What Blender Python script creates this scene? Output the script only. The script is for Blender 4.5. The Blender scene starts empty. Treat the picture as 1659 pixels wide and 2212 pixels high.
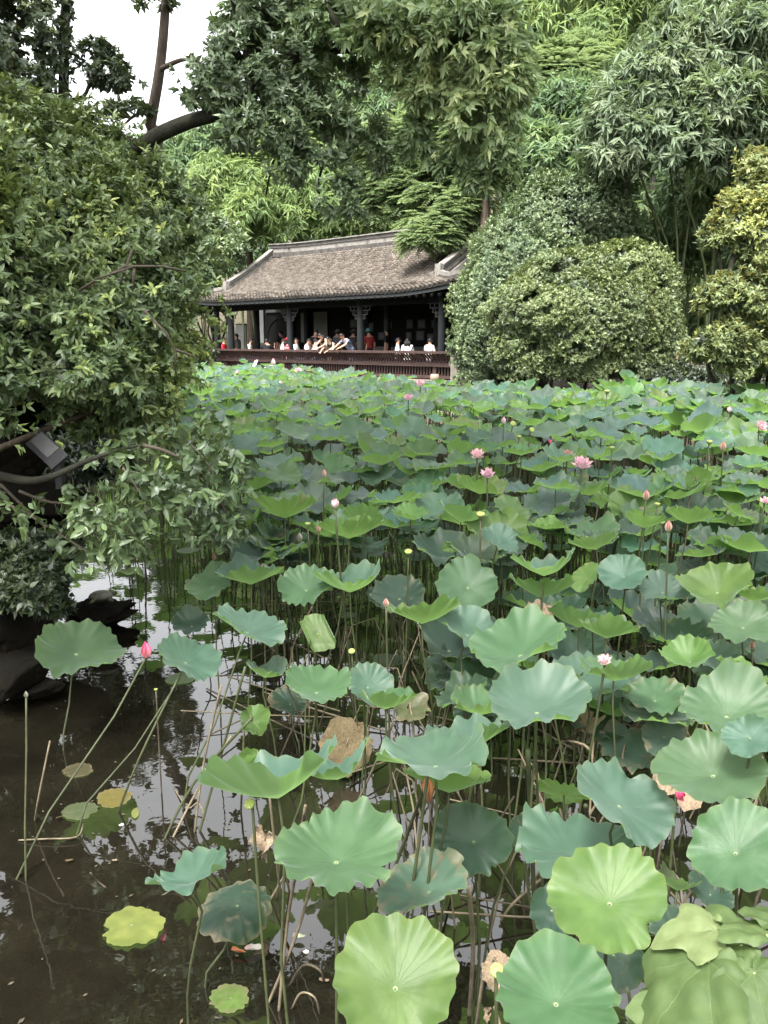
import bpy, math, random
import numpy as np
from mathutils import Vector, Matrix, Quaternion

random.seed(7)
rng = np.random.default_rng(7)
R = math.radians
scene = bpy.context.scene
col = scene.collection

# ------------------------------------------------------------------ camera
H = 2.45                        # eye height over the pond
PITCH = R(11.69)
CP, SP = math.cos(PITCH), math.sin(PITCH)
F, CX, CY = 1789.0, 829.5, 1106.0
cd = bpy.data.cameras.new('camera')
cam = bpy.data.objects.new('camera', cd); col.objects.link(cam)
cam.location = (0, 0, H)
cam.rotation_euler = (R(90) - PITCH, 0, 0)
cd.sensor_fit = 'VERTICAL'; cd.sensor_height = 24.0
cd.lens = 24.0 * F / (2 * CY)
cd.clip_start = 0.05; cd.clip_end = 1000
scene.camera = cam

# ------------------------------------------------------------------ sky and sun
SUN_EL, SUN_AZ = R(60), R(205)   # azimuth from +Y, clockwise: over the left shoulder
w = bpy.data.worlds.new('World'); scene.world = w; w.use_nodes = True
nt = w.node_tree; nt.nodes.clear()
sky = nt.nodes.new('ShaderNodeTexSky'); sky.sky_type = 'NISHITA'; sky.sun_disc = False
sky.sun_elevation = SUN_EL; sky.sun_rotation = SUN_AZ
sky.air_density = 1.2; sky.dust_density = 6.0; sky.ozone_density = 1.0
hs = nt.nodes.new('ShaderNodeHueSaturation'); hs.inputs['Saturation'].default_value = 0.10
bg = nt.nodes.new('ShaderNodeBackground'); bg.inputs['Strength'].default_value = 0.15
wo = nt.nodes.new('ShaderNodeOutputWorld')
nt.links.new(sky.outputs[0], hs.inputs['Color']); nt.links.new(hs.outputs[0], bg.inputs['Color'])
nt.links.new(bg.outputs[0], wo.inputs['Surface'])
sl = bpy.data.lights.new('sun', 'SUN'); sl.energy = 1.5; sl.angle = R(12); sl.color = (1.0, 0.95, 0.87)
so = bpy.data.objects.new('sun', sl); col.objects.link(so)
sd = Vector((math.sin(SUN_AZ) * math.cos(SUN_EL), math.cos(SUN_AZ) * math.cos(SUN_EL), math.sin(SUN_EL)))
so.rotation_euler = sd.to_track_quat('Z', 'Y').to_euler(); so.location = (0, 0, 60)
scene.view_settings.view_transform = 'Standard'; scene.view_settings.look = 'None'
scene.view_settings.exposure = 2.38; scene.view_settings.gamma = 1.0
scene.view_settings.use_curve_mapping = False
scene.cycles.max_bounces = 8; scene.cycles.transparent_max_bounces = 8
scene.cycles.caustics_reflective = False; scene.cycles.caustics_refractive = False

# ------------------------------------------------------------------ helpers
def ray(x, y):
    u, v = (x - CX) / F, (CY - y) / F
    return np.array([u, CP + v * SP, -SP + v * CP])
def atY(x, y, Y):
    d = ray(x, y); return np.array([0, 0, H]) + d * (Y / d[1])
def atZ(x, y, z):
    d = ray(x, y); return np.array([0, 0, H]) + d * ((z - H) / d[2])
def proj(p):
    X, Y, Z = p[0], p[1], p[2] - H
    dep = Y * CP - Z * SP
    return CX + F * X / dep, CY - F * (Y * SP + Z * CP) / dep, dep

def tag(o, label=None, cat=None, group=None, kind=None):
    if label: o['label'] = label
    if cat: o['category'] = cat
    if group: o['group'] = group
    if kind: o['kind'] = kind
    return o
def empty(name, loc=(0, 0, 0), rz=0.0, **k):
    o = bpy.data.objects.new(name, None); col.objects.link(o)
    o.location = loc; o.rotation_euler = (0, 0, rz); o.empty_display_size = 0.1
    return tag(o, **k)
def link(name, me, parent=None, mat=None, **k):
    o = bpy.data.objects.new(name, me); col.objects.link(o)
    if parent is not None: o.parent = parent
    if mat is not None:
        if len(me.materials) == 0: me.materials.append(mat)
    return tag(o, **k)

def np_mesh(name, V, T, attrs=None, uv=None, smooth=True, mats=None, matidx=None):
    """mesh from a vertex array and a triangle (or quad) index array"""
    me = bpy.data.meshes.new(name)
    V = np.asarray(V, dtype=np.float32); T = np.asarray(T, dtype=np.int32)
    k = T.shape[1]
    me.vertices.add(len(V)); me.vertices.foreach_set('co', V.ravel())
    me.loops.add(T.size); me.loops.foreach_set('vertex_index', T.ravel())
    me.polygons.add(len(T))
    me.polygons.foreach_set('loop_start', np.arange(0, T.size, k, dtype=np.int32))
    me.polygons.foreach_set('loop_total', np.full(len(T), k, dtype=np.int32))
    if smooth: me.polygons.foreach_set('use_smooth', np.ones(len(T), dtype=bool))
    if matidx is not None: me.polygons.foreach_set('material_index', np.asarray(matidx, dtype=np.int32))
    me.update(calc_edges=True)
    for an, (typ, arr) in (attrs or {}).items():
        a = me.attributes.new(an, typ, 'POINT')
        a.data.foreach_set('color' if typ == 'FLOAT_COLOR' else 'value', np.asarray(arr, dtype=np.float32).ravel())
    if uv is not None:
        l = me.uv_layers.new(name='UVMap')
        l.data.foreach_set('uv', np.asarray(uv, dtype=np.float32)[T.ravel()].ravel())
    for m in (mats or []): me.materials.append(m)
    return me

class MB:
    """collects simple shapes into one mesh"""
    def __init__(s): s.v = []; s.f = []; s.m = []
    def add(s, vs, fs, mi=0):
        b = len(s.v); s.v += [tuple(v) for v in vs]
        s.f += [tuple(b + i for i in f) for f in fs]; s.m += [mi] * len(fs)
        return s
    def box(s, c, d, rot=None, mi=0, taper=1.0):
        x, y, z = d[0] / 2, d[1] / 2, d[2] / 2
        P = [Vector((sx * x * (taper if sz > 0 else 1), sy * y * (taper if sz > 0 else 1), sz * z))
             for sz in (-1, 1) for sy in (-1, 1) for sx in (-1, 1)]
        if rot is not None: P = [rot @ p for p in P]
        P = [p + Vector(c) for p in P]
        return s.add(P, [(0, 2, 3, 1), (4, 5, 7, 6), (0, 1, 5, 4), (2, 6, 7, 3), (0, 4, 6, 2), (1, 3, 7, 5)], mi)
    def tube(s, pts, rad, n=6, cap=True, mi=0):
        pts = [Vector(p) for p in pts]
        if not hasattr(rad, '__len__'): rad = [rad] * len(pts)
        rings = []; ref = None
        for i, p in enumerate(pts):
            t = (pts[min(i + 1, len(pts) - 1)] - pts[max(i - 1, 0)])
            if t.length < 1e-9: t = Vector((0, 0, 1))
            t.normalize()
            if ref is None: ref = t.orthogonal().normalized()
            a = ref - t * ref.dot(t)
            if a.length < 1e-6: a = t.orthogonal()
            a.normalize(); ref = a; b = t.cross(a)
            rings.append([p + (a * math.cos(2 * math.pi * k / n) + b * math.sin(2 * math.pi * k / n)) * rad[i] for k in range(n)])
        vs = [v for r in rings for v in r]; fs = []
        for i in range(len(pts) - 1):
            for k in range(n):
                fs.append((i * n + k, i * n + (k + 1) % n, (i + 1) * n + (k + 1) % n, (i + 1) * n + k))
        if cap: fs += [tuple(range(n - 1, -1, -1)), tuple((len(pts) - 1) * n + k for k in range(n))]
        return s.add(vs, fs, mi)
    def lathe(s, prof, c=(0, 0, 0), n=12, mi=0, sx=1.0, sy=1.0, rot=None):
        vs = []; fs = []
        for (r, z) in prof:
            for k in range(n):
                p = Vector((r * math.cos(2 * math.pi * k / n) * sx, r * math.sin(2 * math.pi * k / n) * sy, z))
                if rot is not None: p = rot @ p
                vs.append(p + Vector(c))
        for i in range(len(prof) - 1):
            for k in range(n):
                fs.append((i * n + k, i * n + (k + 1) % n, (i + 1) * n + (k + 1) % n, (i + 1) * n + k))
        fs += [tuple(range(n - 1, -1, -1)), tuple((len(prof) - 1) * n + k for k in range(n))]
        return s.add(vs, fs, mi)
    def mesh(s, name, mats, smooth=False):
        me = bpy.data.meshes.new(name); me.from_pydata(s.v, [], s.f)
        for m in (mats if isinstance(mats, (list, tuple)) else [mats]): me.materials.append(m)
        me.polygons.foreach_set('material_index', s.m)
        if smooth: me.polygons.foreach_set('use_smooth', [True] * len(s.f))
        me.update(); return me
    def build(s, name, mats, parent=None, smooth=False, **k):
        return link(name, s.mesh(name, mats, smooth), parent, **k)

def nrm(a): return a / np.maximum(np.linalg.norm(a, axis=-1, keepdims=True), 1e-9)
def snoise(P, sc, seed=0):
    """cheap smooth noise, about -1..1"""
    r_ = np.random.default_rng(seed); o = np.zeros(len(P))
    for i in range(6):
        k = r_.normal(size=3) * sc * (1.0 + 0.35 * i); o += np.sin(P @ k + r_.uniform(0, 6.28))
    return o / 3.0

# ------------------------------------------------------------------ materials
def new_mat(name):
    m = bpy.data.materials.new(name); m.use_nodes = True
    return m, m.node_tree, m.node_tree.nodes['Principled BSDF'], m.node_tree.nodes['Material Output']
def rgb(c): return (c[0], c[1], c[2], 1.0)
def ramp(nt, stops):
    n = nt.nodes.new('ShaderNodeValToRGB'); e = n.color_ramp.elements
    while len(e) < len(stops): e.new(0.5)
    for i, (p, c) in enumerate(stops): e[i].position = p; e[i].color = rgb(c)
    return n
def math_n(nt, op, a, b=None, clamp=False):
    n = nt.nodes.new('ShaderNodeMath'); n.operation = op; n.use_clamp = clamp
    for i, x in enumerate((a, b)):
        if x is None: continue
        if isinstance(x, (int, float)): n.inputs[i].default_value = x
        else: nt.links.new(x, n.inputs[i])
    return n.outputs[0]
def mixc(nt, f, a, b, mode='MIX'):
    n = nt.nodes.new('ShaderNodeMix'); n.data_type = 'RGBA'; n.blend_type = mode
    for i, x in ((0, f), (6, a), (7, b)):
        if isinstance(x, (int, float)): n.inputs[i].default_value = x
        elif isinstance(x, (tuple, list)): n.inputs[i].default_value = rgb(x)
        else: nt.links.new(x, n.inputs[i])
    return n.outputs[2]
def rough_mat(name, c1, c2, scale=4.0, rough=0.8, bump=0.2, detail=6, c3=None, spec=0.3, stretch=None, coord='Object'):
    """stone, wood, bark, cloth: two or three colours by noise, with relief"""
    m, nt, p, out = new_mat(name)
    tc = nt.nodes.new('ShaderNodeTexCoord'); mp = nt.nodes.new('ShaderNodeMapping')
    nt.links.new(tc.outputs[coord], mp.inputs[0])
    if stretch: mp.inputs['Scale'].default_value = stretch
    nz = nt.nodes.new('ShaderNodeTexNoise'); nz.inputs['Scale'].default_value = scale; nz.inputs['Detail'].default_value = detail
    nz.inputs['Roughness'].default_value = 0.65
    nt.links.new(mp.outputs[0], nz.inputs['Vector'])
    rp = ramp(nt, [(0.3, c1), (0.7, c2)] if c3 is None else [(0.28, c1), (0.52, c2), (0.72, c3)])
    nt.links.new(nz.outputs[0], rp.inputs[0]); nt.links.new(rp.outputs[0], p.inputs['Base Color'])
    p.inputs['Roughness'].default_value = rough; p.inputs['Specular IOR Level'].default_value = spec
    if bump:
        b = nt.nodes.new('ShaderNodeBump'); b.inputs['Strength'].default_value = bump; b.inputs['Distance'].default_value = 0.03
        nt.links.new(nz.outputs[0], b.inputs['Height']); nt.links.new(b.outputs[0], p.inputs['Normal'])
    return m
def leaf_mat(name, stops, trans=0.35, tcol=(0.2, 0.32, 0.04), rough=0.5, spec=0.4):
    """tree leaf: colour by the leaf's own tint, light coming through"""
    m, nt, p, out = new_mat(name)
    at = nt.nodes.new('ShaderNodeAttribute'); at.attribute_name = 'tint'
    rp = ramp(nt, stops); nt.links.new(at.outputs['Fac'], rp.inputs[0])
    nt.links.new(rp.outputs[0], p.inputs['Base Color'])
    p.inputs['Roughness'].default_value = rough; p.inputs['Specular IOR Level'].default_value = spec
    tr = nt.nodes.new('ShaderNodeBsdfTranslucent')
    nt.links.new(mixc(nt, 0.6, rp.outputs[0], tcol), tr.inputs['Color'])
    mx = nt.nodes.new('ShaderNodeMixShader'); mx.inputs[0].default_value = trans
    nt.links.new(p.outputs[0], mx.inputs[1]); nt.links.new(tr.outputs[0], mx.inputs[2]); nt.links.new(mx.outputs[0], out.inputs[0])
    return m
def plain(name, c, rough=0.6, spec=0.3, var=0.12, scale=9.0, bump=0.0):
    return rough_mat(name, tuple(x * (1 - var) for x in c), tuple(min(1, x * (1 + var)) for x in c), scale, rough, bump, 3, spec=spec)

def lotus_mat(name, source, damage=0.0):
    """lotus leaf: glaucous top, yellow-green underside, radial veins, pale navel; colour from the object or from the mesh"""
    m, nt, p, out = new_mat(name)
    if source == 'object':
        oi = nt.nodes.new('ShaderNodeObjectInfo'); top = oi.outputs['Color']
    else:
        at = nt.nodes.new('ShaderNodeAttribute'); at.attribute_name = 'leafcol'; top = at.outputs['Color']
    uv = nt.nodes.new('ShaderNodeUVMap'); uv.uv_map = 'UVMap'
    sx = nt.nodes.new('ShaderNodeSeparateXYZ'); nt.links.new(uv.outputs[0], sx.inputs[0])
    X, Y = sx.outputs[0], sx.outputs[1]
    rad = math_n(nt, 'SQRT', math_n(nt, 'ADD', math_n(nt, 'MULTIPLY', X, X), math_n(nt, 'MULTIPLY', Y, Y)))
    ang = math_n(nt, 'ARCTAN2', Y, X)
    nz = nt.nodes.new('ShaderNodeTexNoise'); nz.inputs['Scale'].default_value = 2.2; nz.inputs['Detail'].default_value = 5
    nt.links.new(uv.outputs[0], nz.inputs['Vector'])
    wob = math_n(nt, 'ADD', ang, math_n(nt, 'MULTIPLY', math_n(nt, 'SUBTRACT', nz.outputs[0], 0.5), 0.30))
    s = math_n(nt, 'ABSOLUTE', math_n(nt, 'SINE', math_n(nt, 'MULTIPLY', wob, 10.5)))
    # constant-width vein: |sin| * radius under a limit
    vein = math_n(nt, 'SUBTRACT', 1.0, math_n(nt, 'MULTIPLY', math_n(nt, 'MULTIPLY', s, rad), 24.0), clamp=True)
    vein = math_n(nt, 'MULTIPLY', vein, math_n(nt, 'SUBTRACT', 1.15, rad, clamp=True))
    blot = math_n(nt, 'MULTIPLY', math_n(nt, 'SUBTRACT', nz.outputs[0], 0.36), 1.6, clamp=True)
    c_top = mixc(nt, 1.0, top, mixc(nt, blot, (0.66, 0.72, 0.66), (1.3, 1.22, 1.26)), 'MULTIPLY')
    c_top = mixc(nt, math_n(nt, 'MULTIPLY', vein, 0.15), c_top, (0.16, 0.24, 0.14))
    navel = math_n(nt, 'MULTIPLY', math_n(nt, 'SUBTRACT', 0.046, rad), 50.0, clamp=True)
    c_top = mixc(nt, navel, c_top, (0.28, 0.36, 0.17))
    under = mixc(nt, 0.75, top, (0.098, 0.178, 0.048))
    c_un = mixc(nt, math_n(nt, 'MULTIPLY', vein, 0.6), under, (0.05, 0.075, 0.02))
    n3 = nt.nodes.new('ShaderNodeTexNoise'); n3.inputs['Scale'].default_value = 17.0; n3.inputs['Detail'].default_value = 2
    mv = nt.nodes.new('ShaderNodeMapping'); nt.links.new(uv.outputs[0], mv.inputs[0])
    oi2 = nt.nodes.new('ShaderNodeObjectInfo'); nt.links.new(math_n(nt, 'MULTIPLY', oi2.outputs['Random'], 40.0), mv.inputs['Location'])
    nt.links.new(mv.outputs[0], n3.inputs['Vector']); nt.links.new(mv.outputs[0], nz.inputs['Vector'])
    speck = math_n(nt, 'MULTIPLY', math_n(nt, 'SUBTRACT', n3.outputs[0], 0.70), 9.0, clamp=True)
    c_top = mixc(nt, math_n(nt, 'MULTIPLY', speck, 0.7), c_top, (0.13, 0.11, 0.05)); c_un = mixc(nt, math_n(nt, 'MULTIPLY', speck, 0.6), c_un, (0.09, 0.08, 0.03))
    edge = math_n(nt, 'MULTIPLY', math_n(nt, 'SUBTRACT', math_n(nt, 'ADD', rad, math_n(nt, 'MULTIPLY', nz.outputs[0], 0.3)), 1.06), 5.0, clamp=True)
    c_top = mixc(nt, math_n(nt, 'MULTIPLY', edge, 0.35), c_top, (0.16, 0.17, 0.06))
    if damage:
        n2 = nt.nodes.new('ShaderNodeTexNoise'); n2.inputs['Scale'].default_value = 2.6; n2.inputs['Detail'].default_value = 7
        n2.inputs['Distortion'].default_value = 1.4
        nt.links.new(mv.outputs[0], n2.inputs['Vector'])
        d = math_n(nt, 'ADD', n2.outputs[0], math_n(nt, 'MULTIPLY', math_n(nt, 'POWER', rad, 5.0), 0.22 * damage))
        d = math_n(nt, 'MULTIPLY', math_n(nt, 'SUBTRACT', d, 0.68 - 0.12 * damage), 4.5, clamp=True)
        c_top = mixc(nt, d, c_top, mixc(nt, n3.outputs[0], (0.08, 0.06, 0.03), (0.24, 0.2, 0.13))); c_un = mixc(nt, d, c_un, (0.2, 0.15, 0.09))
    ge = nt.nodes.new('ShaderNodeNewGeometry')
    cc = mixc(nt, ge.outputs['Backfacing'], c_top, c_un)
    nt.links.new(cc, p.inputs['Base Color'])
    p.inputs['Roughness'].default_value = 0.5; p.inputs['Specular IOR Level'].default_value = 0.4
    p.inputs['Sheen Weight'].default_value = 0.3; p.inputs['Sheen Roughness'].default_value = 0.38; p.inputs['Sheen Tint'].default_value = (0.8, 0.95, 0.9, 1)
    bp = nt.nodes.new('ShaderNodeBump'); bp.inputs['Strength'].default_value = 0.35; bp.inputs['Distance'].default_value = 0.012
    hgt = math_n(nt, 'SUBTRACT', math_n(nt, 'MULTIPLY', nz.outputs[0], 0.9), math_n(nt, 'MULTIPLY', vein, 0.22))
    nt.links.new(hgt, bp.inputs['Height']); nt.links.new(bp.outputs[0], p.inputs['Normal'])
    tr = nt.nodes.new('ShaderNodeBsdfTranslucent')
    nt.links.new(mixc(nt, 0.65, cc, (0.20, 0.36, 0.07)), tr.inputs['Color'])
    mx = nt.nodes.new('ShaderNodeMixShader'); mx.inputs[0].default_value = 0.46
    nt.links.new(p.outputs[0], mx.inputs[1]); nt.links.new(tr.outputs[0], mx.inputs[2]); nt.links.new(mx.outputs[0], out.inputs[0])
    return m

M = {}
M['lotus'] = lotus_mat('lotus_leaf_skin', 'object')
M['lotus_worn'] = lotus_mat('lotus_leaf_worn', 'object', 0.55)
M['lotus_torn'] = lotus_mat('lotus_leaf_withering', 'object', 1.0)
M['lotus_mass'] = lotus_mat('lotus_leaf_mass', 'mesh')
M['stalk'] = rough_mat('lotus_stalk', (0.02, 0.026, 0.010), (0.048, 0.056, 0.022), 12, 0.6, 0.1)
M['dry_stalk'] = rough_mat('dry_stalk', (0.06, 0.048, 0.03), (0.17, 0.14, 0.095), 14, 0.8, 0.1)
M['dark_stalk'] = rough_mat('dark_stalk', (0.03, 0.026, 0.018), (0.08, 0.066, 0.042), 14, 0.8, 0.1)
M['tan'] = rough_mat('withered_leaf', (0.11, 0.08, 0.05), (0.25, 0.19, 0.13), 10, 0.8, 0.5)
M['brown_leaf'] = rough_mat('brown_leaf', (0.045, 0.035, 0.018), (0.12, 0.09, 0.045), 12, 0.8, 0.5)
M['pod'] = rough_mat('seed_pod', (0.12, 0.16, 0.05), (0.2, 0.24, 0.08), 20, 0.6, 0.2)
M['pod_top'] = plain('seed_pod_top', (0.22, 0.26, 0.07), 0.6)
M['pod_dry'] = rough_mat('spent_pod', (0.05, 0.04, 0.025), (0.12, 0.10, 0.06), 20, 0.7, 0.3)
M['dead_petal'] = rough_mat('withered_petal', (0.28, 0.09, 0.035), (0.45, 0.2, 0.09), 16, 0.7, 0.3)
def petal_mat(name, tip, base):
    m, nt, p, out = new_mat(name)
    uv = nt.nodes.new('ShaderNodeUVMap'); uv.uv_map = 'UVMap'
    sx = nt.nodes.new('ShaderNodeSeparateXYZ'); nt.links.new(uv.outputs[0], sx.inputs[0])
    nz = nt.nodes.new('ShaderNodeTexNoise'); nz.inputs['Scale'].default_value = 6
    nt.links.new(uv.outputs[0], nz.inputs['Vector'])
    f = math_n(nt, 'ADD', sx.outputs[1], math_n(nt, 'MULTIPLY', math_n(nt, 'SUBTRACT', nz.outputs[0], 0.5), 0.35), clamp=True)
    rp = ramp(nt, [(0.15, base), (0.85, tip)]); nt.links.new(f, rp.inputs[0])
    nt.links.new(rp.outputs[0], p.inputs['Base Color']); p.inputs['Roughness'].default_value = 0.5
    tr = nt.nodes.new('ShaderNodeBsdfTranslucent'); nt.links.new(rp.outputs[0], tr.inputs['Color'])
    mx = nt.nodes.new('ShaderNodeMixShader'); mx.inputs[0].default_value = 0.3
    nt.links.new(p.outputs[0], mx.inputs[1]); nt.links.new(tr.outputs[0], mx.inputs[2]); nt.links.new(mx.outputs[0], out.inputs[0])
    return m
M['petal_pale'] = petal_mat('petal_pale', (0.64, 0.38, 0.42), (0.62, 0.56, 0.52))
M['petal_pink'] = petal_mat('petal_pink', (0.56, 0.31, 0.38), (0.58, 0.49, 0.48))
M['petal_deep'] = petal_mat('petal_deep', (0.60, 0.06, 0.16), (0.58, 0.22, 0.24))
M['petal_bud'] = petal_mat('petal_bud', (0.46, 0.21, 0.19), (0.42, 0.33, 0.24))
M['petal_grey'] = petal_mat('petal_grey', (0.2, 0.17, 0.15), (0.2, 0.22, 0.14))
M['bark'] = rough_mat('bark', (0.035, 0.028, 0.02), (0.11, 0.085, 0.06), 6, 0.9, 0.8, stretch=(3, 3, 0.6))
M['bark_dark'] = rough_mat('mossy_bark', (0.010, 0.010, 0.008), (0.035, 0.035, 0.022), 8, 0.95, 0.8)
M['bark_red'] = rough_mat('brown_bark', (0.05, 0.039, 0.031), (0.115, 0.092, 0.075), 7, 0.9, 0.8, stretch=(3, 3, 0.5))
M['twig'] = rough_mat('twig_bark', (0.03, 0.025, 0.018), (0.09, 0.075, 0.055), 12, 0.85, 0.3)
M['culm'] = rough_mat('bamboo_culm', (0.045, 0.06, 0.025), (0.10, 0.12, 0.05), 5, 0.5, 0.1)
M['lf_osm'] = leaf_mat('osmanthus_leaf', [(0.0, (0.053, 0.086, 0.041)), (0.55, (0.120, 0.175, 0.067)), (0.86, (0.243, 0.310, 0.097)), (1.0, (0.435, 0.490, 0.138))], 0.24, (0.16, 0.2, 0.03), 0.4, 0.5)
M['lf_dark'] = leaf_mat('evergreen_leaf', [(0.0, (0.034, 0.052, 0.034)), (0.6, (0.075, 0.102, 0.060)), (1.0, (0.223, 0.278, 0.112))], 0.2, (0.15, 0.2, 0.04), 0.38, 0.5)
M['lf_droop'] = leaf_mat('drooping_leaf', [(0.0, (0.088, 0.147, 0.075)), (0.55, (0.211, 0.299, 0.137)), (1.0, (0.447, 0.500, 0.224))], 0.36, (0.22, 0.3, 0.06), 0.42, 0.5)
M['lf_bamboo'] = leaf_mat('bamboo_leaf', [(0.0, (0.046, 0.086, 0.043)), (0.5, (0.101, 0.169, 0.076)), (1.0, (0.189, 0.249, 0.090))], 0.4, (0.24, 0.33, 0.11), 0.5, 0.4)
M['lf_bamboo_l'] = leaf_mat('young_bamboo_leaf', [(0.0, (0.099, 0.162, 0.062)), (0.5, (0.184, 0.268, 0.093)), (1.0, (0.290, 0.363, 0.123))], 0.45, (0.3, 0.37, 0.13), 0.5, 0.35)
M['lf_bamboo_g'] = leaf_mat('grey_bamboo_leaf', [(0.0, (0.068, 0.101, 0.061)), (0.5, (0.134, 0.182, 0.107)), (1.0, (0.242, 0.282, 0.175))], 0.34, (0.2, 0.28, 0.08), 0.58, 0.3)
M['lf_feather'] = leaf_mat('feathery_leaf', [(0.0, (0.073, 0.114, 0.061)), (0.5, (0.148, 0.209, 0.096)), (1.0, (0.266, 0.310, 0.129))], 0.42, (0.26, 0.34, 0.12), 0.55, 0.3)
M['lf_bush'] = leaf_mat('bush_leaf', [(0.0, (0.050, 0.084, 0.048)), (0.5, (0.118, 0.167, 0.078)), (1.0, (0.255, 0.314, 0.144))], 0.22, (0.16, 0.22, 0.04), 0.38, 0.5)
M['lf_bush2'] = leaf_mat('young_bush_leaf', [(0.0, (0.050, 0.076, 0.041)), (0.5, (0.125, 0.167, 0.070)), (1.0, (0.250, 0.294, 0.108))], 0.26, (0.2, 0.24, 0.04), 0.4, 0.5)
M['lf_yellow'] = leaf_mat('yellowing_leaf', [(0.0, (0.069, 0.103, 0.046)), (0.5, (0.193, 0.241, 0.095)), (1.0, (0.367, 0.402, 0.130))], 0.34, (0.34, 0.27, 0.05), 0.5, 0.4)
M['lf_canopy'] = leaf_mat('canopy_leaf', [(0.0, (0.054, 0.084, 0.048)), (0.5, (0.120, 0.174, 0.092)), (1.0, (0.289, 0.398, 0.183))], 0.24, (0.16, 0.2, 0.07), 0.36, 0.6)
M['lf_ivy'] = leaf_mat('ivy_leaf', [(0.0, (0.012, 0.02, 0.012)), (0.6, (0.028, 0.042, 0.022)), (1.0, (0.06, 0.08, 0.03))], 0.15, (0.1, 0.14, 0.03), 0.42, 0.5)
def pale_leaf_mat():
    m, nt, p, out = new_mat('pale_broad_leaf')
    at = nt.nodes.new('ShaderNodeAttribute'); at.attribute_name = 'tint'
    rp = ramp(nt, [(0.0, (0.042, 0.070, 0.022)), (0.5, (0.075, 0.110, 0.038)), (1.0, (0.125, 0.155, 0.065))])
    uv = nt.nodes.new('ShaderNodeUVMap'); uv.uv_map = 'UVMap'; sx = nt.nodes.new('ShaderNodeSeparateXYZ'); nt.links.new(uv.outputs[0], sx.inputs[0])
    X, Y = sx.outputs[0], sx.outputs[1]
    nz = nt.nodes.new('ShaderNodeTexNoise'); nz.inputs['Scale'].default_value = 5.0; nz.inputs['Detail'].default_value = 6; nt.links.new(uv.outputs[0], nz.inputs['Vector'])
    rad = math_n(nt, 'SQRT', math_n(nt, 'ADD', math_n(nt, 'MULTIPLY', X, X), math_n(nt, 'MULTIPLY', Y, Y)))
    an = math_n(nt, 'ADD', math_n(nt, 'ARCTAN2', Y, X), math_n(nt, 'MULTIPLY', math_n(nt, 'SUBTRACT', nz.outputs[0], .5), .12))
    v1 = math_n(nt, 'SUBTRACT', 1.0, math_n(nt, 'MULTIPLY', math_n(nt, 'MULTIPLY', math_n(nt, 'ABSOLUTE', math_n(nt, 'SINE', math_n(nt, 'MULTIPLY', an, 4.0))), rad), 26.0), clamp=True)
    # side veins run out from the midrib
    sv = math_n(nt, 'ADD', X, math_n(nt, 'MULTIPLY', math_n(nt, 'ABSOLUTE', Y), -0.8))
    v2 = math_n(nt, 'MULTIPLY', math_n(nt, 'SUBTRACT', math_n(nt, 'ABSOLUTE', math_n(nt, 'SINE', math_n(nt, 'MULTIPLY', math_n(nt, 'ADD', sv, math_n(nt, 'MULTIPLY', nz.outputs[0], .05)), 24.0))), 0.0), 6.0, clamp=True)
    v2 = math_n(nt, 'SUBTRACT', 1.0, v2)
    vein = math_n(nt, 'MAXIMUM', v1, math_n(nt, 'MULTIPLY', v2, 0.3))
    nt.links.new(math_n(nt, 'ADD', at.outputs['Fac'], math_n(nt, 'MULTIPLY', math_n(nt, 'SUBTRACT', nz.outputs[0], .5), .9)), rp.inputs[0])
    cc = mixc(nt, math_n(nt, 'MULTIPLY', vein, .22), rp.outputs[0], (0.17, 0.21, 0.09))
    nt.links.new(cc, p.inputs['Base Color']); p.inputs['Roughness'].default_value = 0.6; p.inputs['Specular IOR Level'].default_value = 0.25
    bp = nt.nodes.new('ShaderNodeBump'); bp.inputs['Strength'].default_value = 0.22; bp.inputs['Distance'].default_value = 0.006
    nt.links.new(math_n(nt, 'SUBTRACT', math_n(nt, 'MULTIPLY', nz.outputs[0], .5), vein), bp.inputs['Height']); nt.links.new(bp.outputs[0], p.inputs['Normal'])
    tr = nt.nodes.new('ShaderNodeBsdfTranslucent'); nt.links.new(mixc(nt, .6, cc, (0.2, 0.3, 0.06)), tr.inputs['Color'])
    mx = nt.nodes.new('ShaderNodeMixShader'); mx.inputs[0].default_value = 0.3
    nt.links.new(p.outputs[0], mx.inputs[1]); nt.links.new(tr.outputs[0], mx.inputs[2]); nt.links.new(mx.outputs[0], out.inputs[0])
    return m
M['lf_pale'] = pale_leaf_mat()
M['tile'] = None

# ------------------------------------------------------------------ ground, pond, banks
FLOOR = 1.15                                   # pavilion floor over the water
PC = np.array([-0.857, 31.2])                  # foot of the column left of the pavilion's middle
E = np.array([0.718, -0.696]); B = np.array([0.696, 0.718])    # along the front to the right, and into the building
PANG = math.atan2(E[1], E[0])
def pw(x, y, z=0.0): q = PC + E * x + B * y; return Vector((q[0], q[1], FLOOR + z))   # pavilion space -> world
def pav_at(px, py, yl):
    """pavilion-space x and z of the point of the plane y = yl seen at photo pixel (px, py) of 2500 x 3333"""
    d = ray(px / 1.507, py / 1.507); n = B
    t = (n @ PC + yl) / (n @ d[:2]); p = np.array([0, 0, H]) + d * t
    return float((p[:2] - PC) @ E), float(p[2] - FLOOR)

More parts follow.
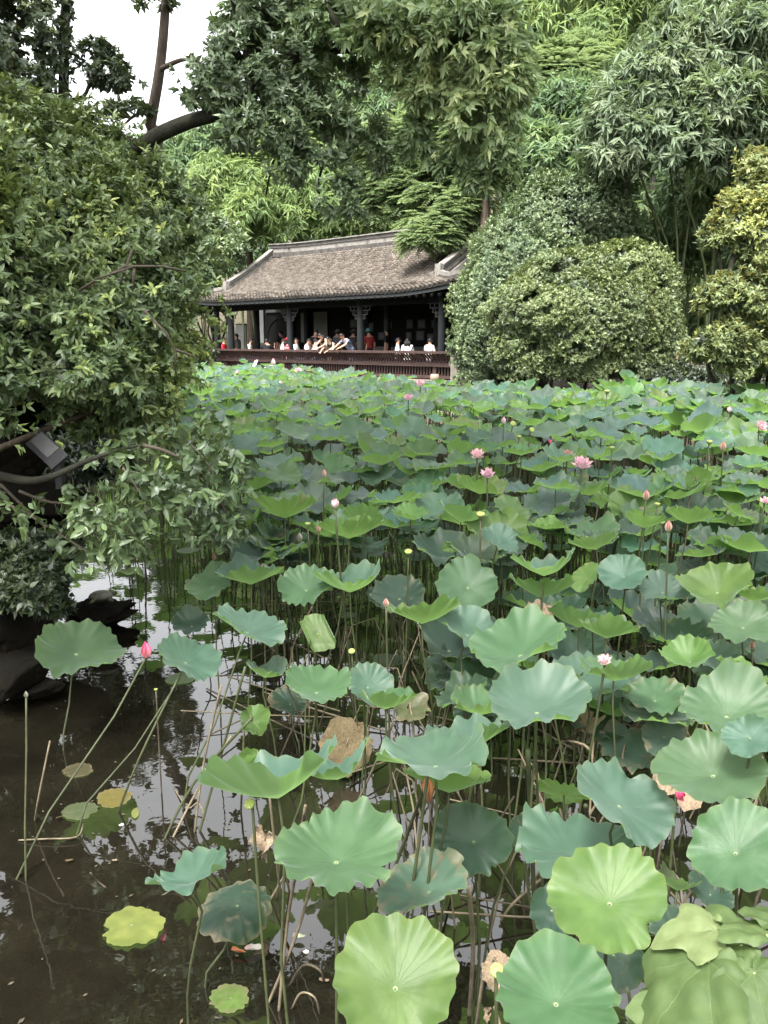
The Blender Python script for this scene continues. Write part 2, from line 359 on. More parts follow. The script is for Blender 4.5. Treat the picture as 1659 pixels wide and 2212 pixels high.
M['mud'] = rough_mat('pond_mud', (0.03, 0.026, 0.018), (0.06, 0.05, 0.035), 1.2, 0.9, 0.2)
M['soil'] = rough_mat('soil', (0.022, 0.02, 0.014), (0.06, 0.05, 0.03), 1.6, 0.95, 0.5, c3=(0.035, 0.05, 0.018))
M['stone'] = rough_mat('sandstone', (0.12, 0.09, 0.072), (0.23, 0.185, 0.15), 2.2, 0.85, 0.35, c3=(0.16, 0.14, 0.105))
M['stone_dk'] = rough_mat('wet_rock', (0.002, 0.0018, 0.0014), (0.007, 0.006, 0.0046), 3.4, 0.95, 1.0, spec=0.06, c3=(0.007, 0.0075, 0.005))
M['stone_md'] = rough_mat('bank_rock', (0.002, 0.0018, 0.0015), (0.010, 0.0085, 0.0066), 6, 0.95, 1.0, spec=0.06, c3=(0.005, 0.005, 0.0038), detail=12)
M['stone_lt'] = rough_mat('weathered_stone', (0.10, 0.09, 0.075), (0.2, 0.18, 0.15), 3.5, 0.85, 0.4)

def water_mat():
    m, nt, p, out = new_mat('pond_water')
    tc = nt.nodes.new('ShaderNodeTexCoord')
    nz = nt.nodes.new('ShaderNodeTexNoise'); nz.inputs['Scale'].default_value = 1.7; nz.inputs['Detail'].default_value = 8; nz.inputs['Roughness'].default_value = 0.62
    nt.links.new(tc.outputs['Object'], nz.inputs['Vector'])
    rp = ramp(nt, [(0.32, (0.005, 0.0044, 0.003)), (0.55, (0.0085, 0.0075, 0.0048)), (0.74, (0.014, 0.0125, 0.008))])
    nt.links.new(nz.outputs[0], rp.inputs[0]); nt.links.new(rp.outputs[0], p.inputs['Base Color'])
    p.inputs['Roughness'].default_value = 0.015; p.inputs['IOR'].default_value = 1.95
    n2 = nt.nodes.new('ShaderNodeTexNoise'); n2.inputs['Scale'].default_value = 5.5; n2.inputs['Detail'].default_value = 3
    nt.links.new(tc.outputs['Object'], n2.inputs['Vector'])
    b = nt.nodes.new('ShaderNodeBump'); b.inputs['Strength'].default_value = 0.06; b.inputs['Distance'].default_value = 0.02
    nt.links.new(n2.outputs[0], b.inputs['Height']); nt.links.new(b.outputs[0], p.inputs['Normal'])
    return m
M['water'] = water_mat()

# the ground is one sheet to the horizon with the pond dug into it and a wooded slope behind the pavilion
def pond_edge(a):
    return 0
pond_poly = [(-3.6, 1.9), (-3.2, 4.2), (-2.75, 5.4), (-2.95, 6.9), (-3.7, 9.0), (-5.3, 13.5), (-9.5, 20), (-13, 30), (-11.0, 40.5),
             tuple(PC + E * -9.9 + B * -0.6), tuple(PC + E * 5.3 + B * -0.6), tuple(PC + E * 30 + B * -0.9), (26, 2.0), (14, 1.35), (5, 1.3), (0, 1.35)]
PP = np.array(pond_poly)
def in_pond(P):
    x, y = P[:, 0], P[:, 1]; c = np.zeros(len(P), bool); j = len(PP) - 1
    for i in range(len(PP)):
        xi, yi = PP[i]; xj, yj = PP[j]
        c ^= ((yi > y) != (yj > y)) & (x < (xj - xi) * (y - yi) / (yj - yi + 1e-12) + xi); j = i
    return c
def pond_dist(P):
    d = np.full(len(P), 1e9)
    for i in range(len(PP)):
        a, b2 = PP[i], PP[(i + 1) % len(PP)]; ab = b2 - a
        t = np.clip(((P - a) @ ab) / (ab @ ab), 0, 1)
        d = np.minimum(d, np.linalg.norm(P - (a + t[:, None] * ab), axis=1))
    return d
gx = np.unique(np.concatenate([np.linspace(-300, -16, 30), np.arange(-16, 28, 0.35), np.linspace(28, 300, 30)]))
gy = np.unique(np.concatenate([np.linspace(-120, 0, 16), np.arange(0, 46, 0.35), np.linspace(46, 420, 46)]))
GX, GY = np.meshgrid(gx, gy); G2 = np.stack([GX.ravel(), GY.ravel()], 1)
inp = in_pond(G2); dd = pond_dist(G2)
def land_z(P):
    q = (P - PC) @ B
    z = np.full(len(P), 1.05)
    z += 0.5 * np.clip((q - 9) / 5, 0, 1) + np.clip(q - 12, 0, 60) * 0.42
    return z + 0.12 * snoise(np.c_[P, np.zeros(len(P))], 0.5, 3)
gz = np.where(inp, -0.55 * np.clip(dd / 0.7, 0, 1) - 0.05, land_z(G2) * np.clip(0.12 + dd / 0.9, 0, 1))
nx_, ny_ = len(gx), len(gy)
I = np.arange(nx_ * ny_).reshape(ny_, nx_)
Q = np.stack([I[:-1, :-1].ravel(), I[:-1, 1:].ravel(), I[1:, 1:].ravel(), I[1:, :-1].ravel()], 1)
link('ground', np_mesh('ground', np.c_[G2, gz], Q, mats=[M['soil']]), kind='structure')
def ground_z(x, y):
    P = np.array([[x, y]]); return float(-0.5 if in_pond(P)[0] else land_z(P)[0] * np.clip(0.12 + pond_dist(P)[0] / 0.9, 0, 1))
wb = MB(); wb.add([(-40, 0.6, 0), (40, 0.6, 0), (40, 60, 0), (-40, 60, 0)], [(0, 1, 2, 3)])
wb.build('pond_water', M['water'], kind='structure')

def rock_mesh(name, size, seed, mat, sub=5, amp=0.34):
    import bmesh
    bm = bmesh.new(); bmesh.ops.create_icosphere(bm, subdivisions=sub, radius=1.0)
    P = np.array([v.co[:] for v in bm.verts])
    r_ = np.random.default_rng(seed)
    f = 1 + amp * snoise(P, 1.5, seed) + amp * 0.4 * snoise(P, 4.0, seed + 1) + amp * 0.2 * snoise(P, 11, seed + 2) + amp * .1 * snoise(P, 24, seed + 3)
    Pn = P * f[:, None]
    for k in range(14):                      # chip flat faces
        n = nrm(r_.normal(size=3)); lim = r_.uniform(0.62, 0.9)
        d = Pn @ n; Pn = Pn - np.clip(d - lim, 0, None)[:, None] * n * 0.85
    Pn *= np.array(size)
    for v, p in zip(bm.verts, Pn): v.co = p
    me = bpy.data.meshes.new(name); bm.to_mesh(me); bm.free(); me.materials.append(mat)
    me.polygons.foreach_set('use_smooth', [True] * len(me.polygons)); return me
def rock(loc, size, seed, mat, label, rz=0.0, group='rocks of the shaded bank'):
    o = link('rock', rock_mesh('rock', size, seed, M[mat]), label=label, cat='rock', group=group)
    o.location = loc; o.rotation_euler = (0, 0, rz); return o
# the shaded bank at the water's edge, boulders piled (x, y in full-view pixels, distance)
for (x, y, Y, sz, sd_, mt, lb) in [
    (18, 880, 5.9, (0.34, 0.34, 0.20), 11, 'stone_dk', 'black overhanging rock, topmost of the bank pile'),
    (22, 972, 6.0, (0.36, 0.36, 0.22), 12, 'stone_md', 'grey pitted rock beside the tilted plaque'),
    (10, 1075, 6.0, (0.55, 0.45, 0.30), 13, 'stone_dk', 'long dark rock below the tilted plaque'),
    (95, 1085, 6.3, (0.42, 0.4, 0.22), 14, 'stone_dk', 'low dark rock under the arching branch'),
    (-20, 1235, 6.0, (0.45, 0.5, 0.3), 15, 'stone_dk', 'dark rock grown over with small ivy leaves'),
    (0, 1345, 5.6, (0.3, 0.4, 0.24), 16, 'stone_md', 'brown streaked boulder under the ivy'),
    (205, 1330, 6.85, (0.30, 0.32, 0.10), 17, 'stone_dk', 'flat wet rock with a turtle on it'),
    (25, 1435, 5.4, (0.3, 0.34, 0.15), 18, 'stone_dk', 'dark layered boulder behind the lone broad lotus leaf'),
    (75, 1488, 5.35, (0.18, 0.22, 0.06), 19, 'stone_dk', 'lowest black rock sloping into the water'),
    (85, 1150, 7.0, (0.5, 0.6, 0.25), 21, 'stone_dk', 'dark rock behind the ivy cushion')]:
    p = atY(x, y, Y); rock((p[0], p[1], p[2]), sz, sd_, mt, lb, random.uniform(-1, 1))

# tilted plaque on the bank
pq = empty('plaque', tuple(atY(102, 972, 5.15)), R(-8), label='dark tilted information plaque with a grey pane on the bank', cat='plaque')
q = Matrix.Rotation(R(52), 3, 'X') @ Matrix.Rotation(R(-38), 3, 'Z')
M['plaque'] = plain('plaque_dark', (0.02, 0.02, 0.022), 0.5); M['plaque_pane'] = plain('plaque_pane', (0.075, 0.075, 0.075), 0.45, 0.4)
mb = MB().box((0, 0, 0), (0.29, 0.13, 0.018), q); mb.build('board', M['plaque'], pq)
mb = MB().box(q @ Vector((-0.035, 0.012, 0.011)), (0.19, 0.09, 0.006), q); mb.build('pane', M['plaque_pane'], pq)
mb = MB().box((0.02, 0.09, -0.14), (0.045, 0.045, 0.24)); mb.build('post', M['plaque'], pq)

# bank wall and stone balustrade going on from the pavilion under the bushes
wall = empty('bank_wall', tuple(pw(5.4, -0.6)), PANG, label='old stone bank wall in the shade of the round bushes', cat='wall')
stone_variants = []
for k in range(4):
    mb = MB().box((0, 0, 0), (0.93, 0.3, 0.36), taper=0.985); me = mb.mesh('stone_block', M['stone']); stone_variants.append(me)
for r_i in range(4):
    for c in range(20):
        o = link('stone_block', stone_variants[(r_i + c) % 4], wall)
        o.location = (0.5 + c * 0.95 + (r_i % 2) * 0.45, random.uniform(-0.02, 0.02), -0.18 - r_i * 0.375)
        o.scale = (random.uniform(0.97, 1.0), 1, random.uniform(0.98, 1.0))
MB().box((9.9, 0.02, 0.05), (19.4, 0.42, 0.1)).build('coping', M['stone_lt'], wall)
MB().box((9.9, 0.06, -0.8), (19.2, 0.2, 1.5)).build('mortar_core', M['soil'], wall)
bal = empty('stone_balustrade', tuple(pw(5.05, -0.62)), PANG, label='low stone balustrade running under the bushes beside the pavilion', cat='balustrade')
for k in range(8):
    mb = MB().box((k * 2.0, 0, 0.36), (0.26, 0.26, 0.95)).box((k * 2.0, 0, 0.87), (0.30, 0.30, 0.07))
    mb.lathe([(0.12, 0.9), (0.145, 0.96), (0.12, 1.06), (0.02, 1.1)], (k * 2.0, 0, 0), 10)
    mb.build('balustrade_post', M['stone_lt'], bal)
    MB().box((k * 2.0 + 1.0, 0, 0.60), (1.74, 0.15, 0.13)).build('rail', M['stone_lt'], bal)
    MB().box((k * 2.0 + 1.0, 0, 0.24), (1.74, 0.11, 0.30)).build('stone_panel', M['stone_lt'], bal)

# ------------------------------------------------------------------ the pavilion
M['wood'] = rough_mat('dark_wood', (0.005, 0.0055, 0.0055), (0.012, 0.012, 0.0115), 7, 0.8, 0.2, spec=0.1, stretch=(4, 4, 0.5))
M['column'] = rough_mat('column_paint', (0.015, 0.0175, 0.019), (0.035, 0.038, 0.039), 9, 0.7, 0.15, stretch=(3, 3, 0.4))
M['redwood'] = rough_mat('red_brown_wood', (0.024, 0.013, 0.0115), (0.066, 0.038, 0.033), 6, 0.6, 0.2, stretch=(0.6, 4, 4))
M['plaster'] = rough_mat('ridge_plaster', (0.03, 0.027, 0.024), (0.19, 0.178, 0.16), 3.3, 0.85, 0.4, detail=12, c3=(0.10, 0.092, 0.082))
M['ridge_cap'] = rough_mat('ridge_cap', (0.025, 0.023, 0.021), (0.085, 0.078, 0.07), 5, 0.9, 0.5)
M['scroll'] = plain('scroll_paper', (0.17, 0.175, 0.175), 0.8)
M['picture'] = rough_mat('picture_paint', (0.05, 0.055, 0.055), (0.16, 0.16, 0.145), 3.5, 0.7, 0.0)
M['pale_wood'] = plain('pale_lattice', (0.06, 0.06, 0.058), 0.8)
M['pinkwall'] = plain('pink_wall', (0.34, 0.15, 0.12), 0.9)
M['grey_paint'] = plain('grey_paint', (0.07, 0.072, 0.072), 0.7)
def tile_mat(name, from_mesh):
    m, nt, p, out = new_mat(name)
    if from_mesh:
        at = nt.nodes.new('ShaderNodeAttribute'); at.attribute_name = 'tint'; f = at.outputs['Fac']
    else:
        oi = nt.nodes.new('ShaderNodeObjectInfo'); f = oi.outputs['Random']
    tc = nt.nodes.new('ShaderNodeTexCoord'); nz = nt.nodes.new('ShaderNodeTexNoise'); nz.inputs['Scale'].default_value = 3.0; nz.inputs['Detail'].default_value = 8
    nt.links.new(tc.outputs['Object'], nz.inputs['Vector'])
    g = math_n(nt, 'ADD', math_n(nt, 'MULTIPLY', f, 0.62), math_n(nt, 'MULTIPLY', nz.outputs[0], 0.5))
    rp = ramp(nt, [(0.15, (0.026, 0.022, 0.018)), (0.55, (0.075, 0.064, 0.053)), (0.95, (0.15, 0.13, 0.11))]); nt.links.new(g, rp.inputs[0])
    nt.links.new(rp.outputs[0], p.inputs['Base Color']); p.inputs['Roughness'].default_value = 0.9; p.inputs['Specular IOR Level'].default_value = 0.2
    return m
M['tile'] = tile_mat('roof_tile', False); M['tile_mass'] = tile_mat('roof_tile_field', True)

pav = empty('pavilion', tuple(pw(0, 0)), PANG, label='old timber waterside pavilion with a grey tiled hip roof above the lotus', cat='pavilion')
XL, XR = -10.25, 5.45                 # eave corners
GL, GR = -8.05, 3.9                 # ridge ends
# platform of stone blocks
plat = MB().box((-2.15, 3.6, -0.66), (15.0, 7.9, 1.2)).build('platform', M['soil'], pav)
for r_i in range(3):
    for c in range(17):
        o = link('stone_block', stone_variants[(r_i * 3 + c) % 4], plat)
        o.location = (-9.25 + c * 0.95 - (r_i % 2) * 0.4, -0.42 + random.uniform(-0.012, 0.012), -0.30 - r_i * 0.375)
        o.scale = (random.uniform(0.98, 1.005), 1, random.uniform(0.98, 1.0))
for c in range(8):
    o = MB().box((-8.75 + c * 1.9, -0.36, -0.055), (1.885, 0.55, 0.12)).build('coping_slab', M['stone'], plat)
MB().box((-2.15, 3.4, -0.03), (15.0, 7.2, 0.05)).build('floor', M['soil'], pav)
# columns, each on a stone drum
cols_front = [4.85, 3.9, 0.0, -4.05, -8.05, -9.1]
cyl = MB().lathe([(0.135, 0.0), (0.135, 1.5), (0.125, 3.05)], n=14).mesh('column', M['column'], True)
drm = MB().lathe([(0.17, 0.0), (0.2, 0.05), (0.2, 0.12), (0.165, 0.2)], n=14).mesh('column_base', M['stone'], True)
for xx in cols_front:
    o = link('column', cyl, pav); o.location = (xx, 0, 0.18); c = link('column_base', drm, o); c.location = (0, -0.0, -0.2)
for xx in (-9.1, -8.05, -4.05, 0.0, 3.9, 4.85):
    o = link('column', cyl, pav); o.location = (xx, 4.3, 0.18)
for xx, yy in ((-9.1, 2.2), (4.85, 2.2), (-1.15, 2.6)):
    o = link('column', cyl, pav); o.location = (xx, yy, 0.18)
# fretwork brackets under the beam
mb = MB()
for k in range(4):
    a = 0.12 + 0.12 * k
    mb.box((0.14 + a / 2, 0, 2.42 - 0.62 + 0.15 * k + 0.16), (a, 0.035, 0.03)); mb.box((0.14 + a, 0, 2.42 - 0.55 + 0.15 * k + 0.16), (0.03, 0.034, 0.16))
    mb.box((0.14 + a * .5, 0, 2.42 - 0.54 + 0.15 * k + 0.16), (0.025, 0.03, 0.12))
brk = mb.mesh('bracket', M['pale_wood'])
for xx in cols_front[1:5]:
    for s in (1, -1):
        if xx == 3.9 and s == 1: continue
        o = link('bracket', brk, pav); o.location = (xx, -0.02, 0.12); o.scale = (s, 1, 1)
# beams and the frieze
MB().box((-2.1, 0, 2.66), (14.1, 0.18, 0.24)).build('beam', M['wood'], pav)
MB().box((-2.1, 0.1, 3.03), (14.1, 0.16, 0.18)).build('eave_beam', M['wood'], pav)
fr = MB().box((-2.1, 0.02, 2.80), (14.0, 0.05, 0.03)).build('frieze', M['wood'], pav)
fm = MB().box((0, 0, 0), (0.05, 0.03, 0.15)).mesh('frieze_bar', M['pale_wood'])
for x0, n in ((-7.5, 9), (-6.55, 10), (-5.5, 7), (-3.3, 9), (-2.1, 10), (-0.95, 6), (0.7, 10), (1.95, 12)):
    for k in range(n):
        o = link('frieze_bar', fm, fr); o.location = (x0 + k * 0.095, -0.02, 2.86)
    o = link('frieze_bar', fm, fr); o.location = (x0 + n * 0.095 + 0.05, -0.02, 2.925); o.scale = (4, 1, 0.2)
# the leaning-back bench rail over the water
rail = empty('railing'); rail.parent = pav
MB().box((-2.35, -0.62, 0.92), (14.3, 0.11, 0.085)).build('top_rail', M['redwood'], rail)
MB().box((-2.1, -0.26, 0.50), (14.4, 0.36, 0.12)).build('seat_beam', M['redwood'], rail)
MB().box((-2.1, -0.30, 0.10), (14.2, 0.10, 0.10)).build('foot_rail', M['redwood'], rail)
MB().box((-2.1, -0.05, 0.54), (14.2, 0.40, 0.05)).build('bench_seat', M['redwood'], rail)
mb = MB()
prof = [(-0.36, 0.56), (-0.33, 0.63), (-0.36, 0.70), (-0.46, 0.77), (-0.55, 0.83), (-0.60, 0.885)]
for a, b_ in zip(prof[:-1], prof[1:]):
    p, q_ = Vector((0, a[0], a[1])), Vector((0, b_[0], b_[1])); d = q_ - p
    mb.box((p + q_) / 2, (0.045, 0.05, d.length * 1.1), d.to_track_quat('Z', 'X').to_matrix() @ Matrix.Rotation(R(90), 3, 'Z'))
slat = mb.mesh('slat', M['redwood'])
for k in range(108):
    o = link('slat', slat, rail); o.location = (-9.35 + k * 0.131, 0, 0)
bst = MB().box((0, -0.30, 0.295), (0.05, 0.05, 0.30)).mesh('baluster', M['redwood'])
for k in range(106):
    o = link('baluster', bst, rail); o.location = (-9.1 + k * 0.133, 0, 0)
pst = MB().box((0, -0.30, 0.22), (0.14, 0.15, 0.44)).mesh('rail_post', M['redwood'])
for xx in (-9.2, -8.05, -4.05, 0, 3.9, 4.95):
    o = link('rail_post', pst, rail); o.location = (xx + 0.02, 0, 0.02)
    o = link('drum_stone', drm, rail); o.location = (xx + 0.02, -0.34, 0.0); o.scale = (0.9, 0.8, 1)
# back wall, scrolls, pictures, round gate
YB = 4.45
def pbox(name, x0, y0, x1, y1, plane, thick, mat, parent=pav, **k):
    a, za = pav_at(x0, (y0 + y1) / 2, plane); b_, zb = pav_at(x1, (y0 + y1) / 2, plane)
    _, zt = pav_at((x0 + x1) / 2, y0, plane); _, zl = pav_at((x0 + x1) / 2, y1, plane)
    return MB().box(((a + b_) / 2, plane, (zt + zl) / 2), (abs(b_ - a), thick, zt - zl)).build(name, M[mat], parent, **k)
gxc, gzc = pav_at(918, 1132, YB); gx0, _ = pav_at(873, 1132, YB); gx1, _ = pav_at(963, 1132, YB); _, gzt = pav_at(918, 1037, YB)
gr = (gx1 - gx0) / 2; gzc = gzt - gr; print('gate', gxc, gr, gzc)
# wall with a round opening: ring of quads out to a rectangle
mb = MB(); n = 40; WL, WR, WB_, WT = -6.6, 5.0, 0.0, 3.3
vs = []
for k in range(n):
    a = 2 * math.pi * k / n; c_, s_ = math.cos(a), math.sin(a)
    vs.append((gxc + gr * c_, YB, gzc + gr * s_))
    t = min((1.35 / abs(c_)) if abs(c_) > 1e-6 else 9e9, ((WT - gzc) / s_) if s_ > 1e-6 else ((gzc - WB_) / -s_ if s_ < -1e-6 else 9e9))
    vs.append((gxc + t * c_, YB, gzc + t * s_))
mb.add(vs, [(2 * k, 2 * k + 1, (2 * k + 3) % (2 * n), (2 * k + 2) % (2 * n)) for k in range(n)])
mb.box(((gxc + 1.35 + WR) / 2, YB, 1.65), (WR - gxc - 1.35, 0.1, 3.3)); mb.box(((WL + gxc - 1.35) / 2, YB, 1.65), (gxc - 1.35 - WL, 0.1, 3.3))
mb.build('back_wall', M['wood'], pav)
mb = MB(); mb.tube([(gxc + gr * math.cos(2 * math.pi * k / n), YB - 0.05, gzc + gr * math.sin(2 * math.pi * k / n)) for k in range(n + 1)], 0.05, 5, False)
mb.build('round_gate', M['wood'], pav)
pbox('scroll', 835, 1007, 858, 1116, YB - 0.12, 0.03, 'scroll'); pbox('scroll', 980, 1018, 1003, 1114, YB - 0.12, 0.03, 'scroll')
pbox('scroll', 1022, 1015, 1066, 1112, YB - 0.12, 0.03, 'scroll'); pbox('lintel', 866, 1007, 934, 1017, YB - 0.12, 0.05, 'grey_paint')
for (x0, y0, x1, y1) in [(1322, 1081, 1341, 1106), (1355, 1077, 1381, 1108), (1391, 1086, 1413, 1108), (1324, 1040, 1345, 1069), (1360, 1040, 1386, 1069), (1250, 1046, 1276, 1070), (1192, 1050, 1216, 1076), (1405, 1042, 1422, 1066), (1232, 1082, 1252, 1106), (1140, 1040, 1172, 1066)]:
    f_ = pbox('picture', x0, y0, x1, y1, YB - 0.10, 0.03, 'grey_paint'); pbox('painted_sheet', x0 + 4, y0 + 4, x1 - 4, y1 - 4, YB - 0.125, 0.012, 'picture', f_)
pbox('counter', 1150, 1129, 1485, 1141, YB - 1.0, 0.25, 'grey_paint')
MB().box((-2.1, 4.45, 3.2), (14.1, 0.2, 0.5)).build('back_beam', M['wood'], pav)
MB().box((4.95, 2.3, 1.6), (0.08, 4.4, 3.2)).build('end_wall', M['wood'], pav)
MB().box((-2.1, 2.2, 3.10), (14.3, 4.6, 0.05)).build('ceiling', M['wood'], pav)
# things behind the openings
mb = MB(); a, za = pav_at(781, 1093, YB + 1.5); b_, _ = pav_at(812, 1093, YB + 1.5); _, zt = pav_at(800, 1058, YB + 1.5)
sc_ = empty('white_cabinet', tuple(pw((a + b_) / 2, YB + 1.5)), PANG, label='pale grey upright cabinet seen past the pavilion columns', cat='cabinet')
MB().box((-0.12, 0, zt / 2), (b_ - a - 0.24, 0.5, zt)).build('body', M['scroll'], sc_); MB().box(((b_ - a) / 2 - 0.14, 0.03, zt / 2), (0.24, 0.5, zt)).build('door', M['grey_paint'], sc_)
MB().box((0, 0, zt + 0.04), (b_ - a, 0.56, 0.05)).build('top', M['wood'], sc_)
a, _ = pav_at(895, 1090, YB + 2.2); b_, _ = pav_at(927, 1090, YB + 2.2); _, zt = pav_at(910, 1066, YB + 2.2)
pk = empty('pink_wall', tuple(pw((a + b_) / 2 + 0.5, YB + 2.2)), PANG, label='dull pink wall seen through the round gate', cat='wall')
MB().box((-0.5, 0, zt / 2), (b_ - a, 0.2, zt)).build('wall_face', M['pinkwall'], pk); MB().box((-0.5, 0, zt + 0.03), (b_ - a + 0.1, 0.3, 0.06)).build('wall_cap', M['ridge_cap'], pk)
gb = empty('bamboo_screen', tuple(pw(gxc, YB + 1.0)), PANG, label='row of bare bamboo poles standing in the round gate', cat='bamboo')
for k in range(11):
    xx = (-0.95 + k * 0.19) if k < 5 else (0.05 + (k - 5) * 0.17)
    MB().tube([(xx, 0, 0), (xx + random.uniform(-.06, .06), 0, 1.1), (xx + random.uniform(-.14, .14), 0, 2.3)], [0.035, 0.03, 0.02], 6).build('pole', M['dry_stalk'], gb)

# ---- roof
def zprof(y):                     # front slope, local height over the floor
    if y < 0: return 3.40 + 0.49 * y
    return 3.40 + 0.53 * y + 0.04 * y * y
YE, YR = -1.05, 2.45
def lift(x, y):                   # corners sweep up
    if y > 0: return 0.0
    u = max(0.0, (abs(x - (XL + XR) / 2) - 4.6) / 3.0)
    return 0.22 * u * u * min(1.0, -y / 1.0)
def xlim(y): return (GL, GR) if y >= 0 else (GL + (XL - GL) * (y / YE), GR + (XR - GR) * (y / YE))
roof = empty('roof'); roof.parent = pav
ys = [YE + (YR - YE) * k / 22 for k in range(23)]
mb = MB(); NXR = 48
for sgn in (1, -1):
    vs = []
    for y in ys:
        xa, xb = xlim(y)
        for k in range(NXR + 1):
            x = xa + (xb - xa) * k / NXR; yy = y if sgn > 0 else 2 * YR - y
            vs.append((x, yy, zprof(y) + lift(x, y) - 0.03))
    W_ = NXR + 1
    fs = [(i * W_ + k, i * W_ + k + 1, (i + 1) * W_ + k + 1, (i + 1) * W_ + k) for i in range(22) for k in range(NXR)]
    mb.add(vs, fs if sgn > 0 else [f[::-1] for f in fs])
for (xg, xe) in ((GL, XL), (GR, XR)):          # end skirts
    vs = []
    for i in range(7):
        f_ = i / 6; x = xg + (xe - xg) * f_; y0 = YE * f_; y1 = 2 * YR - YE * f_
        for k in range(13):
            y = y0 + (y1 - y0) * k / 12; yy = y if y < YR else 2 * YR - y
            vs.append((x, y, 3.40 + 0.49 * YE * f_ + lift(x, YE * f_) - 0.03))
    mb.add(vs, [(i * 13 + k, i * 13 + k + 1, (i + 1) * 13 + k + 1, (i + 1) * 13 + k) for i in range(6) for k in range(12)])
mb.build('roof_bed', rough_mat('pan_tile', (0.010, 0.009, 0.008), (0.03, 0.027, 0.024), 8, 0.9, 0.4), roof, smooth=True)
# cover tiles: round-backed, laid in columns up the slope
TP, TR, TL = 0.196, 0.062, 0.185
nseg = 5
def tile_geo():
    vs = []
    for (yy, rr, dz) in ((-0.02, TR * 1.06, 0.045), (TL, TR * 0.88, -0.004)):
        for k in range(nseg + 1):
            a = math.pi * k / nseg; vs.append((math.cos(a) * rr, yy, math.sin(a) * rr * 1.05 + dz))
    fs = [(k, k + 1, nseg + 2 + k, nseg + 1 + k) for k in range(nseg)]
    vs.append((0, -0.02, 0.0)); fs += [(k + 1, k, 2 * nseg + 2) for k in range(nseg)]
    return vs, fs
tv, tf = tile_geo(); tf3 = []
for f in tf: tf3 += [f] if len(f) == 3 else [(f[0], f[1], f[2]), (f[0], f[2], f[3])]
TV, TF = np.array(tv), np.array(tf3)
tme = bpy.data.meshes.new('roof_tile'); tme.from_pydata(tv, [], tf); tme.materials.append(M['tile'])
rows = []; y = YE; i = 0
while y < YR - 0.25:
    sl_ = (zprof(y + 0.05) - zprof(y)) / 0.05; ang = math.atan(sl_)
    rows.append((y, ang)); y += 0.155 * math.cos(ang)
ncol = int((XR - XL) / TP)
bigV, bigT, bigA = [], [], []; nb = 0; n_ind = 0
for ri, (y, ang) in enumerate(rows):
    xa, xb = xlim(y)
    for c in range(ncol + 1):
        x = XL + 0.04 + c * TP + random.uniform(-.008, .008)
        if x < xa - 0.02 or x > xb + 0.02: continue
        z = zprof(y) + lift(x, y) + random.uniform(0, .012); yaw = random.gauss(0, .035); an = ang + random.gauss(0.02, .03)
        if ri < 4 and n_ind < 300:
            o = link('roof_tile', tme, roof); o.location = (x, y, z); o.rotation_euler = (an, 0, yaw); n_ind += 1
        else:
            ca, sa = math.cos(an), math.sin(an); P = TV.copy()
            P = np.c_[P[:, 0], P[:, 1] * ca - P[:, 2] * sa, P[:, 1] * sa + P[:, 2] * ca]
            cy, sy_ = math.cos(yaw), math.sin(yaw); P = np.c_[P[:, 0] * cy - P[:, 1] * sy_, P[:, 0] * sy_ + P[:, 1] * cy, P[:, 2]]
            bigV.append(P + [x, y, z]); bigT.append(TF + nb); nb += len(TV); bigA.append(np.full(len(TV), rng.uniform(0.28, 0.85)))
# tiles of the left end skirt
for c in range(int((2 * YR - 2 * YE) / TP)):
    yy = YE + 0.05 + c * TP
    for k in range(9):
        f_ = 1 - k * 0.105
        if yy < YE * f_ + 0.02 or yy > 2 * YR - YE * f_ - 0.02: continue
        x = GL + (XL - GL) * f_; z = 3.40 + 0.49 * YE * f_ + lift(x, YE * f_)
        an = math.atan(0.49 * 1.05 / 1.55); ca, sa = math.cos(an), math.sin(an)
        P = np.c_[TV[:, 0], TV[:, 1] * ca - TV[:, 2] * sa, TV[:, 1] * sa + TV[:, 2] * ca]; P = np.c_[P[:, 1], -P[:, 0], P[:, 2]]
        bigV.append(P + [x, yy, z]); bigT.append(TF + nb); nb += len(TV); bigA.append(np.full(len(TV), rng.uniform(0.28, 0.85)))
link('tile_field', np_mesh('tile_field', np.concatenate(bigV), np.concatenate(bigT), {'tint': ('FLOAT', np.concatenate(bigA))}, smooth=False, mats=[M['tile_mass']]), roof, kind='stuff')
# eave board
mb = MB()
for k in range(40):
    x0, x1 = XL + (XR - XL) * k / 40, XL + (XR - XL) * (k + 1) / 40
    z0, z1 = zprof(YE) + lift(x0, YE) - 0.10, zprof(YE) + lift(x1, YE) - 0.10
    mb.add([(x0, YE + .05, z0 - .05), (x1, YE + .05, z1 - .05), (x1, YE + .05, z1 + .05), (x0, YE + .05, z0 + .05),
            (x0, YE + .14, z0 - .05), (x1, YE + .14, z1 - .05), (x1, YE + .14, z1 + .05), (x0, YE + .14, z0 + .05)],
           [(0, 1, 2, 3), (5, 4, 7, 6), (4, 5, 1, 0), (3, 2, 6, 7)])
mb.build('eave_board', M['column'], roof)
raf = MB().box((0, -0.5, 0), (0.07, 1.15, 0.07), Matrix.Rotation(math.atan(0.49), 3, 'X')).mesh('rafter', M['wood'])
for k in range(48):
    o = link('rafter', raf, roof); o.location = (-9.8 + k * 0.32, 0, 2.97)
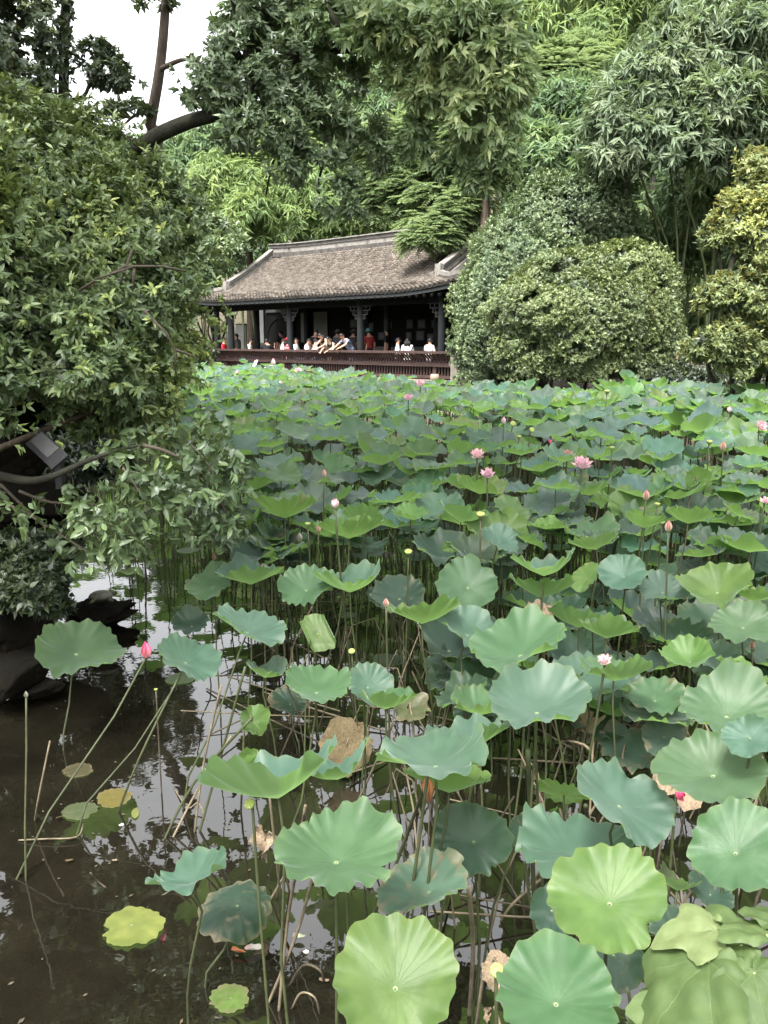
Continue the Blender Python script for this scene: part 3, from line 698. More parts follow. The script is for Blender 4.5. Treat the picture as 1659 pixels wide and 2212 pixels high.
# ridges
def ridge(path, hgt, wid, name, layers):
    o = None
    for (z0, z1, wf, mt) in layers:
        mb = MB(); n = len(path)
        vs = []
        for i, p in enumerate(path):
            t = (path[min(i + 1, n - 1)] - path[max(i - 1, 0)]); t.z = 0; t.normalize(); s = Vector((-t.y, t.x, 0)) * wid * wf / 2
            for sg, zz in ((-1, z0), (1, z0), (1, z1), (-1, z1)): vs.append(p + s * sg + Vector((0, 0, zz * hgt)))
        fs = []
        for i in range(n - 1):
            for k in range(4): fs.append((i * 4 + k, i * 4 + (k + 1) % 4, (i + 1) * 4 + (k + 1) % 4, (i + 1) * 4 + k))
        fs += [(3, 2, 1, 0), tuple((n - 1) * 4 + k for k in range(4))]
        mb.add(vs, fs)
        if o is None: o = mb.build(name, M[mt], roof)
        else: mb.build(name + '_course', M[mt], roof)
zr = zprof(YR)
L_main = [(-0.2, 0.22, 1.0, 'ridge_cap'), (0.22, 0.62, 0.78, 'plaster'), (0.63, 0.7, 1.0, 'ridge_cap'), (0.7, 0.94, 0.8, 'ridge_cap'), (0.945, 1.04, 1.1, 'plaster')]
ridge([Vector((GL - 0.1 + (GR - GL + 0.2) * k / 24, YR, zr + 0.10 * (abs(k - 12) / 12) ** 4)) for k in range(25)], 0.46, 0.34, 'main_ridge', L_main)
L_desc = [(-0.2, 0.2, 1.0, 'ridge_cap'), (0.2, 0.55, 0.8, 'plaster'), (0.56, 0.64, 1.0, 'ridge_cap'), (0.64, 0.88, 0.8, 'plaster'), (0.885, 1.0, 1.15, 'plaster')]
for xg in (GL, GR):
    ridge([Vector((xg, YR - 0.1 - (YR - 0.0) * k / 12, zprof(YR - 0.1 - YR * k / 12) + 0.02)) for k in range(13)], 0.42, 0.26, 'falling_ridge', L_desc)
    ridge([Vector((xg, YR + 0.1 + (YR - 0.0) * k / 6, zprof(YR - 0.1 - YR * k / 6) + 0.02)) for k in range(7)], 0.42, 0.26, 'falling_ridge', L_desc)
    MB().box((xg, -0.16, 3.42 + 0.13), (0.24, 0.2, 0.46)).build('ridge_end', M['plaster'], roof)
for (xg, xe) in ((GL, XL), (GR, XR)):
    ridge([Vector((xg + (xe - xg) * k / 10, -0.12 + (YE + 0.12) * k / 10, zprof(-0.12 + (YE + .12) * k / 10) + lift(xg + (xe - xg) * k / 10, YE * k / 10) + 0.05 * (k / 10) ** 3)) for k in range(11)], 0.26, 0.2, 'hip_ridge', [(-0.2, 0.5, 1.0, 'ridge_cap'), (0.5, 1.0, 0.85, 'plaster')])
# gable boards
for xg, sg in ((GL - 0.16, -1), (GR + 0.16, 1)):
    mb = MB(); top = zr + 0.1
    for s2 in (1, -1):
        pts = [(YR - s2 * (YR - 0.0) * k / 8, zprof(YR - YR * k / 8)) for k in range(9)]
        vs = [(xg + dx, y_, z_ + dz) for (y_, z_) in pts for dx, dz in ((-.03, -.34), (.03, -.34), (.03, .02), (-.03, .02))]
        mb.add(vs, [(i * 4 + k, i * 4 + (k + 1) % 4, i * 4 + 4 + (k + 1) % 4, i * 4 + 4 + k) for i in range(8) for k in range(4)])
    mb.build('gable_board', M['plaster'], roof)
    MB().add([(xg + .06 * -sg, 0.1, 3.4), (xg + .06 * -sg, 2 * YR - .1, 3.4), (xg + .06 * -sg, YR, zr - 0.05)], [(0, 1, 2)]).build('gable_wall', M['wood'], roof)
# fallen leaves lying on the tiles
lv = []
for k in range(420):
    x = random.gauss(0.2, 1.5); y = random.uniform(-0.4, 2.0)
    if k % 3 == 0: x = random.uniform(-7, 3.2); y = random.uniform(-1, 2.2)
    if not (GL + .3 < x < GR - .3): continue
    lv.append((x, y, zprof(y) + 0.085))
mb = MB()
for p in lv:
    a = random.uniform(0, 6.28); s = random.uniform(.05, .09); d = Vector((math.cos(a), math.sin(a), 0.5 * math.sin(a))) * s; e_ = Vector((-math.sin(a), math.cos(a), 0.5 * math.cos(a))) * s * .22
    P = Vector(p); mb.add([P - d, P + e_ + Vector((0, 0, .012)), P + d, P - e_], [(0, 1, 2, 3)])
mb.build('fallen_leaves', M['tan'], label='dry fallen bamboo leaves scattered on the roof tiles', kind='stuff', cat='leaf litter').matrix_world = Matrix.Translation(pw(0, 0)) @ Matrix.Rotation(PANG, 4, 'Z')

# two small tilted panels at the foot of the railing
for (px, py, wd, tilt, lb) in ((828, 1190, 0.32, 62, 'small white panel standing steeply tilted before the pavilion railing'), (868, 1196, 0.34, 14, 'small white panel lying nearly flat before the pavilion railing')):
    x_, z_ = pav_at(px, py, -1.3)
    o = empty('floodlight', tuple(pw(x_, -1.3, z_)), PANG, label=lb, cat='floodlight')
    MB().box((0, 0, 0), (wd, 0.46, 0.035), Matrix.Rotation(R(tilt), 3, 'X') @ Matrix.Rotation(R(-18), 3, 'Y')).build('face', plain('white_panel', (0.55, 0.57, 0.56), 0.5), o)
    MB().tube([(0, 0.03, -0.03), (0, 0.03, -z_ - FLOOR)], 0.02, 6).build('stake', M['column'], o)

# ------------------------------------------------------------------ people
SKIN = plain('skin', (0.46, 0.27, 0.19), 0.55, var=0.05); HAIR = plain('black_hair', (0.012, 0.010, 0.009), 0.45)
_cloth = {}
def cloth(c, stripe=None):
    key = (c, stripe)
    if key in _cloth: return _cloth[key]
    if stripe is None: m = plain('cloth', c, 0.85, 0.15, 0.08, 20)
    else:
        m, nt, p, out = new_mat('striped_cloth'); tc = nt.nodes.new('ShaderNodeTexCoord'); sx = nt.nodes.new('ShaderNodeSeparateXYZ')
        nt.links.new(tc.outputs['Object'], sx.inputs[0])
        s = math_n(nt, 'SINE', math_n(nt, 'MULTIPLY', sx.outputs[stripe[1]], stripe[2]))
        nt.links.new(mixc(nt, math_n(nt, 'GREATER_THAN', s, stripe[3]), c, stripe[0]), p.inputs['Base Color']); p.inputs['Roughness'].default_value = 0.85
    _cloth[key] = m; return m
def body(pose, head_dir=0.0, nod=0.0, arms=None, sex='m'):
    """joints in metres, facing +x; one skinned surface, fingers and face added to it"""
    k = 0.94 if sex == 'f' else 1.0; sw = 0.185 * (0.9 if sex == 'f' else 1.0)
    J = {}
    if pose == 'stand':
        pel, ch, nk, hd = (0, 0, .94), (0, 0, 1.36), (.01, 0, 1.50), (.03, 0, 1.60)
    elif pose == 'sit':
        pel, ch, nk, hd = (0, 0, .62), (-.03, 0, 1.03), (-.01, 0, 1.17), (.02, 0, 1.27)
    else:                                         # leaning over the rail on both arms
        pel, ch, nk, hd = (-.22, 0, .92), (.10, 0, 1.25), (.20, 0, 1.36), (.29, 0, 1.44)
    pel, ch, nk, hd = map(lambda t: Vector(t), (pel, ch, nk, hd))
    tilt = Matrix.Rotation(nod, 3, 'Y') @ Matrix.Identity(3)
    up = (hd - nk).normalized(); up = (Matrix.Rotation(head_dir, 3, 'Z') @ Matrix.Rotation(nod, 3, 'Y')) @ Vector((0.15, 0, 1)).normalized()
    hd = nk + up * .115; top = hd + up * .095
    V = [pel, (pel + ch) / 2, ch, nk, hd, top]; Ed = [(0, 1), (1, 2), (2, 3), (3, 4), (4, 5)]
    Rd = [(.125, .155), (.105, .135), (.115, .165), (.055, .055), (.085, .08), (.055, .055)]; G = ['t', 's', 's', 'k', 'k', 'k']
    fwd = Vector((1, 0, 0))
    hands = []
    for s in (1, -1):
        sh = ch + Vector((0, s * sw, .055)) + (nk - ch) * .15
        if pose == 'lean': el, wr = sh + Vector((.17, s * .07, -.17)), sh + Vector((.40, s * -.02, -.29))
        elif pose == 'sit': el, wr = sh + Vector((.06, s * .06, -.27)), sh + Vector((.28, s * -.04, -.36))
        else: el, wr = sh + Vector((-.01, s * .05, -.29)), sh + Vector((.06, s * .04, -.54))
        if arms and arms.get(s): el, wr = sh + Vector(arms[s][0]), sh + Vector(arms[s][1])
        hn = wr + (wr - el).normalized() * .07
        b = len(V); V += [sh, el, wr, hn]; Ed += [(2, b), (b, b + 1), (b + 1, b + 2), (b + 2, b + 3)]
        Rd += [(.062, .062), (.043, .043), (.028, .028), (.02, .036)]; G += ['s', 'a', 'k', 'k']; hands.append((wr, hn))
        hp = pel + Vector((0, s * .095, -.05))
        if pose == 'sit': kn, an, to = hp + Vector((.42, s * .04, .0)), hp + Vector((.44, s * .04, -.46)), hp + Vector((.58, s * .05, -.52))
        else: kn, an, to = hp + Vector((.02 if pose == 'stand' else .10, 0, -.41)), Vector((hp.x - (.0 if pose == 'stand' else -.02), hp.y + s * .01, .07)), Vector((hp.x + .17, hp.y + s * .03, .03))
        b = len(V); V += [hp, kn, an, to]; Ed += [(0, b), (b, b + 1), (b + 1, b + 2), (b + 2, b + 3)]
        Rd += [(.09, .09), (.06, .06), (.042, .042), (.035, .045)]; G += ['t', 't', 't', 'f']
    me = bpy.data.meshes.new('skeleton'); me.from_pydata([tuple(v) for v in V], Ed, [])
    o = bpy.data.objects.new('skeleton', me); col.objects.link(o)
    sk = o.modifiers.new('skin', 'SKIN'); sk.use_smooth_shade = True
    for i, r_ in enumerate(Rd): me.skin_vertices[0].data[i].radius = (r_[0] * k, r_[1] * k)
    me.skin_vertices[0].data[0].use_root = True
    ss = o.modifiers.new('sub', 'SUBSURF'); ss.levels = 1
    dg = bpy.context.evaluated_depsgraph_get(); out = bpy.data.meshes.new_from_object(o.evaluated_get(dg))
    bpy.data.objects.remove(o)
    return out, V, Ed, G, hands, hd, up, nk
def person(px, py, plane, pose, facing, label, shirt, legs, sex='m', hair='short', hat=None, head_dir=0.0, nod=0.0, arms=None, base_z=0.0, group='people in the pavilion', world=None, sleeve=True):
    if world is None:
        x, _ = pav_at(px, py, plane); loc = pw(x, plane, base_z); rz = PANG + facing
    else: loc, rz = Vector(world), facing
    root = empty('person', tuple(loc), rz, label=label, cat='person', group=group)
    me, V, Ed, G, hands, hd, up, nk = body(pose, head_dir, nod, arms, sex)
    for m in (SKIN, shirt, legs, cloth((0.03, 0.03, 0.03))): me.materials.append(m)
    n = len(me.vertices); co = np.empty(n * 3, np.float32); me.vertices.foreach_get('co', co); co = co.reshape(-1, 3)
    A = np.array([V[a] for a, b in Ed]); D = np.array([V[b] - V[a] for a, b in Ed]); dd_ = np.maximum((D * D).sum(1), 1e-9)
    idx = np.empty(len(me.polygons), np.int32)
    for i, p in enumerate(me.polygons):
        c = np.array(p.center); t = np.clip(((c - A) * D).sum(1) / dd_, 0, 1)
        j = int(np.argmin(((A + D * t[:, None] - c) ** 2).sum(1))); a, b = Ed[j]; g = G[a] + G[b]; tt = t[j]
        mi = 1
        if g in ('kk', 'ak'): mi = 0
        elif g == 'sk': mi = 1 if tt < .55 else 0
        elif g == 'sa': mi = 1 if (tt < .72 and sleeve) else 0
        elif g in ('tt',): mi = 2
        elif g == 'ts': mi = 2 if tt < .25 else 1
        elif g == 'tf': mi = 3
        idx[i] = mi
    me.polygons.foreach_set('material_index', idx); me.name = 'body'
    # face and fingers
    R3 = Matrix.Rotation(head_dir, 3, 'Z') @ Matrix.Rotation(nod, 3, 'Y')
    fw, sd_ = R3 @ Vector((1, 0, 0)), R3 @ Vector((0, 1, 0))
    mb = MB(); hc = hd + up * .02
    mb.tube([hc + fw * .07 + up * .02, hc + fw * .105 - up * .018, hc + fw * .08 - up * .03], [.008, .014, .008], 5)
    for s in (1, -1): mb.tube([hc + sd_ * s * .078 - up * .02, hc + sd_ * s * .088 + up * .015], [.010, .016], 5)
    for wr, hn in hands:
        d = (hn - wr).normalized(); sx_ = d.cross(Vector((0, 0, 1))).normalized(); dn = Vector((0, 0, -1))
        for q_, ln in ((-1.5, .058), (-.5, .07), (.5, .066), (1.5, .052)):
            p0 = hn + sx_ * q_ * .016; mb.tube([p0, p0 + d * ln * .5, p0 + d * ln * .8 + dn * .018], [.009, .008, .006], 4)
        mb.tube([wr + d * .03 + sx_ * .025, wr + d * .06 + sx_ * .055 + dn * .01, wr + d * .09 + sx_ * .055 + dn * .02], [.011, .009, .007], 4)
    b = len(me.vertices)
    bo = link('body', me, root)
    fo = mb.build('face_and_fingers', SKIN, root, smooth=True)
    mb = MB()
    for s in (1, -1): mb.lathe([(.003, -.006), (.011, 0), (.003, .006)], hc + fw * .082 + sd_ * s * .03 + up * .012, 6)
    mb.tube([hc + fw * .083 - sd_ * .02 - up * .055, hc + fw * .088 - up * .057, hc + fw * .083 + sd_ * .02 - up * .055], .005, 4)
    mb.build('eyes_and_mouth', cloth((0.06, 0.025, 0.02)), root)
    # hair: a cap round the back and top of the head
    mb = MB(); vs = []; NR, NA = 6, 12
    RM = Matrix((fw, sd_, up)).transposed()
    for i in range(NR + 1):
        ph = math.pi * 0.60 * i / NR
        for k_ in range(NA):
            a = 2 * math.pi * k_ / NA; f_ = math.cos(a)
            p_ = ph * (0.62 if f_ > .3 else (0.85 if f_ > -.2 else 1.12))
            rr = .102
            vs.append(hc + RM @ Vector((math.sin(p_) * math.cos(a) * rr * 1.03 - .008, math.sin(p_) * math.sin(a) * rr * .93, math.cos(p_) * rr * 1.06 + .008)))
    mb.add(vs, [(i * NA + k_, i * NA + (k_ + 1) % NA, (i + 1) * NA + (k_ + 1) % NA, (i + 1) * NA + k_) for i in range(NR) for k_ in range(NA)])
    if hair == 'long':
        for s in (-1.5, -.75, 0, .75, 1.5): mb.tube([hc - fw * .075 + sd_ * s * .045, hc - fw * .10 + sd_ * s * .055 - Vector((0, 0, .13)), hc - fw * .085 + sd_ * s * .055 - Vector((0, 0, .30))], [.03, .036, .014], 6)
    if hair == 'tail': mb.tube([hc - fw * .09 + up * .03, hc - fw * .15, hc - fw * .13 - Vector((0, 0, .2))], [.025, .03, .01], 6)
    mb.build('hair', HAIR, root, smooth=True)
    if hat is not None:
        mb = MB(); rot = RM
        mb.lathe([(.185, .005), (.18, .018), (.105, .035), (.10, .085), (.07, .12), (.01, .128)], hc + up * .03, 14, rot=rot)
        mb.build('hat', hat, root, smooth=True)
    return root
WH, BK = cloth((0.62, 0.62, 0.6)), cloth((0.014, 0.014, 0.016))
JN, KH = cloth((0.05, 0.06, 0.09)), cloth((0.2, 0.16, 0.11))
IN, OUT = R(90), R(-90)          # facing into the building / out to the pond
SB = -0.10
person(729, 1107, SB, 'sit', R(35), 'boy in a red T-shirt seated sideways at the far end of the railing', cloth((0.5, 0.02, 0.03)), JN)
person(772, 1112, 1.6, 'stand', R(200), 'person in a pale grey top half hidden behind the corner column', cloth((0.3, 0.31, 0.31)), KH, base_z=-0.12)
person(815, 1120, SB, 'sit', R(40), 'woman with a ponytail and pale grey top seated with her back to the water', cloth((0.48, 0.45, 0.44)), JN, 'f', 'tail', nod=.2)
person(869, 1112, SB, 'sit', R(125), 'man in a black T-shirt raising a phone to his face', BK, KH, arms={1: ((.12, .1, -.2), (.3, 0, .02)), -1: ((.12, -.1, -.2), (.32, -.05, 0.03))})
person(915, 1097, 2.6, 'stand', R(180), 'dark haired person in black standing before the round gate', BK, BK)
person(921, 1122, SB, 'sit', R(50), 'person in a white T-shirt seated beside the red hat', WH, JN, nod=.25)
person(934, 1118, SB + .05, 'sit', R(70), 'woman in a red and white patterned sun hat and top', cloth((0.62, 0.3, 0.3), ((0.5, 0.04, 0.06), 2, 60.0, 0.0)), WH, 'f', 'long', hat=cloth((0.55, 0.06, 0.08)), nod=.2)
person(966, 1114, SB, 'sit', R(30), 'young woman in white turning her face to the pond', WH, JN, 'f', 'long', head_dir=R(-75))
person(1003, 1124, SB, 'sit', R(25), 'dark haired man in plain white leaning low behind the rail', WH, JN, nod=.35)
person(1028, 1119, SB, 'sit', R(60), 'man in a white top with fine blue stripes seated with his back turned', cloth((0.6, 0.6, 0.62), ((0.1, 0.13, 0.35), 2, 130.0, 0.3)), JN)
person(1027, 1092, 0.55, 'stand', R(-20), 'man in black standing and looking down behind the seated row', BK, JN, nod=.5)
person(1062, 1092, -0.18, 'lean', R(-90), 'long haired woman in a beige top leaning on the railing', cloth((0.46, 0.36, 0.26)), KH, 'f', 'long', nod=.45, head_dir=R(-15))
person(1084, 1107, -0.20, 'lean', R(-85), 'woman in a dark striped blouse bending over the railing', cloth((0.05, 0.045, 0.04), ((0.5, 0.45, 0.38), 1, 110.0, 0.25)), BK, 'f', 'long', nod=.35, base_z=-0.13)
person(1133, 1095, -0.20, 'lean', R(-100), 'man in a navy checked shirt propped on the railing looking down', cloth((0.05, 0.07, 0.14), ((0.4, 0.43, 0.5), 2, 120.0, 0.55)), JN, nod=.55, head_dir=R(10))
person(1202, 1095, 1.7, 'stand', R(150), 'person in a teal sun hat and dark red top inside the pavilion', cloth((0.22, 0.03, 0.03)), BK, 'f', hat=cloth((0.10, 0.27, 0.28)))
person(1262, 1098, 2.0, 'stand', R(200), 'long haired figure in dark clothes by the pictures', BK, BK, 'f', 'long')
person(1150, 1098, 2.9, 'stand', R(100), 'figure in a dark hat before the picture wall', cloth((0.05, 0.05, 0.05)), BK, hat=cloth((0.09, 0.09, 0.085)))
person(1098, 1096, 2.9, 'stand', R(95), 'dim figure in grey near the tall scrolls', cloth((0.12, 0.12, 0.12)), BK, hat=cloth((0.12, 0.12, 0.11)))
person(1296, 1120, SB, 'sit', R(40), 'broad man in a bright white T-shirt with his back to the water', WH, BK)
person(1327, 1120, SB, 'sit', R(120), 'long haired woman in a white top beside the broad man', WH, BK, 'f', 'long', nod=.2)
person(1399, 1118, SB, 'sit', R(85), 'crop haired man in an off-white shirt at the near end of the bench', cloth((0.48, 0.45, 0.44)), JN, nod=.15)
for (x, y, Y, fc, lb, sh, lg) in ((1400, 775, 21.3, 2.4, 'person in a black and white top with a red bag behind the round bush', cloth((0.5, 0.5, 0.5), ((0.02, 0.02, 0.02), 2, 40., 0.0)), BK),
                           (1449, 788, 21.5, 3.6, 'person in a blue striped top behind the bush', cloth((0.5, 0.5, 0.55), ((0.06, 0.08, 0.2), 2, 90., 0.2)), BK),
                           (1592, 778, 19.6, 3.0, 'person in a white shirt and black trousers past the yellow tree', WH, BK)):
    p = atY(x, y, Y); person(0, 0, 0, 'stand', fc, lb, sh, lg, world=(p[0], p[1], 1.05), group='people on the bank path')

# turtle on the flat rock
tp = atY(218, 1287, 6.75)
tt = empty('turtle', (tp[0], tp[1], tp[2] - 0.03), R(20), label='small dark turtle basking on the flat wet rock', cat='turtle')
mb = MB()
mb.tube([(-.10, 0, .012), (-.06, 0, .02), (.05, 0, .022), (.085, 0, .035), (.115, 0, .045), (.135, 0, .045)], [.006, .05, .05, .018, .02, .008], 8)
for sx_, sy_ in ((.05, 1), (.05, -1), (-.05, 1), (-.05, -1)): mb.tube([(sx_, sy_ * .04, .02), (sx_ + .02 * (1 if sx_ > 0 else -1), sy_ * .085, .012), (sx_ + .045 * (1 if sx_ > 0 else -1), sy_ * .095, .004)], [.02, .016, .010], 6)
mb.build('body', rough_mat('turtle_skin', (0.05, 0.055, 0.03), (0.1, 0.1, 0.06), 30, 0.6, 0.3), tt, smooth=True)
mb = MB().lathe([(.085, 0.015), (.09, .025), (.078, .05), (.05, .068), (.01, .075)], n=16, sx=1.15, sy=0.9)
mb.build('shell', rough_mat('turtle_shell', (0.07, 0.07, 0.055), (0.17, 0.165, 0.13), 22, 0.5, 0.5), tt, smooth=True)

# ------------------------------------------------------------------ lotus
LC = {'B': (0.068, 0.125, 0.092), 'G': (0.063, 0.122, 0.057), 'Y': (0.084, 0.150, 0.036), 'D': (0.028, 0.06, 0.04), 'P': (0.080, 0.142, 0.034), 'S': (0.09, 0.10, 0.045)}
def lotus_geo(seed, nr, na, cup=0.25, wave=0.1, ripple=0.05, curl=0.0, droop=0.0, squash=1.0, ragged=0.0, fold=0.0):
    r_ = np.random.default_rng(seed); ph = r_.uniform(0, 6.28, 12)
    rho = (np.arange(1, nr + 1) / nr) ** 0.85; th = np.arange(na) * 2 * np.pi / na
    RH, TH = np.meshgrid(rho, th, indexing='ij')
    k3 = r_.integers(15, 24)
    out = 1 + 0.07 * np.sin(TH + ph[5]) + 0.06 * np.sin(2 * TH + ph[0]) + 0.035 * np.sin(3 * TH + ph[1]) + 0.02 * np.sin(7 * TH + ph[2])
    out += 0.04 * np.sin(13 * TH + ph[3]) * np.sin(2 * TH + ph[4]) + .018 * np.sin(k3 * TH + ph[8] + .8 * np.sin(4 * TH + ph[1])) + ragged * (0.5 * np.sin(5 * TH + ph[5]) + 0.35 * np.sin(9 * TH + ph[6]) + 0.3 * np.sin(16 * TH + ph[7]))
    out -= r_.uniform(.05, .22) * np.exp(-((np.angle(np.exp(1j * (TH - ph[8])))) / r_.uniform(.07, .2)) ** 2) * (RH ** 6)
    if r_.random() < .4: out -= r_.uniform(.1, .3) * np.exp(-((np.angle(np.exp(1j * (TH - ph[2])))) / .05) ** 2) * (RH ** 4)      # the small notch at the rim
    rr = RH * (1 + (out - 1) * RH ** 2)
    z = cup * RH ** 1.7 - 0.05 * np.exp(-(RH / 0.12) ** 2)
    z += wave * RH ** 2.3 * (0.75 * np.sin(2 * TH + ph[9]) + 0.6 * np.sin(3 * TH + ph[10]) + 0.5 * np.sin(5 * TH + ph[11]))
    amp = 0.5 + 0.5 * np.sin(2 * TH + ph[1]); k1, k2 = r_.integers(8, 14), r_.integers(15, 23); ripple = ripple * 1.35
    z += ripple * RH ** 5.0 * (np.sin(k1 * TH + ph[2] + .8 * np.sin(2 * TH + ph[5])) * amp + 0.7 * np.sin(k2 * TH + ph[6] + 1.1 * np.sin(3 * TH + ph[3])) * (1 - amp * .5))
    side = RH * np.cos(TH - ph[7]); z += r_.uniform(.1, .9) * np.clip(side - .35, 0, None) ** 1.6 * cup * 2.2      # one side stands higher
    side = RH * np.cos(TH - ph[4]); z -= r_.uniform(0, .8) * np.clip(side - .5, 0, None) ** 1.5 * .6             # another droops
    z -= droop * RH ** 3 + 0.009 * RH * (1 - np.abs(np.sin(10.5 * TH + .3 * np.sin(3 * TH)))) ** 3
    X, Y = rr * np.cos(TH) * squash, rr * np.sin(TH)
    if curl:                                           # two sides rolled in, as young leaves are
        e = np.clip(np.abs(X) - 0.42, 0, None); X = np.sign(X) * (np.minimum(np.abs(X), 0.42) + 0.18 * np.sin(np.minimum(e * 5.5, 2.6))); z = z + 0.2 * (1 - np.cos(np.minimum(e * 5.5, 4.0))) * curl
    if fold: z = z + fold * np.abs(X)
    V = np.concatenate([[[0, 0, -0.05]], np.stack([X.ravel(), Y.ravel(), z.ravel()], 1)])
    UV = np.concatenate([[[0, 0]], np.stack([(RH * np.cos(TH)).ravel(), (RH * np.sin(TH)).ravel()], 1)])
    k = np.arange(na); k2 = (k + 1) % na; T = [np.stack([np.zeros(na, int), 1 + k, 1 + k2], 1)]
    for i in range(nr - 1):
        a, b = 1 + i * na, 1 + (i + 1) * na
        T += [np.stack([a + k, b + k, b + k2], 1), np.stack([a + k, b + k2, a + k2], 1)]
    return V, np.concatenate(T), UV
def basis(n, spin):
    n = Vector(n).normalized(); q_ = n.to_track_quat('Z', 'Y'); return q_ @ Quaternion((0, 0, 1), spin)
used_labels = set()
def leaf_thing(pos, r, n, spin, me, colr, label, group='lotus leaves on their stalks', mat='lotus', stalk_to=None, h=None, srad=None, smat='stalk'):
    root = empty('lotus_leaf', (pos[0], pos[1], 0), label=label, cat='lotus leaf', group=group)
    o = link('blade', me, root); o.location = (0, 0, pos[2]); o.rotation_mode = 'QUATERNION'; o.rotation_quaternion = basis(n, spin); o.scale = (r, r, r)
    if len(me.materials) == 0: me.materials.append(M[mat])
    o.color = (*colr, 1)
    bx, by = stalk_to if stalk_to is not None else (random.gauss(0, .09), random.gauss(0, .09))
    nv = Vector(n).normalized(); top = Vector((0, 0, pos[2])) - nv * 0.045 * r
    mid = Vector((bx * .45, by * .45, pos[2] * .5)) - nv * .02 + Vector((random.gauss(0, .015), random.gauss(0, .015), 0))
    pts = [Vector((bx, by, -.12)), Vector((bx * .85, by * .85, pos[2] * .2)), mid, top - nv * .12 * min(1, r * 4) + (mid - top) * .08, top]
    P = []
    for i in range(len(pts) - 1):
        for t in (0, .5): P.append(pts[i].lerp(pts[i + 1], t))
    P.append(top)
    sr = srad if srad else 0.0048 + 0.005 * r
    MB().tube(P, [sr * (1.05 - .3 * i / len(P)) for i in range(len(P))], 6).build('stalk', M[smat], root, smooth=True)
    return root
def fg(x0, y0, x1, y1, h, typ, style, label, roll=0.0, mat='lotus', tau=None, geo=None, stalk=None, k=1.0, smat='stalk', name=None):
    pc = atZ((x0 + x1) / 2, (y0 + y1) / 2, h); _, _, dep = proj(pc)
    r = (x1 - x0) / 2 * dep / F
    d = pc - [0, 0, H]; el = math.atan2(-d[2], math.hypot(d[0], d[1])); hz = Vector((-d[0], -d[1], 0)).normalized(); rt = Vector((-hz.y, hz.x, 0)) * -1
    if rt.x < 0: rt = -rt
    asp = min(0.97, (y1 - y0) / (x1 - x0) * k)
    seed = int(x0 * 7 + y0 * 13) % 99991
    g = dict(cup=0.27, wave=0.10, ripple=0.06)
    if mat == 'lotus' and seed % 5 == 0 and typ != 'P' and x1 - x0 < 200: mat = 'lotus_worn'
    if style == 'f': t = math.asin(asp) - el
    elif style == 'c': t = R(-13); g = dict(cup=0.48, wave=0.11, ripple=0.07)
    elif style == 'u': t = R(-20); g = dict(cup=0.48, wave=0.08, ripple=0.06)
    else: t = math.asin(asp) - el
    if tau is not None: t = R(tau)
    if geo: g.update(geo)
    n = Vector((0, 0, 1)) * math.cos(t) + hz * math.sin(t) + rt * math.sin(R(roll))
    V, T, UV = lotus_geo(seed, 12, 84, **g)
    me = np_mesh('lotus_blade', V, T, uv=UV, mats=[M[mat]])
    if style == 'c': r *= 1.06; pc = pc - np.array([0, 0, r * .16])
    if style == 'u': r *= 1.08; pc = pc - np.array([0, 0, r * .14])
    jit = 1 + (np.random.default_rng(seed).random(3) - .5) * .14
    return leaf_thing(pc, r, n, (seed % 628) / 100, me, tuple(np.array(LC[typ]) * jit), label, mat=mat, stalk_to=stalk, smat=smat)

SK = None
fg(70, 1352, 260, 1470, 0.55, 'G', 'f', 'lone broad green lotus leaf held out over dark water before the bank boulders', roll=14, stalk=(-.05, -.22))
fg(328, 1382, 475, 1478, 0.72, 'B', 'f', 'blue-green lotus leaf just beside the deep pink bud over the pale reflection', roll=20, stalk=(-.5, -.55), k=.85)
fg(372, 1328, 455, 1375, 0.5, 'D', 'f', 'small dark lotus leaf peeping out behind the one beside the deep pink bud', roll=-8)
fg(458, 1316, 612, 1412, 0.9, 'B', 'f', 'blue-grey lotus leaf sloping down on a bundle of leaning stalks', roll=24, geo=dict(cup=.3), stalk=(-.35, -.3), k=.75)
fg(405, 1235, 510, 1300, 0.9, 'G', 'f', 'sunlit green lotus leaf at the outer edge of the bed under the hanging branch', roll=-12)
fg(478, 1215, 606, 1283, 1.0, 'B', 'c', 'cupped blue-green lotus leaf overlapping the sunlit one at the outer edge of the bed')
fg(598, 1232, 724, 1316, 1.0, 'G', 'f', 'pale green crinkled lotus leaf between two cupped ones, with a sunken middle', geo=dict(wave=.12, ripple=.08))
fg(684, 1215, 828, 1314, 1.05, 'B', 'c', 'large cupped lotus leaf with a bright green lip turned up towards the water')
fg(800, 1255, 925, 1330, 0.75, 'D', 'f', 'dark shaded lotus leaf behind the slim red bud')
fg(790, 1272, 868, 1325, 0.6, 'D', 'f', 'second dark leaf low down behind the slim red bud', roll=12)
fg(943, 1210, 1078, 1328, 1.05, 'G', 'f', 'round green lotus leaf facing out like a plate, notched at the top', roll=6)
fg(640, 1325, 732, 1412, 0.85, 'P', 'f', 'young pale lotus leaf with both sides rolled inward like a trough', geo=dict(cup=.05, wave=.03, curl=1.0, ripple=.03), k=.95)
fg(838, 1302, 985, 1364, 1.0, 'Y', 'u', 'bright green underside of a bowl shaped lotus leaf beside the slim red bud')
fg(940, 1322, 1080, 1418, 0.9, 'B', 'f', 'blue-grey lotus leaf sloping away below the round plate-like one', roll=22, k=.8)
fg(1108, 1198, 1242, 1262, 1.22, 'B', 'c', 'blue-green lotus leaf resting just above a wide yellow-green underside')
fg(1102, 1240, 1238, 1316, 1.05, 'Y', 'u', 'wide yellow-green underside with dark veins above the pinkish tan leaf')
fg(1232, 1222, 1304, 1280, 1.05, 'Y', 'f', 'small yellow lotus leaf standing on edge behind the crowded right bed', roll=-30)
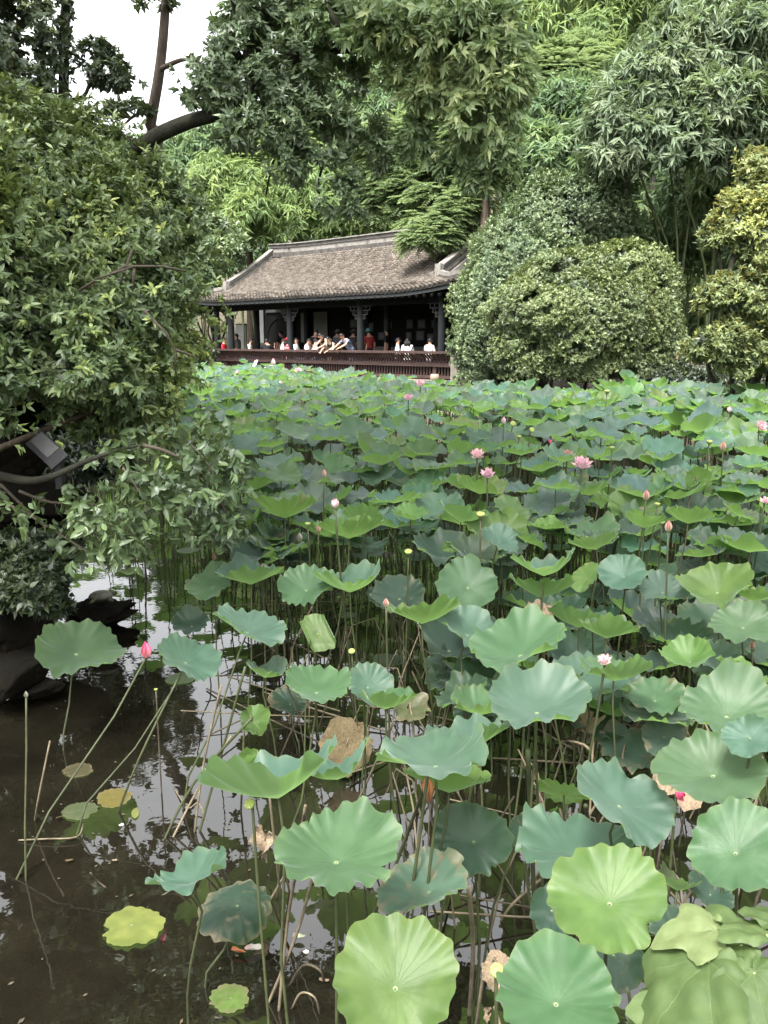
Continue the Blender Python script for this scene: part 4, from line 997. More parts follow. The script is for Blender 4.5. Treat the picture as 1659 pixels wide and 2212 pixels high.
fg(1296, 1205, 1398, 1287, 1.1, 'B', 'f', 'glaucous lotus leaf with a torn deep notch facing the water', roll=-10)
fg(1382, 1245, 1482, 1314, 1.0, 'B', 'f', 'pale blue-green lotus leaf sagging at its outer tip beside the torn notched one', roll=12)
fg(1476, 1228, 1622, 1330, 1.05, 'P', 'f', 'big pale lotus leaf folded like a taco with a wavy lit rim', roll=-10, geo=dict(cup=.42, wave=.14))
fg(1585, 1265, 1672, 1318, 1.0, 'Y', 'u', 'yellow-green leaf underside beside the folded pale leaf at the picture edge')
fg(1538, 1312, 1672, 1398, 0.95, 'G', 'f', 'broad grey-green lotus leaf with a scalloped lower edge above the small dim bud')
fg(1016, 1360, 1230, 1466, 1.0, 'G', 'f', 'very wide pale green lotus leaf, one side raised like a sail', roll=-16, geo=dict(cup=.34, wave=.12))
fg(1190, 1322, 1312, 1364, 0.85, 'B', 'c', 'narrow seen lotus leaf with green rim behind the sail-like one')
fg(1250, 1335, 1372, 1397, 0.9, 'G', 'c', 'bright rimmed lotus leaf bowl in the crowded middle of the right bed')
fg(1403, 1338, 1502, 1402, 0.55, 'D', 'f', 'dark low lotus leaf in the shade beneath the folded pale leaf')
fg(1436, 1398, 1542, 1460, 0.85, 'Y', 'f', 'yellow-green folded leaf with a curled front edge beside the yellowish split pod', geo=dict(cup=.5), roll=-10)
fg(1545, 1422, 1648, 1492, 0.95, 'Y', 'u', 'yellow leaf doubled over like a purse above the big plate leaf', roll=20)
fg(1500, 1400, 1600, 1460, 0.7, 'B', 'f', 'blue-green leaf lying behind the doubled yellow leaf', roll=10)
fg(1258, 1420, 1394, 1494, 0.92, 'G', 'c', 'green cupped lotus leaf directly below the pale bloom with the yellow pod')
fg(1290, 1450, 1402, 1522, 0.65, 'D', 'f', 'dark leaf beneath the cupped one under the pale bloom')
fg(1353, 1473, 1478, 1552, 0.7, 'G', 'f', 'flat dull green lotus leaf with a pale navel beside two tall stalks')
fg(528, 1418, 614, 1492, 0.68, 'B', 'c', 'small cup leaf hanging over the reflected sky beside the leaning stalks', roll=14)
fg(610, 1457, 757, 1532, 0.95, 'G', 'f', 'light green lotus leaf shaped like a shallow dish in the open water front', geo=dict(cup=.34))
fg(742, 1442, 848, 1528, 0.85, 'B', 'f', 'blue-green lotus leaf turned up behind the shallow dish-shaped one', roll=18)
fg(774, 1485, 892, 1554, 0.9, 'G', 'c', 'lotus leaf with bright scalloped lip in front of the turned-up blue one')
fg(585, 1490, 668, 1552, 0.25, 'D', 'f', 'faint dark leaf with bleached blotches low over the water', mat='lotus_torn')
fg(1052, 1480, 1268, 1594, 1.18, 'B', 'f', 'very large frosted lotus leaf tipping towards the water above two thick stalks', geo=dict(cup=.36, wave=.13, ripple=.06), stalk=(.04, -.06))
fg(1135, 1450, 1252, 1496, 0.85, 'Y', 'u', 'olive underside between the frosted giant leaf and the pale bloom')
fg(1030, 1462, 1160, 1560, 0.8, 'D', 'f', 'dark blue-green leaf half hidden behind the frosted giant', roll=-16)
fg(975, 1500, 1098, 1565, 0.85, 'G', 'c', 'green leaf with frilled lip tucked beside the frosted giant')
fg(1468, 1478, 1672, 1614, 1.15, 'G', 'f', 'large smooth green lotus leaf with a clear pale navel like a plate', roll=4)
fg(1566, 1548, 1672, 1640, 1.25, 'B', 'f', 'pale lotus leaf overlapping the large smooth plate leaf', roll=-12, geo=dict(wave=.12))
fg(1388, 1543, 1482, 1642, 0.55, 'D', 'f', 'dark leaf spattered with white spots below the large plate leaf', roll=12, mat='lotus_worn')
fg(1430, 1595, 1650, 1752, 1.1, 'G', 'f', 'big bright green lotus leaf above the fallen pink petals and tan leaf', roll=-8)
fg(1233, 1658, 1447, 1822, 1.0, 'B', 'f', 'wide blue-green lotus leaf running down to a drooping pointed corner', roll=22, k=.85, geo=dict(wave=.12))
fg(1165, 1655, 1272, 1762, 0.7, 'Y', 'u', 'dark olive underside standing behind the wide drooping leaf', tau=-50, geo=dict(cup=.15))
fg(819, 1608, 1062, 1694, 1.15, 'B', 'f', 'blue-green saddle shaped lotus leaf over the yellowish seed pod', geo=dict(cup=.3, wave=.16), roll=-6)
fg(888, 1662, 1052, 1732, 0.98, 'Y', 'u', 'yellow-green underside just below the saddle shaped leaf')
fg(930, 1562, 1098, 1645, 1.0, 'B', 'c', 'narrow cup leaf with rolled green rim behind the saddle shaped one', roll=-14)
fg(462, 1635, 737, 1758, 1.1, 'B', 'c', 'great cupped lotus leaf showing its veined yellow-green underside at the water front', roll=-10, tau=-20, geo=dict(cup=.46, wave=.13, ripple=.07), stalk=(.03, -.08))
fg(655, 1632, 802, 1706, 0.95, 'B', 'c', 'smaller cup leaf rising behind the great cupped one', roll=-8)
fg(592, 1776, 860, 1942, 1.05, 'G', 'f', 'great open lotus leaf with frilled edge and a bright navel near its front', geo=dict(cup=.3, wave=.09, ripple=.085), stalk=(0, -.04))
fg(943, 1735, 1104, 1902, 0.75, 'D', 'f', 'darkest big lotus leaf, deep green with a pale midline, in the shade', k=.96)
fg(828, 1848, 1022, 2002, 0.75, 'B', 'f', 'withering lotus leaf with tan swirls and scratches', mat='lotus_torn', roll=-22, k=.85)
fg(1090, 1755, 1165, 1845, 0.6, 'D', 'f', 'dark leaf wedged behind the darkest big one', roll=16)
fg(1113, 1758, 1372, 1932, 0.78, 'B', 'f', 'spreading blue-green leaf partly hidden by the lime leaf', k=.8, geo=dict(wave=.15, ripple=.08))
fg(1196, 1838, 1438, 2064, 1.2, 'P', 'f', 'lime green lotus leaf hanging like a heart with a sharp lower tip', k=.98, geo=dict(cup=.2, wave=.09, ripple=.065), stalk=(0, .05))
fg(1488, 1750, 1690, 1934, 1.2, 'G', 'f', 'large frosted green leaf with its navel at the edge of the view', roll=-4)
fg(716, 1998, 992, 2270, 1.15, 'P', 'f', 'glowing yellow-green lotus leaf, biggest at the lower edge', k=.97, geo=dict(cup=.2, wave=.09, ripple=.065), stalk=(-.12, .0))
fg(1064, 2043, 1338, 2290, 1.15, 'G', 'f', 'deep green lotus leaf below the lime heart shaped one', k=.9, geo=dict(cup=.22))
fg(1138, 1900, 1246, 2035, 0.75, 'D', 'f', 'dark leaf showing behind the tall single stalk', roll=10)
fg(1395, 1972, 1524, 2058, 0.85, 'D', 'f', 'dark leaf between the lime heart leaf and the pale broad-leaved plant')
fg(1255, 1995, 1396, 2132, 0.8, 'D', 'f', 'dark leaf in the shadow of the lime heart leaf')
fg(1418, 1876, 1508, 1955, 0.75, 'S', 'u', 'olive cup underside beside the large frosted leaf', tau=-30)
fg(1486, 1896, 1584, 1968, 0.7, 'D', 'f', 'blue-black leaf curling under the large frosted leaf', roll=16)
fg(300, 1842, 522, 1968, 0.6, 'B', 'f', 'torn ribbon-like lotus leaf stretched over the floating yellow-green pad', roll=-24, geo=dict(squash=.42, ragged=.10, wave=.1), k=.7)
fg(435, 1880, 588, 2030, 0.32, 'D', 'f', 'drooping dark leaf with bleached rotten edges touching the water', mat='lotus_torn', geo=dict(cup=-.1, droop=.25), k=.85)
fg(546, 1076, 684, 1136, 1.2, 'Y', 'u', 'tall parasol-like leaf seen from below on a pair of stalks beside the large bloom', stalk=(0.03, 0.02))
fg(508, 1104, 570, 1150, 1.0, 'Y', 'u', 'small yellow-green leaf tucked against the tall parasol-like one', roll=-20)
fg(686, 1128, 822, 1170, 1.2, 'Y', 'c', 'long wavy lotus leaf right under the large pale pink bloom')
fg(735, 1104, 835, 1138, 1.2, 'B', 'c', 'frilled blue-green leaf behind the large pale pink bloom')
fg(1440, 1098, 1534, 1146, 1.3, 'Y', 'u', 'lime coloured leaf underside beside the salmon bud on a tall stalk')
fg(1348, 1108, 1436, 1156, 1.25, 'Y', 'u', 'green cup underside next to the salmon bud, with a blue leaf behind it')
fg(1035, 1146, 1120, 1196, 1.2, 'B', 'f', 'narrow blue leaf dipping its tip beside the pale yellow pod', roll=20)
fg(1240, 1150, 1336, 1205, 1.15, 'G', 'c', 'bright cup leaf with raised back lip in the middle of the right bed', roll=-18)

# withered and furled leaves
def curl_leaf(name, x, y, h, wpx, kind, mat, label, n=(0, -.6, .8), spin=0.0, geo=None, cat='withered leaf', stalk=True, group='withered leaves among the lotus'):
    p = atZ(x, y, h); _, _, dep = proj(p); r = wpx / 2 * dep / F
    g = dict(cup=.3, wave=.25, ripple=.08, ragged=.09)
    if geo: g.update(geo)
    V, T, UV = lotus_geo(int(x * 3 + y), 9, 48, **g)
    root = empty(name, (p[0], p[1], 0), label=label, cat=cat, group=group)
    o = link('blade', np_mesh('blade', V, T, uv=UV, mats=[M[mat]]), root); o.location = (0, 0, p[2]); o.scale = (r, r, r)
    o.rotation_mode = 'QUATERNION'; o.rotation_quaternion = basis(n, spin)
    if mat.startswith('lotus'): o.color = (*LC[kind], 1)
    if stalk:
        a = random.uniform(0, 6.28)
        MB().tube([(math.cos(a) * .12, math.sin(a) * .12, -.1), (math.cos(a) * .06, math.sin(a) * .06, p[2] * .8 + .06), (math.cos(a) * .02, math.sin(a) * .02, p[2] + .04), (0, 0, p[2])], [.006, .006, .005, .004], 6).build('stalk', M['dry_stalk'], root, smooth=True)
    return root
curl_leaf('withered_leaf', 572, 1815, 0.28, 78, 'S', 'tan', 'crumpled tan dead leaf hanging beside the great open leaf', (-.5, -.7, .2), 0.6, dict(squash=.5, wave=.4))
curl_leaf('withered_leaf', 748, 1612, 0.18, 118, 'S', 'brown_leaf', 'brown fan-like dead leaf standing in the water behind the great open leaf', (.1, -.85, .5), 0, dict(cup=.35, droop=.2))
curl_leaf('withered_leaf', 1160, 1338, 0.62, 72, 'S', 'tan', 'pinkish tan dead leaf hanging below the wide yellow-green underside', (0, -.85, .5), 0.3, dict(wave=.15))
curl_leaf('withered_leaf', 1248, 1568, 0.45, 78, 'S', 'tan', 'rolled ochre dead leaf under the rim of the frosted giant', (.2, -.4, .8), 0.3, dict(cup=.8, wave=.3))
curl_leaf('withered_leaf', 1462, 1698, 0.45, 118, 'S', 'tan', 'pale tan dead leaf behind the fallen pink petals', (0, -.5, .85), 0.9, dict(wave=.2))
curl_leaf('withered_leaf', 1078, 2100, 0.5, 74, 'S', 'tan', 'beige dead leaf behind the small yellow pod', (-.1, -.7, .6), 0.2)
curl_leaf('withered_leaf', 1350, 1620, 0.35, 122, 'B', 'lotus_torn', 'half rotten leaf with beige patches under the spotted dark one', (0, -.5, .85), 0.9, dict(wave=.12))
curl_leaf('withered_leaf', 1055, 2190, 0.55, 40, 'S', 'tan', 'narrow folded tan leaf at the edge of the deep green leaf', (-.6, -.6, .2), 0.2, dict(squash=.4))
curl_leaf('withered_leaf', 880, 1530, 0.55, 90, 'S', 'lotus_torn', 'ragged yellowing leaf beside the bright scalloped one', (.2, -.4, .85), 0.2, dict(ragged=.12))
curl_leaf('withered_leaf', 1135, 1660, 0.4, 60, 'S', 'brown_leaf', 'twisted brown leaf strip behind two thick stalks', (.6, -.6, .3), 0.4, dict(squash=.35, wave=.4))
FUR = 'furled young lotus leaves'
curl_leaf('furled_leaf', 548, 1648, 0.75, 44, 'P', 'lotus', 'small furled leaf bud with curled lip over the pale reflection', (-.5, -.2, .8), 0, dict(curl=1, cup=.8), 'furled leaf', group=FUR)
curl_leaf('furled_leaf', 545, 1558, 0.55, 66, 'P', 'lotus', 'pale lemon leaf flap held sideways against the pale reflection', (.3, -.6, .6), 0.5, dict(fold=.5), 'furled leaf', group=FUR)
curl_leaf('furled_leaf', 972, 1182, 1.05, 36, 'P', 'lotus', 'pale upright trough-like young leaf in the middle of the bed', (-.2, -.9, .3), 1.5, dict(curl=1), 'furled leaf', group=FUR)
curl_leaf('furled_leaf', 522, 893, 1.35, 50, 'P', 'lotus', 'pale green rolled spear leaf lying across the far leaves', (.5, -.5, .6), .8, dict(curl=1, squash=.7), 'furled leaf', group=FUR)
curl_leaf('furled_leaf', 405, 856, 1.45, 34, 'P', 'lotus', 'whitish rolled leaf slanting by the low shrub', (.6, -.5, .6), .8, dict(curl=1, squash=.6), 'furled leaf', group=FUR)
curl_leaf('furled_leaf', 1300, 1080, 1.2, 44, 'P', 'lotus', 'folded lime young leaf standing near the pair of salmon buds', (-.4, -.7, .5), .2, dict(fold=.8, squash=.6), 'furled leaf', group=FUR)
curl_leaf('furled_leaf', 1505, 1040, 1.3, 56, 'P', 'lotus', 'lime leaf curled over at the top beside a broad shaded leaf', (-.2, -.9, .3), .2, dict(fold=.4), 'furled leaf', group=FUR)
curl_leaf('furled_leaf', 1200, 1760, 0.5, 50, 'P', 'lotus', 'doubled over green flap behind the yellowish seed pod', (.4, -.8, .2), .4, dict(squash=.55), 'furled leaf', group=FUR)

# leaves lying on the water
def pad(x, y, wpx, col_, label, mat='lotus', h=0.008, geo=None, cat='floating leaf'):
    p = atZ(x, y, h); _, _, dep = proj(p); r = wpx / 2 * dep / F
    g = dict(cup=.0, wave=.012, ripple=.015, ragged=.03)
    if geo: g.update(geo)
    V, T, UV = lotus_geo(int(x + y * 3), 8, 60, **g); V[0, 2] = 0; V[:, 2] = np.maximum(V[:, 2], -.02)
    o = link('floating_leaf', np_mesh('floating_leaf', V, T, uv=UV, mats=[M[mat]]), label=label, cat=cat, group='leaves floating on the water')
    o.location = p; o.scale = (r, r, r); o.rotation_euler = (0, 0, (x * 13 % 628) / 100); o.color = (*col_, 1); return o
pad(284, 1998, 128, (0.19, 0.215, 0.055), 'yellow-green lotus pad floating alone on the dark water', geo=dict(ripple=.03))
pad(498, 2156, 84, (0.12, 0.19, 0.045), 'small green pad with a bite rotted out of it near the lower edge', 'lotus_torn', geo=dict(ragged=.09))
pad(172, 1750, 72, (0.09, 0.11, 0.05), 'dull green floating leaf beside the yellow and brown one', 'lotus_worn')
pad(244, 1722, 76, (0.17, 0.135, 0.03), 'floating leaf half yellow and half brown', 'lotus_torn')
pad(170, 1662, 62, (0.075, 0.06, 0.025), 'sunken brown leaf, the farthest of the little floating group', 'lotus_torn', 0.004)
pad(292, 1755, 40, (0.2, 0.21, 0.06), 'narrow pale floating leaf beside the leaning stalk foot', geo=dict(squash=.4))
pad(395, 1464, 66, (0.09, 0.13, 0.05), 'spotted pad floating under the leaf beside the deep pink bud')
pad(838, 1425, 70, (0.05, 0.075, 0.035), 'dark round pad among the stalks in the shade')
pad(990, 1490, 46, (0.07, 0.10, 0.045), 'small pad between thin bare stalks')
pad(1185, 1804, 80, (0.12, 0.135, 0.045), 'yellowish pad behind the tall single stalk', 'lotus_worn')
pad(750, 1328, 40, (0.09, 0.12, 0.05), 'little pad floating behind the rolled young leaf')
pad(408, 1188, 50, (0.07, 0.09, 0.045), 'folded pad floating below the arching branch', 'lotus_worn')
pad(450, 1165, 40, (0.28, 0.2, 0.12), 'tan dead leaf afloat below the arching branch', 'tan', geo=dict(squash=.5))
def litter(x, y, wpx, mat, label, name='fallen_petal', cat='fallen petal', sq=.45):
    p = atZ(x, y, 0.012); _, _, dep = proj(p); r = wpx / 2 * dep / F
    V, T, UV = lotus_geo(int(x * 5 + y), 4, 18, cup=.35, wave=.1, ripple=.02, squash=sq)
    o = link(name, np_mesh(name, V, T, uv=UV, mats=[M[mat]]), label=label, cat=cat, group='petals and leaf scraps on the water')
    o.location = p + np.array([0, 0, r * .05]); o.scale = (r, r, r); o.rotation_euler = (0, 0, R(75) + (x * 7 % 100) / 100); return o
litter(548, 2052, 40, 'petal_pale', 'pinkish boat-like petal adrift with a brown tail')
litter(515, 2058, 36, 'dead_petal', 'brown curled petal touching the pinkish boat-like one', sq=.2)
litter(645, 2026, 30, 'petal_grey', 'creamy petal afloat between dry stalks')
litter(660, 2058, 14, 'petal_pale', 'tiny white petal cup beside a dark stalk foot', sq=.8)
litter(262, 1784, 12, 'lotus_torn', 'tiny yellow leaf scrap below the floating group', 'leaf_scrap', 'leaf scrap')
litter(247, 1860, 12, 'tan', 'tiny bleached leaf scrap on open dark water', 'leaf_scrap', 'leaf scrap')
litter(128, 1768, 16, 'brown_leaf', 'brown scrap beside the dull green floating leaf', 'leaf_scrap', 'leaf scrap')
litter(150, 1860, 16, 'brown_leaf', 'dark scrap drifting toward the open corner', 'leaf_scrap', 'leaf scrap')
litter(700, 2120, 22, 'tan', 'shredded pale scrap on a bent stalk end', 'leaf_scrap', 'leaf scrap')

# ---- flowers, buds, pods
_pet = {}
def petal_mesh(mat, L=1.0, Wd=.5, a0=60, a1=-10, cupk=.5):
    key = (mat, L, Wd, a0, a1, cupk)
    if key in _pet: return _pet[key]
    NU, NV = 4, 7; V, UV, T = [], [], []; r_, z_ = 0.02, 0.0
    for j in range(NV):
        v = j / (NV - 1); a = R(a0 + (a1 - a0) * v)
        if j: r_ += math.sin(a) * L / (NV - 1); z_ += math.cos(a) * L / (NV - 1)
        wv = Wd * (math.sin(math.pi * min(1, .12 + .88 * v) ** .9) ** .75) if j < NV - 1 else 0.012
        for i in range(NU + 1):
            u = i / NU * 2 - 1; inw = cupk * wv * u * u * .5
            V.append((r_ - inw * math.cos(a), u * wv * .5, z_ + inw * math.sin(a))); UV.append((i / NU, v))
    for j in range(NV - 1):
        for i in range(NU):
            b = j * (NU + 1) + i; T += [(b, b + 1, b + NU + 2), (b, b + NU + 2, b + NU + 1)]
    me = np_mesh('petal', V, T, uv=UV, mats=[M[mat]]); _pet[key] = me; return me
pod_mesh = MB().lathe([(.03, 0), (.10, .08), (.17, .2), (.2, .27), (.19, .3)], n=14).mesh('pod_cone', M['pod'], True)
FL = 'lotus flowers'; BD = 'lotus buds'; SPG = 'lotus seed pods'
def stem(root, z, lean, mat='stalk', r=.006, bend=0.0):
    pts = [Vector((lean[0], lean[1], -.1)), Vector((lean[0] * .7, lean[1] * .7, z * .3)), Vector((lean[0] * .25 + bend, lean[1] * .25, z * .7)), Vector((0, 0, z))]
    P = []
    for i in range(3):
        for t in (0, .34, .67): P.append(pts[i].lerp(pts[i + 1], t))
    P.append(pts[3]); MB().tube(P, r, 6).build('stalk', M[mat], root, smooth=True)
def flower(x, y, h, wpx, kind, mat, label, lean=None, tilt=(0, 0), smat='stalk'):
    p = atZ(x, y, h); _, _, dep = proj(p); s = wpx * dep / F
    name = {'bloom': 'lotus_flower', 'half': 'lotus_flower', 'bud': 'lotus_bud', 'pod': 'seed_pod', 'podbent': 'seed_pod'}[kind]
    cat = {'lotus_flower': 'lotus flower', 'lotus_bud': 'lotus bud', 'seed_pod': 'seed pod'}[name]
    root = empty(name, (p[0], p[1], 0), label=label, cat=cat, group={'lotus_flower': FL, 'lotus_bud': BD, 'seed_pod': SPG}[name])
    if lean is None: lean = (random.gauss(0, .07), random.gauss(0, .07))
    q_ = Matrix.Rotation(R(tilt[0]), 3, 'X') @ Matrix.Rotation(R(tilt[1]), 3, 'Y')
    sets = {'bloom': [(8, .62, .30, 88, 25), (7, .58, .30, 62, 5), (6, .46, .26, 40, -5)], 'half': [(5, .62, .36, 70, -10), (5, .66, .36, 42, -22), (4, .6, .3, 25, -20)],
            'bud': [(3, 1.45, .85, 40, -34), (3, 1.42, .80, 36, -32)]}
    zb = h
    if kind in sets:
        sc = s * (1.0 if kind != 'bud' else 1.15); k_ = 0
        zb = h - (s * (.22 if kind == 'bloom' else .35) if kind != 'bud' else s * .75)
        for li, (n, L, Wd, a0, a1) in enumerate(sets[kind]):
            for i in range(n):
                a0r, a1r = (a0 + random.choice((-8, 0, 8)), a1 + random.choice((-12, 0, 12))) if kind != 'bud' else (a0, a1)
                o = link('petal', petal_mesh(mat, L, Wd, a0r, a1r, .55 if kind != 'bud' else .75), root)
                o.location = (0, 0, zb); o.scale = (sc, sc, sc)
                o.rotation_euler = (q_ @ Matrix.Rotation(6.283 * i / n + li * .5 + random.gauss(0, .08 if kind != 'bud' else 0), 3, 'Z')).to_euler()
        if kind != 'bud':
            o = link('pod_cone', pod_mesh, root); o.location = (0, 0, zb); o.scale = (s * .6,) * 3
    elif kind == 'pod':
        zb = h - s * .5
        o = link('pod_cone', pod_mesh, root); o.location = (0, 0, zb); o.scale = (s * 2.4,) * 3; o.rotation_euler = q_.to_euler()
        t = MB().lathe([(.185, .3), (.17, .315), (.01, .318)], n=14)
        for k in range(7):
            a = k * 6.283 / 6; rr = .11 if k < 6 else 0; t.lathe([(.026, .31), (.024, .335), (.005, .342)], (rr * math.cos(a), rr * math.sin(a), 0), 6)
        o2 = t.build('pod_top', M['pod_top'], root, smooth=True); o2.location = (0, 0, zb); o2.scale = o.scale; o2.rotation_euler = o.rotation_euler
    stem(root, zb + .004, lean, smat, .0045 + s * .02)
    return root
flower(723, 1086, 1.52, 34, 'half', 'petal_pale', 'largest pale pink lotus bloom with cupped petals above the wavy leaf', tilt=(0, 6))
flower(1031, 980, 1.5, 36, 'bloom', 'petal_pale', 'pale open bloom with a yellow heart and spread petals', tilt=(25, 0))
flower(1053, 1021, 1.42, 34, 'bloom', 'petal_pink', 'double pink bloom nodding on a thin pale stalk', tilt=(30, 0))
flower(1256, 999, 1.42, 46, 'bloom', 'petal_pink', 'broad double bloom, white topped with pink tips', tilt=(20, 0))
flower(1225, 981, 1.38, 30, 'bloom', 'petal_bud', 'faded salmon bloom beside the broad double one', tilt=(35, 10))
flower(1189, 953, 1.45, 14, 'half', 'petal_deep', 'small deep pink bloom peeping over the middle leaves')
flower(908, 828, 1.75, 24, 'bloom', 'petal_pink', 'pink bloom against the stone wall beside a bright leaf', tilt=(20, 0))
flower(882, 858, 1.6, 24, 'bloom', 'petal_pink', 'second pink bloom lower than the one against the stone wall', tilt=(20, 0))
flower(513, 804, 1.62, 13, 'half', 'petal_pink', 'tiny pink bloom before the left part of the railing')
flower(468, 800, 1.62, 12, 'half', 'petal_bud', 'tiny faded bloom, farthest from the camera')
flower(644, 800, 1.66, 20, 'bloom', 'petal_pale', 'pale bloom just under the middle of the railing', tilt=(20, 0))
flower(607, 826, 1.6, 16, 'half', 'petal_pale', 'whitish closing bloom among far leaves under the railing')
flower(1575, 884, 1.55, 20, 'half', 'petal_pink', 'round pink bloom high on its stalk near the yellow tree')
flower(1640, 916, 1.48, 30, 'bloom', 'petal_pale', 'wilting cream bloom hanging its petals below the yellow tree', tilt=(60, 20))
flower(1652, 1080, 1.25, 24, 'bloom', 'petal_pale', 'white bloom cut by the edge of the view', tilt=(30, 0))
flower(1308, 1424, 1.02, 34, 'bloom', 'petal_pale', 'low pale bloom dropping its petals round a yellow pod', tilt=(20, -20))
flower(1462, 1702, 0.62, 40, 'half', 'petal_deep', 'vivid pink half open bloom under the big bright leaf', tilt=(70, 20))
flower(1154, 1482, 1.2, 22, 'half', 'petal_deep', 'deep pink bloom top showing over the frosted giant leaf')
flower(315, 1404, 0.86, 24, 'bud', 'petal_deep', 'deep pink bud standing over the pale water reflection', lean=(-.5, -.75))
flower(56, 1500, 0.80, 10, 'bud', 'petal_grey', 'grey-green pointed bud on a thin bare stalk in open water', lean=(0.05, -.3))
flower(834, 1302, 1.14, 13, 'bud', 'petal_bud', 'slim red bud standing before the dark shaded leaf')
flower(1444, 1137, 1.42, 16, 'bud', 'petal_bud', 'salmon bud on a tall straight stalk beside the lime underside')
flower(1396, 1070, 1.38, 15, 'bud', 'petal_bud', 'closed salmon bud with a loose petal in the upper bed')
flower(1562, 964, 1.45, 13, 'bud', 'petal_bud', 'peach bud pointing up between broad far leaves')
flower(700, 1022, 1.45, 11, 'bud', 'petal_bud', 'thin pink bud above the edge of the hanging branch')
flower(647, 1161, 1.05, 14, 'bud', 'petal_grey', 'dull purple bud low under the tall parasol-like leaf')
flower(567, 1226, 1.02, 10, 'bud', 'petal_bud', 'small red bud tip behind the cupped leaf at the outer edge')
flower(462, 1203, 0.4, 10, 'bud', 'petal_bud', 'little red bud low over dark water by the branch')
flower(688, 1141, 1.15, 12, 'bud', 'petal_bud', 'small salmon bud under the large pale pink bloom')
flower(1088, 908, 1.55, 10, 'bud', 'petal_pale', 'white bud tip beside the greenish pods')
flower(590, 782, 1.7, 10, 'bud', 'petal_pale', 'pale bud just below the left railing posts')
flower(1625, 1394, 0.85, 12, 'bud', 'petal_bud', 'small dim red bud under the scalloped grey-green leaf')
flower(797, 1484, 0.62, 16, 'bud', 'petal_grey', 'brownish drooping bud between the dish leaf and the scalloped one')
flower(545, 1732, 1.02, 26, 'pod', 'pod', 'round green seed pod leaning against the great cupped leaf', tilt=(35, -15), lean=(.06, -.12))
flower(924, 1662, 1.12, 32, 'pod', 'pod', 'yellowish seed pod with brown petals hanging from it', tilt=(25, -8), lean=(-.16, -.12))
flower(1038, 1112, 1.4, 20, 'pod', 'pod', 'pale yellow pod on a straight stalk beside the narrow blue leaf', tilt=(15, 0))
flower(882, 1192, 1.1, 18, 'pod', 'pod', 'green pod with a flat top between shaded leaves', tilt=(20, 0))
flower(760, 1406, 0.75, 16, 'pod', 'pod', 'small yellow capped pod near the rolled young leaf', tilt=(25, 0))
flower(1072, 2090, 0.85, 34, 'pod', 'pod', 'bright yellow topped pod in front of the beige dead leaf', tilt=(30, 0))
flower(1121, 944, 1.5, 11, 'pod', 'pod', 'cream pod standing over the middle leaves', tilt=(10, 0))
flower(1107, 912, 1.52, 13, 'pod', 'pod', 'knobbly green pod beside the white bud tip', tilt=(60, 0))
flower(1145, 926, 1.5, 13, 'pod', 'pod', 'knobbly green pod leaning over its neighbours', tilt=(55, 20))
flower(1311, 846, 1.72, 13, 'pod', 'pod', 'tiny yellow pod rising against the dark shaded bank', tilt=(10, 0))
flower(1532, 955, 1.5, 14, 'pod', 'pod', 'yellow pod before a bright underside near the yellow tree', tilt=(10, 0))
flower(1322, 968, 1.48, 12, 'pod', 'pod', 'small flat pod over a wide green underside')
flower(1420, 1090, 1.32, 14, 'pod', 'pod', 'pale green pod just under the closed salmon bud')
flower(665, 1133, 1.2, 14, 'pod', 'pod', 'cream cup pod beneath the large bloom')
flower(337, 1480 - 60 + 70, .6, 9, 'pod', 'pod', 'dried black pod tip by the leaning stalks', smat='dark_stalk')
flower(1430, 1130, 1.2, 13, 'pod', 'pod', 'little bulbous pod on a crooked stalk')
# brown petals hanging under the yellowish pod
p = atZ(923, 1700, 1.0)
hp_ = empty('withered_petals', tuple(p), label='shrivelled orange-brown petals hanging from the yellowish seed pod', cat='withered petal')
for k in range(3):
    a = k * 2.1; MB().tube([(0, 0, .05), (math.cos(a) * .012, math.sin(a) * .012, 0), (math.cos(a) * .008, math.sin(a) * .008, -.055)], [.006, .012, .003], 6).build('petal', M['dead_petal'], hp_, smooth=True)

# ---- the packed bed: individual leaves first, the rest as one mass
far_pts = [(300, 33), (400, 32.5), (520, 31.5), (600, 29.5), (660, 26.5), (760, 23.5), (880, 21), (1000, 19), (1200, 18.4), (1450, 17.6), (1700, 17.2), (2200, 16.8)]
def yfar(x): return float(np.interp(x, [q_[0] for q_ in far_pts], [q_[1] for q_ in far_pts]))
def hbed(Y): return float(np.interp(Y, [3, 6, 9, 14, 20, 33], [0.85, 1.02, 1.15, 1.3, 1.34, 1.36]))
cand = []
yy = 6.2
while yy < 33.5:
    sp = 0.305 + 0.001 * yy
    xx = -14.0
    while xx < 17.0:
        X, Y = xx + random.uniform(-.5, .5) * sp, yy + random.uniform(-.5, .5) * sp; xx += sp
        h = hbed(Y) + random.gauss(0, .12)
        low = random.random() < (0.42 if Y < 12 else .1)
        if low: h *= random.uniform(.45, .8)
        px, py, dep = proj((X, Y, h))
        if px < -150 or px > 2350 or py > 1200: continue
        if Y > yfar(px) - .3: continue
        lim = 390 if py < 828 else (40 if py < 905 else (260 if py < 960 else (470 if py < 1080 else 540)))
        if px < lim: continue
        if py > 1120 and px < 650 and random.random() < .4: continue
        cand.append([X, Y, h, dep, px, py, low])
    yy += sp * .92
variants = []
for k in range(14):
    V, T, UV = lotus_geo(900 + k, 7, 56, cup=[.18, .3, .42, .5][k % 4], wave=[.11, .15, .19][k % 3], ripple=.085)
    variants.append((V, T, UV, np_mesh('lotus_blade', V, T, uv=UV, mats=[M['lotus']]), np_mesh('lotus_blade', V, T, uv=UV, mats=[M['lotus_worn']])))
small = [lotus_geo(950 + k, 4, 34, cup=[.2, .35, .5][k % 3], wave=[.12, .18][k % 2], ripple=.07) for k in range(12)]
